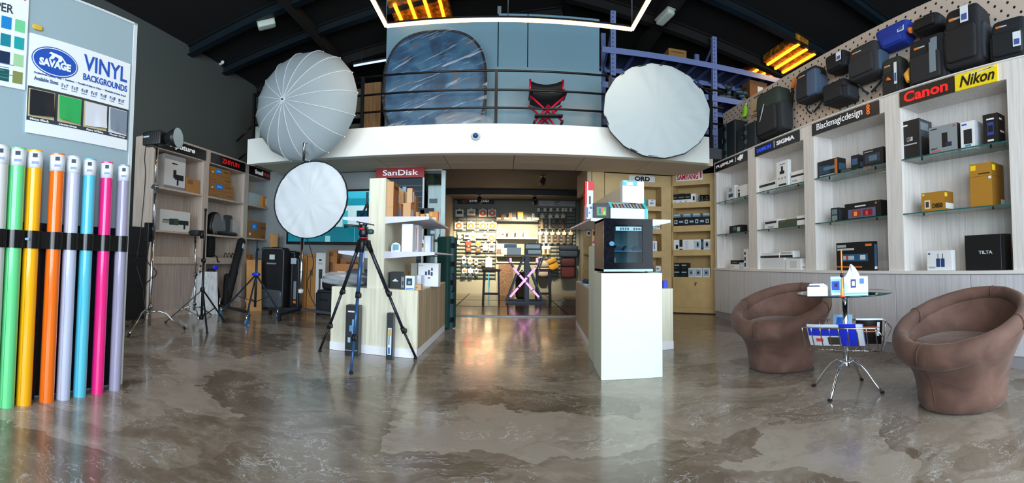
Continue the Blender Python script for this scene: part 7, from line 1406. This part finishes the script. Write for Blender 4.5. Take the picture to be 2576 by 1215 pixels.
for f in (fl(2047, 973), fl(2088, 1010), fl(2220, 990), fl(2168, 958)):
    d = f - TC0; d.z = 0; g = G(); g.tube([TC0 + ZV * .205 + d * .04, TC0 + d * .22 + ZV * .225, TC0 + d * .42 + ZV * .20, TC0 + d * .6 + ZV * .145, TC0 + d * .8 + ZV * .07, TC0 + d + ZV * .008], .0115, 12); lg = g.build('leg', CHROME, t); g = G(); g.sup(TC0 + d + ZV * .010, (.03, .03, .02), .8); g.build('foot_cap', RUBBER, lg)
# basket: V trough of ribs, its long axis runs left-right in view
cd = Vector((-TC0.x, -TC0.y, 0)).normalized(); bx_ = Vector((cd.y, -cd.x, 0)); bx_ = -bx_ if bx_.dot(Vector((1, -1, 0))) < 0 else bx_; ang = math.radians(-14); bx_ = Vector((bx_.x * math.cos(ang) - bx_.y * math.sin(ang), bx_.x * math.sin(ang) + bx_.y * math.cos(ang), 0)); by_ = Vector((-bx_.y, bx_.x, 0)); by_ = by_ if by_.dot(cd) > 0 else -by_
BL_ = .25; 
def bp_(u, v, z): return TC0 + bx_ * u + by_ * v + ZV * z
def prof_(s): # s -1..1 across trough
    a = abs(s); v = math.copysign(.205 * (a ** .6), s); z = .30 + .20 * a ** 1.7; return v, z
bt_ = G()
bas = []
for k in range(9):
    u = -BL_ + 2 * BL_ * k / 8; g = G(); g.tube([bp_(u, *prof_(s / 10)) for s in range(-10, 11)], .004, 8); r_ = g.build('basket_rib', mat((190, 180, 165), .18, 1), t)
for s in (-1, 1): v, z = prof_(s); g = G(); g.tube([bp_(-BL_ - .0, v, z), bp_(BL_, v, z)], .005, 8); g.build('basket_rail', mat((190, 180, 165), .18, 1), t)
g = G(); g.tube([bp_(-BL_, 0, .3), bp_(BL_, 0, .3)], .005, 8); g.build('basket_rail', CHROME, t)
for e in (1,): g = G(); g.tube([bp_(BL_, *prof_(-1)), bp_(BL_ + .05, *prof_(-.8)), bp_(BL_ + .0, *prof_(0)), bp_(BL_ + .05, *prof_(.8)), bp_(BL_, *prof_(1))], .005, 8); g.build('basket_end', CHROME, t)
def mag(u0, u1, s, v0, h, label, cols, lean=.6, bz=.318):
    tt = T('magazine', label, 'magazine', bp_((u0 + u1) / 2, v0, bz), 'magazines in the wire basket'); g = G(); K_ = 6
    def P2(u, q, off=0): x, z = v0 + s * lean * h * q * (1 - .25 * q), bz + .006 + h * q * .9; return bp_(u, x + off, z)
    for off, mi in ((0, 1), (.005, 0)):
        vs = []; fs = []
        for q in range(K_ + 1):
            for r in range(K_ + 1): vs.append(P2(u0 + (u1 - u0) * r / K_, q / K_, off + .006 * math.sin(r)))
        for q in range(K_):
            for r in range(K_): k = q * (K_ + 1) + r; fs.append((k, k + 1, k + K_ + 2, k + K_ + 1))
        g.add(vs, fs, mi, True)
    g.build('cover', [mat(cols[0], .25), mat((226, 226, 226), .5)], tt)
    g = G(); 
    for (a, b, c, d, mi) in cols[1]:
        o = .0022; o = o * (1 if by_.dot(cd) > 0 else -1) + .005
        vs = [P2(u0 + (u1 - u0) * x, y, o + .006 * math.sin(x * K_)) for y in [c + (d - c) * w / 3 for w in range(4)] for x in [a + (b - a) * w / 4 for w in range(5)]]
        g.add(vs, [(j * 5 + i, j * 5 + i + 1, (j + 1) * 5 + i + 1, (j + 1) * 5 + i) for j in range(3) for i in range(4)], mi, True)
    g.build('cover_print', [mat(c, .25) for c in cols[2]], tt)
mag(-.245, .03, 1, .035, .19, 'white magazine with a broad blue band at the front of the wire basket', ((206, 214, 226), [(.02, .98, .48, .84, 0), (.2, .38, .2, .36, 1), (.5, .8, .06, .42, 2)], [(28, 50, 190), (214, 70, 60), (60, 56, 50)]), bz=.335)
mag(-.02, .15, 1, .03, .20, 'blue magazine with white edge in the middle of the wire basket', ((30, 50, 200), [(.7, .98, .02, .98, 0)], [(226, 232, 240)]), bz=.335)
mag(-.12, .02, -1, -.035, .23, 'upright white and blue brochure behind the pole in the wire basket', ((150, 190, 230), [(.2, .8, .3, .9, 0)], [(40, 100, 200)]), bz=.34)
mag(.05, .245, -1, -.035, .20, 'dark magazine with orange lines at the open end of the wire basket', ((22, 18, 20), [(.1, .9, .45, .5, 0), (.1, .9, .62, .66, 0), (.8, .9, .3, .85, 1), (0, 1, .93, 1, 1)], [(220, 110, 50), (210, 224, 236)]), bz=.34)
# things on the table
def tb(px, py, h=0): q = fl(px, py, zT + h); return q
cc = tb(2152, 741); u_ = Vector((cd.y, -cd.x, 0)); u_ = u_ if u_.dot(Vector((1, -1, 0))) > 0 else -u_
f = Fr(Vector((cc.x, cc.y, zT + .001)) - cd * -.0, (u_.x, u_.y)); w = 74 / F * math.hypot(cc.x, cc.y)
def tbox(pxa, pxb, yb_, yt_, d, label, col, prints, name, words=()):
    q = fl((pxa + pxb) / 2, yb_, zT); fr = Fr(Vector((q.x, q.y, 0)), (u_.x, u_.y)); w = (pxb - pxa) / F * math.hypot(q.x, q.y); h = (yb_ - yt_) / (F * VS) * math.hypot(q.x, q.y)
    return carton(fr, pxa, pxb, 0, zT, d, label, col, prints, words, world=(-w / 2, w / 2, zT + h), c0=0, name=name, group=None, cat='box'), fr, w, h
o, fr, w, h = tbox(2124, 2184, 744, 696, .1, 'white tissue box with blue round badges on the glass side table', (226, 234, 244), [(.28, .5, .42, .86, (24, 60, 120)), (.33, .45, .52, .76, Wt), (.66, .84, .62, .9, (60, 120, 190)), (0, 1, .06, .16, (110, 190, 226)), (.0, .12, .2, .7, (170, 200, 226))], 'tissue_box')
g = G(); K_ = 10; vs = []; fs = []
for q in range(K_ + 1):
    for r in range(K_ + 1):
        u = r / K_ - .5; v = q / K_; ww = .085 * (1 - v * .85); vs.append(fr.p(-.02 + u * ww * 1.1 + .02 * v - .03 * v * v, zT + h + v * .085, -.05 + .014 * math.sin(u * 9 + v * 3)))
for q in range(K_):
    for r in range(K_): k = q * (K_ + 1) + r; fs.append((k, k + 1, k + K_ + 2, k + K_ + 1))
g.add(vs, fs, 0, True); g.build('tissue', mat((236, 240, 246), .8), o)
o2, fr, w, h = tbox(2090, 2120, 744, 696, .07, 'small light blue carton with a dark blue drawing beside the tissue box', (150, 205, 236), [(.1, .75, .3, .75, (40, 80, 190)), (.3, .6, .45, .65, (20, 30, 90)), (0, 1, .85, 1, (206, 230, 242)), (.1, .9, .03, .15, (226, 236, 242))], 'blue_carton')
q = fl(2119, 746, zT); t2 = T('glue_bottle', 'slim orange pen bottle with a black collar standing on the side table', 'bottle', Vector((q.x, q.y, zT)))
q = q + cd * .045; q.z = zT + .001; hh = along(2117, 628, math.hypot(q.x, q.y)).z - zT
g = G(); g.lathe([(.009, 0), (.011, .01), (.010, .05), (.006, .07), (.0055, hh * .5)], 16, q); g.build('body', mat((236, 150, 60), .3), t2); g = G(); g.lathe([(.0052, hh * .5), (.0045, hh)], 12, q); g.build('stem', mat((240, 140, 40), .35), t2); g = G(); g.lathe([(.011, hh * .42), (.011, hh * .5)], 14, q); g.build('collar', mat((20, 30, 60), .4), t2); g = G(); g.lathe([(.02, 0), (.02, .008)], 14, q); g.build('foot', mat((220, 60, 40), .4), t2)
o3, fr, w, h = tbox(2031, 2082, 746, 722, .07, 'open white card tray with small dark cards on the side table', (224, 232, 240), [], 'card_tray')
g = G(); g.fb(fr, -w * .45, w * .1, zT + h, zT + h + .008, -.01, -.05); g.build('dark_cards', mat((70, 84, 100), .5), o3); g = G(); g.prism([fr.p(-w * .5, zT + h, -.06), fr.p(w * .5, zT + h, -.06), fr.p(w * .3, zT + h + .018, -.066), fr.p(-w * .4, zT + h + .018, -.066)], fr.n * .003); g.build('back_flap', WHITE, o3)
# ================================================================ inner room
FB_ = FI(12.26)
def pz(px, py): return FB_.px(px, py)
GM = mat((44, 56, 58), .5, name='grid_steel')
def grid(px0, px1, y0, y1, label, rows):
    (a0, z1), (a1, z0) = pz(px0, y0), pz(px1, y1); t = T('wall_grid', label, 'wall grid', ((a0 + a1) / 2, 12.28, z0), 'slatted display grids')
    n_ = 0
    for k in range(rows): z = z0 + (z1 - z0) * (k + .5) / rows; g = G(); g.box(a0, a1, 12.262, 12.275, z - .014, z + .014); g.build('rail', GM, t)
    for k in range(5): x = a0 + (a1 - a0) * k / 4; g = G(); g.box(x - .008, x + .008, 12.276, 12.298, z0, z1); g.build('upright', GM, t)
    return t
grid(1150, 1246, 523, 704, 'black slatted grid full of orange and white packs, inner room', 20)
grid(1355, 1448, 521, 700, 'black slatted grid with hanging camera straps, inner room', 20)
def sign_(px0, px1, y0, y1, label, m): (a0, z1), (a1, z0) = pz(px0, y0), pz(px1, y1); g = G(); g.box(a0, a1, 12.25, 12.298, z0, z1); return g.build('header_sign', m, label=label, cat='sign', group='header signs of the inner room', bev=.004), a0, a1, z0, z1
sg, a0, a1, z0, z1 = sign_(1151, 1243, 497, 513, 'black header sign with orange icon and white TETHER TOOLS lettering', mat((18, 18, 20), .5)); text('TETHER TOOLS', sg, FB_, a0 + .30, z0 + .05, .011, .55, .09, mat((220, 226, 230), .5, emit=.2, name='tether_white'), bold=.03)
g = G(); g.fb(FB_, a0 + .14, a0 + .25, z0 + .035, z0 + .15, .013, .01); g.fb(FB_, a0 + .165, a0 + .225, z0 + .06, z0 + .125, .014, .0131, 1); g.fb(FB_, a0 + .19, a0 + .2, z0 + .08, z0 + .13, .015, .0141, 0); g.build('orange_icon', [mat((206, 80, 40), .5), mat((18, 18, 20), .5)], sg)
sg, a0, a1, z0, z1 = sign_(1355, 1447, 502, 520, 'pale grey header sign with a small black bird-wing mark', mat((176, 180, 182), .5)); am = (a0 + a1) / 2
g = G(); g.tube([FB_.p(am - .07, z0 + .09, .012), FB_.p(am - .03, z0 + .14, .012), FB_.p(am - .0, z0 + .09, .012), FB_.p(am + .03, z0 + .14, .012), FB_.p(am + .08, z0 + .13, .012)], .010, 6); g.build('wing_mark', BLACK, sg)
g = G(); g.fb(FB_, am - .08, am + .08, z0 + .035, z0 + .045, .013, .011); g.build('fine_line', BLACK, sg)
OR = (232, 96, 24); BW = (216, 214, 206)
def pack(px0, px1, y0, y1, label, col, kind=0, grp='packs on the orange grid', y=12.2, name='accessory_pack'):
    fr = FI(y); a0, z1 = fr.px(px0, y0); a1, z0 = fr.px(px1, y1); am, zm = (a0 + a1) / 2, (z0 + z1) / 2; t = T(name, label, 'pack', (am, y, z0), grp)
    g = G(); g.box(a0, a1, y, y + .025, z0, z1); g.build('card', mat(col, .5), t)
    r = min(a1 - a0, z1 - z0) / 2 * .84
    if kind == 1: g = G(); g.lathe([(r * .5, 0), (r * .52, .015), (r * .95, .015), (r, 0)], 24, (am, y, zm), axis=(0, -1, 0)); g.build('coiled_cable', mat(OR, .5), t); g = G(); g.lathe([(r * .45, .002), (r * .44, .006)], 16, (am, y, zm), axis=(0, -1, 0)); g.build('centre_label', mat((210, 226, 236), .5), t)
    elif kind == 2: g = G(); g.fb(Fr((am, y, 0), (1, 0)), -r * .8, r * .8, zm - r * .3, zm + r * .7, .012, 0); g.build('product', mat((30, 30, 34), .5), t)
    elif kind == 3: g = G(); g.fb(Fr((am, y, 0), (1, 0)), -r * .9, r * .9, z0 + .01, z0 + (z1 - z0) * .4, .012, 0); g.build('product', mat((40, 70, 84), .5), t)
    elif kind == 4: g = G(); g.fb(Fr((am, y, 0), (1, 0)), -r * .8, r * .9, zm - r * .5, zm + r * .4, .012, 0); g.build('product', mat(OR, .5), t)
    g = G(); g.cyl((am, y + .0, z1 + .015), (am, 12.26, z1 + .015), .006, 6); g.sup((am, y + .005, z1 + .015), (.05, .02, .04), .8, 8, 6); g.build('hook', mat((220, 220, 216), .4), t)
ORD_ = ['first', 'second', 'third', 'fourth', 'fifth', 'sixth', 'seventh']
P1 = [(1146, 1166, 527, 545, BW, 2), (1175, 1196, 526, 542, BW, 4), (1205, 1224, 527, 545, BW, 1), (1228, 1248, 527, 545, BW, 1)]
P2_ = [(1144, 1165, 559, 577, BW, 1), (1175, 1194, 559, 577, BW, 1), (1206, 1225, 559, 577, BW, 1), (1229, 1249, 559, 577, BW, 1)]
P3 = [(1152, 1160, 589, 600, BW, 0), (1167, 1182, 588, 601, (206, 196, 180), 2), (1183, 1196, 584, 605, (226, 210, 190), 4), (1198, 1212, 588, 600, (232, 226, 214), 0), (1213, 1226, 586, 600, (232, 228, 220), 2), (1227, 1246, 589, 608, (214, 190, 150), 1)]
P4 = [(1151, 1156, 605, 614, (190, 206, 214), 0), (1172, 1185, 607, 618, (206, 40, 24), 0), (1172, 1185, 620, 634, (60, 30, 30), 4), (1197, 1209, 608, 619, (214, 110, 60), 4), (1197, 1209, 621, 635, (50, 50, 56), 4), (1215, 1227, 612, 630, (230, 214, 190), 0), (1230, 1244, 611, 631, (220, 218, 212), 2)]
P5 = [(1162, 1172, 646, 662, (170, 196, 210), 2), (1161, 1171, 664, 671, (46, 72, 84), 0), (1177, 1188, 648, 663, BW, 4), (1178, 1187, 665, 671, (46, 72, 84), 0), (1194, 1202, 652, 666, (224, 214, 196), 2), (1211, 1220, 660, 669, (60, 56, 56), 0), (1222, 1238, 648, 672, (240, 234, 220), 0)]
P6 = [(1162, 1174, 676, 686, (232, 214, 190), 4), (1160, 1171, 688, 698, (50, 70, 80), 0), (1177, 1190, 676, 686, (232, 222, 206), 0), (1178, 1187, 688, 698, (50, 70, 80), 0), (1194, 1203, 677, 687, (200, 190, 176), 2), (1194, 1203, 689, 694, (40, 50, 60), 0)]
for rn, row in (('top row', P1), ('second row', P2_), ('third row', P3), ('fourth row', P4), ('fifth row', P5), ('bottom row', P6)):
    for i, (x0, x1, y0, y1, c, k) in enumerate(row):
        kd = {0: 'plain', 1: 'orange ring', 2: 'black-printed', 3: 'two-tone', 4: 'orange-marked'}[k]
        pack(x0, x1, y0, y1, '%s hanging pack, %s from the green case, %s of the orange grid' % (kd, ORD_[i], rn), c, k)
def strap(px0, px1, y0, y1, label, c):
    fr = FI(12.2); a0, z1 = fr.px(px0, y0); a1, z0 = fr.px(px1, y1); am = (a0 + a1) / 2; t = T('camera_strap', label, 'strap', (am, 12.2, z0), 'straps on the wall grid')
    w = (a1 - a0) * .42; g = G(); g.box(am - w, am + w, 12.18, 12.21, z0, z1 - .05); g.box(am + w * .3, am + w * .9, 12.175, 12.18, z0 + .02, z1 - .08, 1); g.build('webbing', [mat(c, .7), mat((60, 50, 44), .7)], t); g = G(); g.box(am - w * 1.3, am + w * 1.3, 12.17, 12.215, z1 - .09, z1 - .0); g.build('header_card', mat((214, 204, 180), .5), t)
    g = G(); g.cyl((am, 12.2, z1 + .02), (am, 12.26, z1 + .02), .006, 6); g.box(am - .012, am + .012, 12.18, 12.2, z1, z1 + .05); g.build('hook', WHITE, t)
for i, (x, c) in enumerate(((1364, (150, 130, 104)), (1384, (160, 148, 124)), (1401, (70, 60, 54)), (1416, (110, 74, 44)))): strap(x - 4.5, x + 4.5, 541, 576, 'long hanging camera strap, %s in the upper strap row' % ORD_[i], c)
for i, (x, c) in enumerate(((1359, (170, 140, 120)), (1374, (190, 180, 166)), (1389, (130, 110, 92)), (1404, (104, 84, 70)), (1419, (96, 78, 64)), (1435, (70, 62, 56)))): strap(x - 4.5, x + 4.5, 583, 612, 'hanging camera strap, %s in the lower strap row' % ORD_[i], c)
for i, x in enumerate((1368, 1379)): strap(x - 4.5, x + 4.5, 619, 640, 'short pinkish strap pack, %s below the strap rows beside the table' % ORD_[i], (214, 150, 116))
for i, x in enumerate((1355, 1371, 1386, 1403, 1416, 1424, 1436)):
    fr = FI(12.2); a, z = fr.px(x, 528); g = G(); g.box(a - .035, a + .035, 12.2, 12.26, z - .05, z + .05); g.build('strap_clip', mat((220, 214, 196), .5), label='small white clip pack, %s along the top rail of the strap grid' % ORD_[i], cat='clip', group='clip packs on the strap grid')
# centre shelves
for k, (py, c, l) in enumerate(((552, (84, 88, 88), 'dark grey floating shelf, uppermost of the three between the grids'), (596, (208, 190, 150), 'pale floating shelf in the middle between the grids'), (640, (206, 186, 150), 'lowest pale floating shelf behind the bar table'))):
    fr = FI(12.1); a0, z = fr.px(1248, py); a1 = fr.px(1353, py)[0]; g = G(); g.box(a0, a1, 12.08, 12.3, z - .05, z); g.build('floating_shelf', mat(c, .5), label=l, cat='shelf', group='floating shelves of the inner room')
    [ZS1, ZS2, ZS3][0] if False else None
    if k == 0: S_1 = z
    elif k == 1: S_2 = z
    else: S_3 = z
def SB_(px0, px1, yt, z, label, c, pr=(), nm='product_box'): return carton(FI(12.12), px0, px1, yt, z, .08, label, c, pr, c0=0, name=nm, group='goods on the floating shelves')
for i, x in enumerate((1249, 1268, 1288, 1325, 1345)): SB_(x, x + 11, 547, S_1, 'low white display block, %s along the uppermost floating shelf' % ORD_[i], (220, 214, 200), nm='display_block')
SB_(1260.4, 1267.5, 539, S_1, 'small brown leather cup box on the uppermost floating shelf', (150, 92, 44)); SB_(1279.5, 1287.5, 535, S_1, 'kraft box with a dark bar on the uppermost floating shelf', (176, 124, 66), [(.4, .6, .3, .7, (100, 66, 34))]); SB_(1302, 1316, 533, S_1, 'yellow box with blue corner on the uppermost floating shelf', (232, 168, 40), [(.3, .8, .05, .35, (70, 100, 170))])
SB_(1338, 1344.4, 537, S_1 + .0, 'white box with a dark picture at the end of the uppermost floating shelf', (224, 222, 216), [(.2, .8, .3, .75, (50, 56, 64))])
for i, x in enumerate((1259, 1279, 1298, 1317)): SB_(x, x + 12, 581, S_2, 'white card with a small %s square, %s on the middle floating shelf' % (['black', 'brown', 'brown', 'pale brown'][i], ORD_[i]), (232, 226, 214), [(.28, .72, .3, .62, [(40, 38, 40), (160, 92, 60), (170, 104, 70), (190, 150, 120)][i])], nm='display_card')
SB_(1249, 1260, 627, S_3, 'small dark brown square box on the lowest floating shelf', (70, 52, 42), [(.1, .9, .45, .5, (100, 80, 60))])
(a0, z1), (a1, z0) = pz(1255, 664), pz(1291, 730); g = G(); g.box(a0, a1, 12.2, 12.29, .013, z1); g.build('acoustic_panel', ramp_mat('brown_tweed', [(58, 44, 36), (96, 76, 62)], nscale=30, rough=.9), label='dark brown textured panel standing against the wall under the floating shelves', cat='panel')
(a0, z1), (a1, z0) = pz(1248, 656), pz(1354, 662); g = G(); g.box(a0, a1, 12.25, 12.298, z0, z1); g.build('wall_rail', mat((222, 200, 160), .5), label='pale wall rail below the lowest floating shelf', cat='rail')
# bags on the strap grid
def softbag(px0, px1, y0, y1, label, col, y=12.0, e=.3, name='hanging_bag', rot=0, flap=True):
    fr = FI(y); a0, z1 = fr.px(px0, y0); a1, z0 = fr.px(px1, y1); am, zm = (a0 + a1) / 2, (z0 + z1) / 2; t = T(name, label, 'bag', (am, y + .1, z0), 'bags on the strap grid'); M = Matrix.Rotation(rot, 3, 'Y')
    w, h = a1 - a0, z1 - z0; g = G(); g.sup((am, y + .12, zm), (w, .2, h), e, 24, 12, M=M, wob=.01); g.build('body', mat(col, .75, bump=.2), t)
    if flap: g = G(); g.sup(Vector((am, y + .1, zm)) + M @ Vector((0, 0, h * .28)), (w * 1.02, .22, h * .4), e, 24, 10, M=M); g.build('flap', mat(tuple(int(c * .8) for c in col), .75), t)
    g = G(); g.tube([(am - .06, y + .14, z1 - .01), (am - .05, y + .2, z1 + .05), (am + .05, y + .2, z1 + .05), (am + .06, y + .14, z1 - .01)], .012, 8); g.build('handle', DARK, t)
softbag(1408, 1455, 617, 647, 'navy sling bag hanging high at the edge of the strap grid', (34, 52, 70)); softbag(1412, 1447, 650, 700, 'maroon backpack hanging below the navy sling bag', (74, 30, 38)); softbag(1378, 1404, 650, 680, 'mustard yellow camera pouch hanging tilted beside the bar table', (170, 130, 30), rot=-.4, e=.4); softbag(1352, 1383, 657, 698, 'grey cloth sling bag hanging behind the second stool', (150, 146, 140), e=.6)
# floor items
softbag(1297, 1331, 684, 738, 'black and brown backpack standing on the floor behind the bar table', (60, 48, 40), y=11.0, name='floor_backpack') if False else None
fr = FI(10.6); a0, z1 = fr.px(1297, 686); a1, _ = fr.px(1330, 686); am = (a0 + a1) / 2; t = T('floor_backpack', 'black and brown backpack standing on the floor behind the bar table', 'backpack', (am, 10.7, .013)); g = G(); g.sup((am, 10.72, .013 + z1 / 2), (a1 - a0, .25, z1), .35, 24, 12); g.build('body', mat((50, 42, 38), .75, bump=.2), t); g = G(); g.sup((am, 10.6, .013 + z1 * .3), ((a1 - a0) * .7, .1, z1 * .45), .3); g.build('front_pocket', mat((90, 64, 40), .7), t); g = G(); g.tube([(am - .05, 10.72, z1), (am, 10.72, z1 + .06), (am + .05, 10.72, z1)], .012, 8); g.build('handle', BLACK, t)
# bar table with glowing cross
YT = 9.6; FT = FI(YT); t = T('bar_table', 'tall dark steel bar table with a glowing pink cross in its frame', 'table', (.42, YT + .25, .013)); SM = mat((62, 70, 82), .45, .3)
def tp(px, py, dy=0): a, z = FT.px(px, py); return Vector((a, YT + dy, max(z, .03)))
zt = tp(1320, 641).z; xa, xb = tp(1268, 641).x, tp(1376, 641).x; ba, bb = tp(1272, 761).x, tp(1372, 761).x
g = G(); g.box(xa, xb, YT - .02, YT + .62, zt - .03, zt); g.build('table_top', mat((96, 92, 92), .4), t)
for dy in (0, .58):
    for (p, q) in ((tp(1274, 648, dy), tp(1291, 672, dy)), (tp(1291, 672, dy), tp(1312, 700, dy)), (tp(1366, 648, dy), tp(1352, 690, dy)), (tp(1318, 645, dy), tp(1275, 758, dy)), (tp(1322, 645, dy), tp(1366, 758, dy))): g = G(); g.beam(p, q, .035, .05, up=(0, 1, 0)); g.build('frame_bar', SM, t)
    g = G(); g.box(ba, bb, YT + dy - .03, YT + dy + .03, .013, .06); g.build('foot_bar', SM, t); g = G(); x = tp(1326, 700).x; g.box(x - .045, x + .045, YT + dy - .02, YT + dy + .02, .06, zt - .03); g.build('leg', SM, t)
PK = mat((255, 176, 236), .4, emit=1.0, name='pink_tube')
for (p, q) in ((tp(1290, 672, -.05), tp(1356, 748, -.05)), (tp(1348, 672, -.05), tp(1282, 748, -.05)), (tp(1284, 648, -.05), tp(1285, 662, -.05)), (tp(1351, 648, -.05), tp(1350, 662, -.05))): g = G(); L_ = (q - p).length; ns = max(1, int(L_ / .22)); [g.beam(p.lerp(q, (k + .06) / ns), p.lerp(q, (k + .94) / ns), .045, .036, up=(0, 1, 0)) for k in range(ns)]; g.build('glowing_tube', PK, t); g = G(); g.beam(p + Vector((0, .03, 0)), q + Vector((0, .03, 0)), .05, .02, up=(0, 1, 0)); g.build('tube_backing', SM, t)
def TB_(px0, px1, yt, dz, dy, d, label, c, pr=(), nm='box'): return carton(FI(YT + dy), px0, px1, yt, zt + dz, d, label, c, pr, c0=0, name=nm, group='items on the bar table')
TB_(1275, 1311, 623, 0, .05, .3, 'white box lying on the bar table, end nearest the first stool', (196, 206, 216), nm='white_box')
TB_(1268, 1300, 614, .16, .1, .25, 'blue flat trays stacked on the white box of the bar table', (110, 150, 180), [(0, 1, .3, .4, (60, 90, 120)), (0, 1, .65, .72, (60, 90, 120))], nm='blue_tray')
TB_(1320, 1363, 612, 0, .05, .3, 'black two-drawer case with bright windows on the bar table', (22, 26, 32), [(.06, .9, .56, .9, (186, 206, 214)), (.2, .95, .1, .42, (186, 206, 214)), (.1, .2, .92, .97, (60, 110, 140))], nm='drawer_case')
def stool(x0, x1, y, zs, label):
    t = T('bar_stool', label, 'stool', ((x0 + x1) / 2, y + .15, .013), 'dark bar stools'); g = G(); g.box(x0 - .02, x1 + .02, y, y + .32, zs - .06, zs); g.build('seat', mat((66, 28, 32), .5), t, bev=.015)
    for (x, yy) in ((x0 + .02, y + .02), (x1 - .02, y + .02), (x0 + .02, y + .30), (x1 - .02, y + .30)): dx = -.02 if x < (x0 + x1) / 2 else .02; g = G(); g.beam((x, yy, zs - .06), (x + dx, yy, .014), .035, .035, up=(0, 1, 0)); g.build('leg', mat((30, 34, 44), .5), t)
    for yy in (y + .02, y + .3): g = G(); g.beam((x0, yy, .2), (x1, yy, .2), .025, .03); g.build('stretcher', mat((30, 34, 44), .5), t)
s0 = FI(9.76); stool(s0.px(1215, 700)[0], s0.px(1256, 700)[0], 9.76, s0.px(1235, 677)[1], 'dark red topped bar stool in front of the orange grid'); s0 = FI(9.9); stool(s0.px(1350, 700)[0], s0.px(1386, 700)[0], 9.9, s0.px(1370, 677)[1], 'dark red topped bar stool partly behind the bar table')
fr = FI(10.2); a, z = fr.px(1402, 758); g = G(); g.box(1.22, 1.36, 10.3, 10.42, .013, .04); g.build('floor_socket', mat((150, 150, 150), .4, .5), label='small grey floor socket box on the tiles beside the bar table', cat='socket')
t = T('ribbon_pull', 'blue hanging cable behind the first bar stool', 'cable', (-.32, 12.15, .2)); fr = FI(12.15); path_cable([fr.p(fr.px(1229, y_)[0] + .01 * math.sin(y_), max(fr.px(1229, y_)[1], .03)) for y_ in (686, 700, 715, 730, 737)], .014, t, 'cable', mat((50, 140, 190), .4))
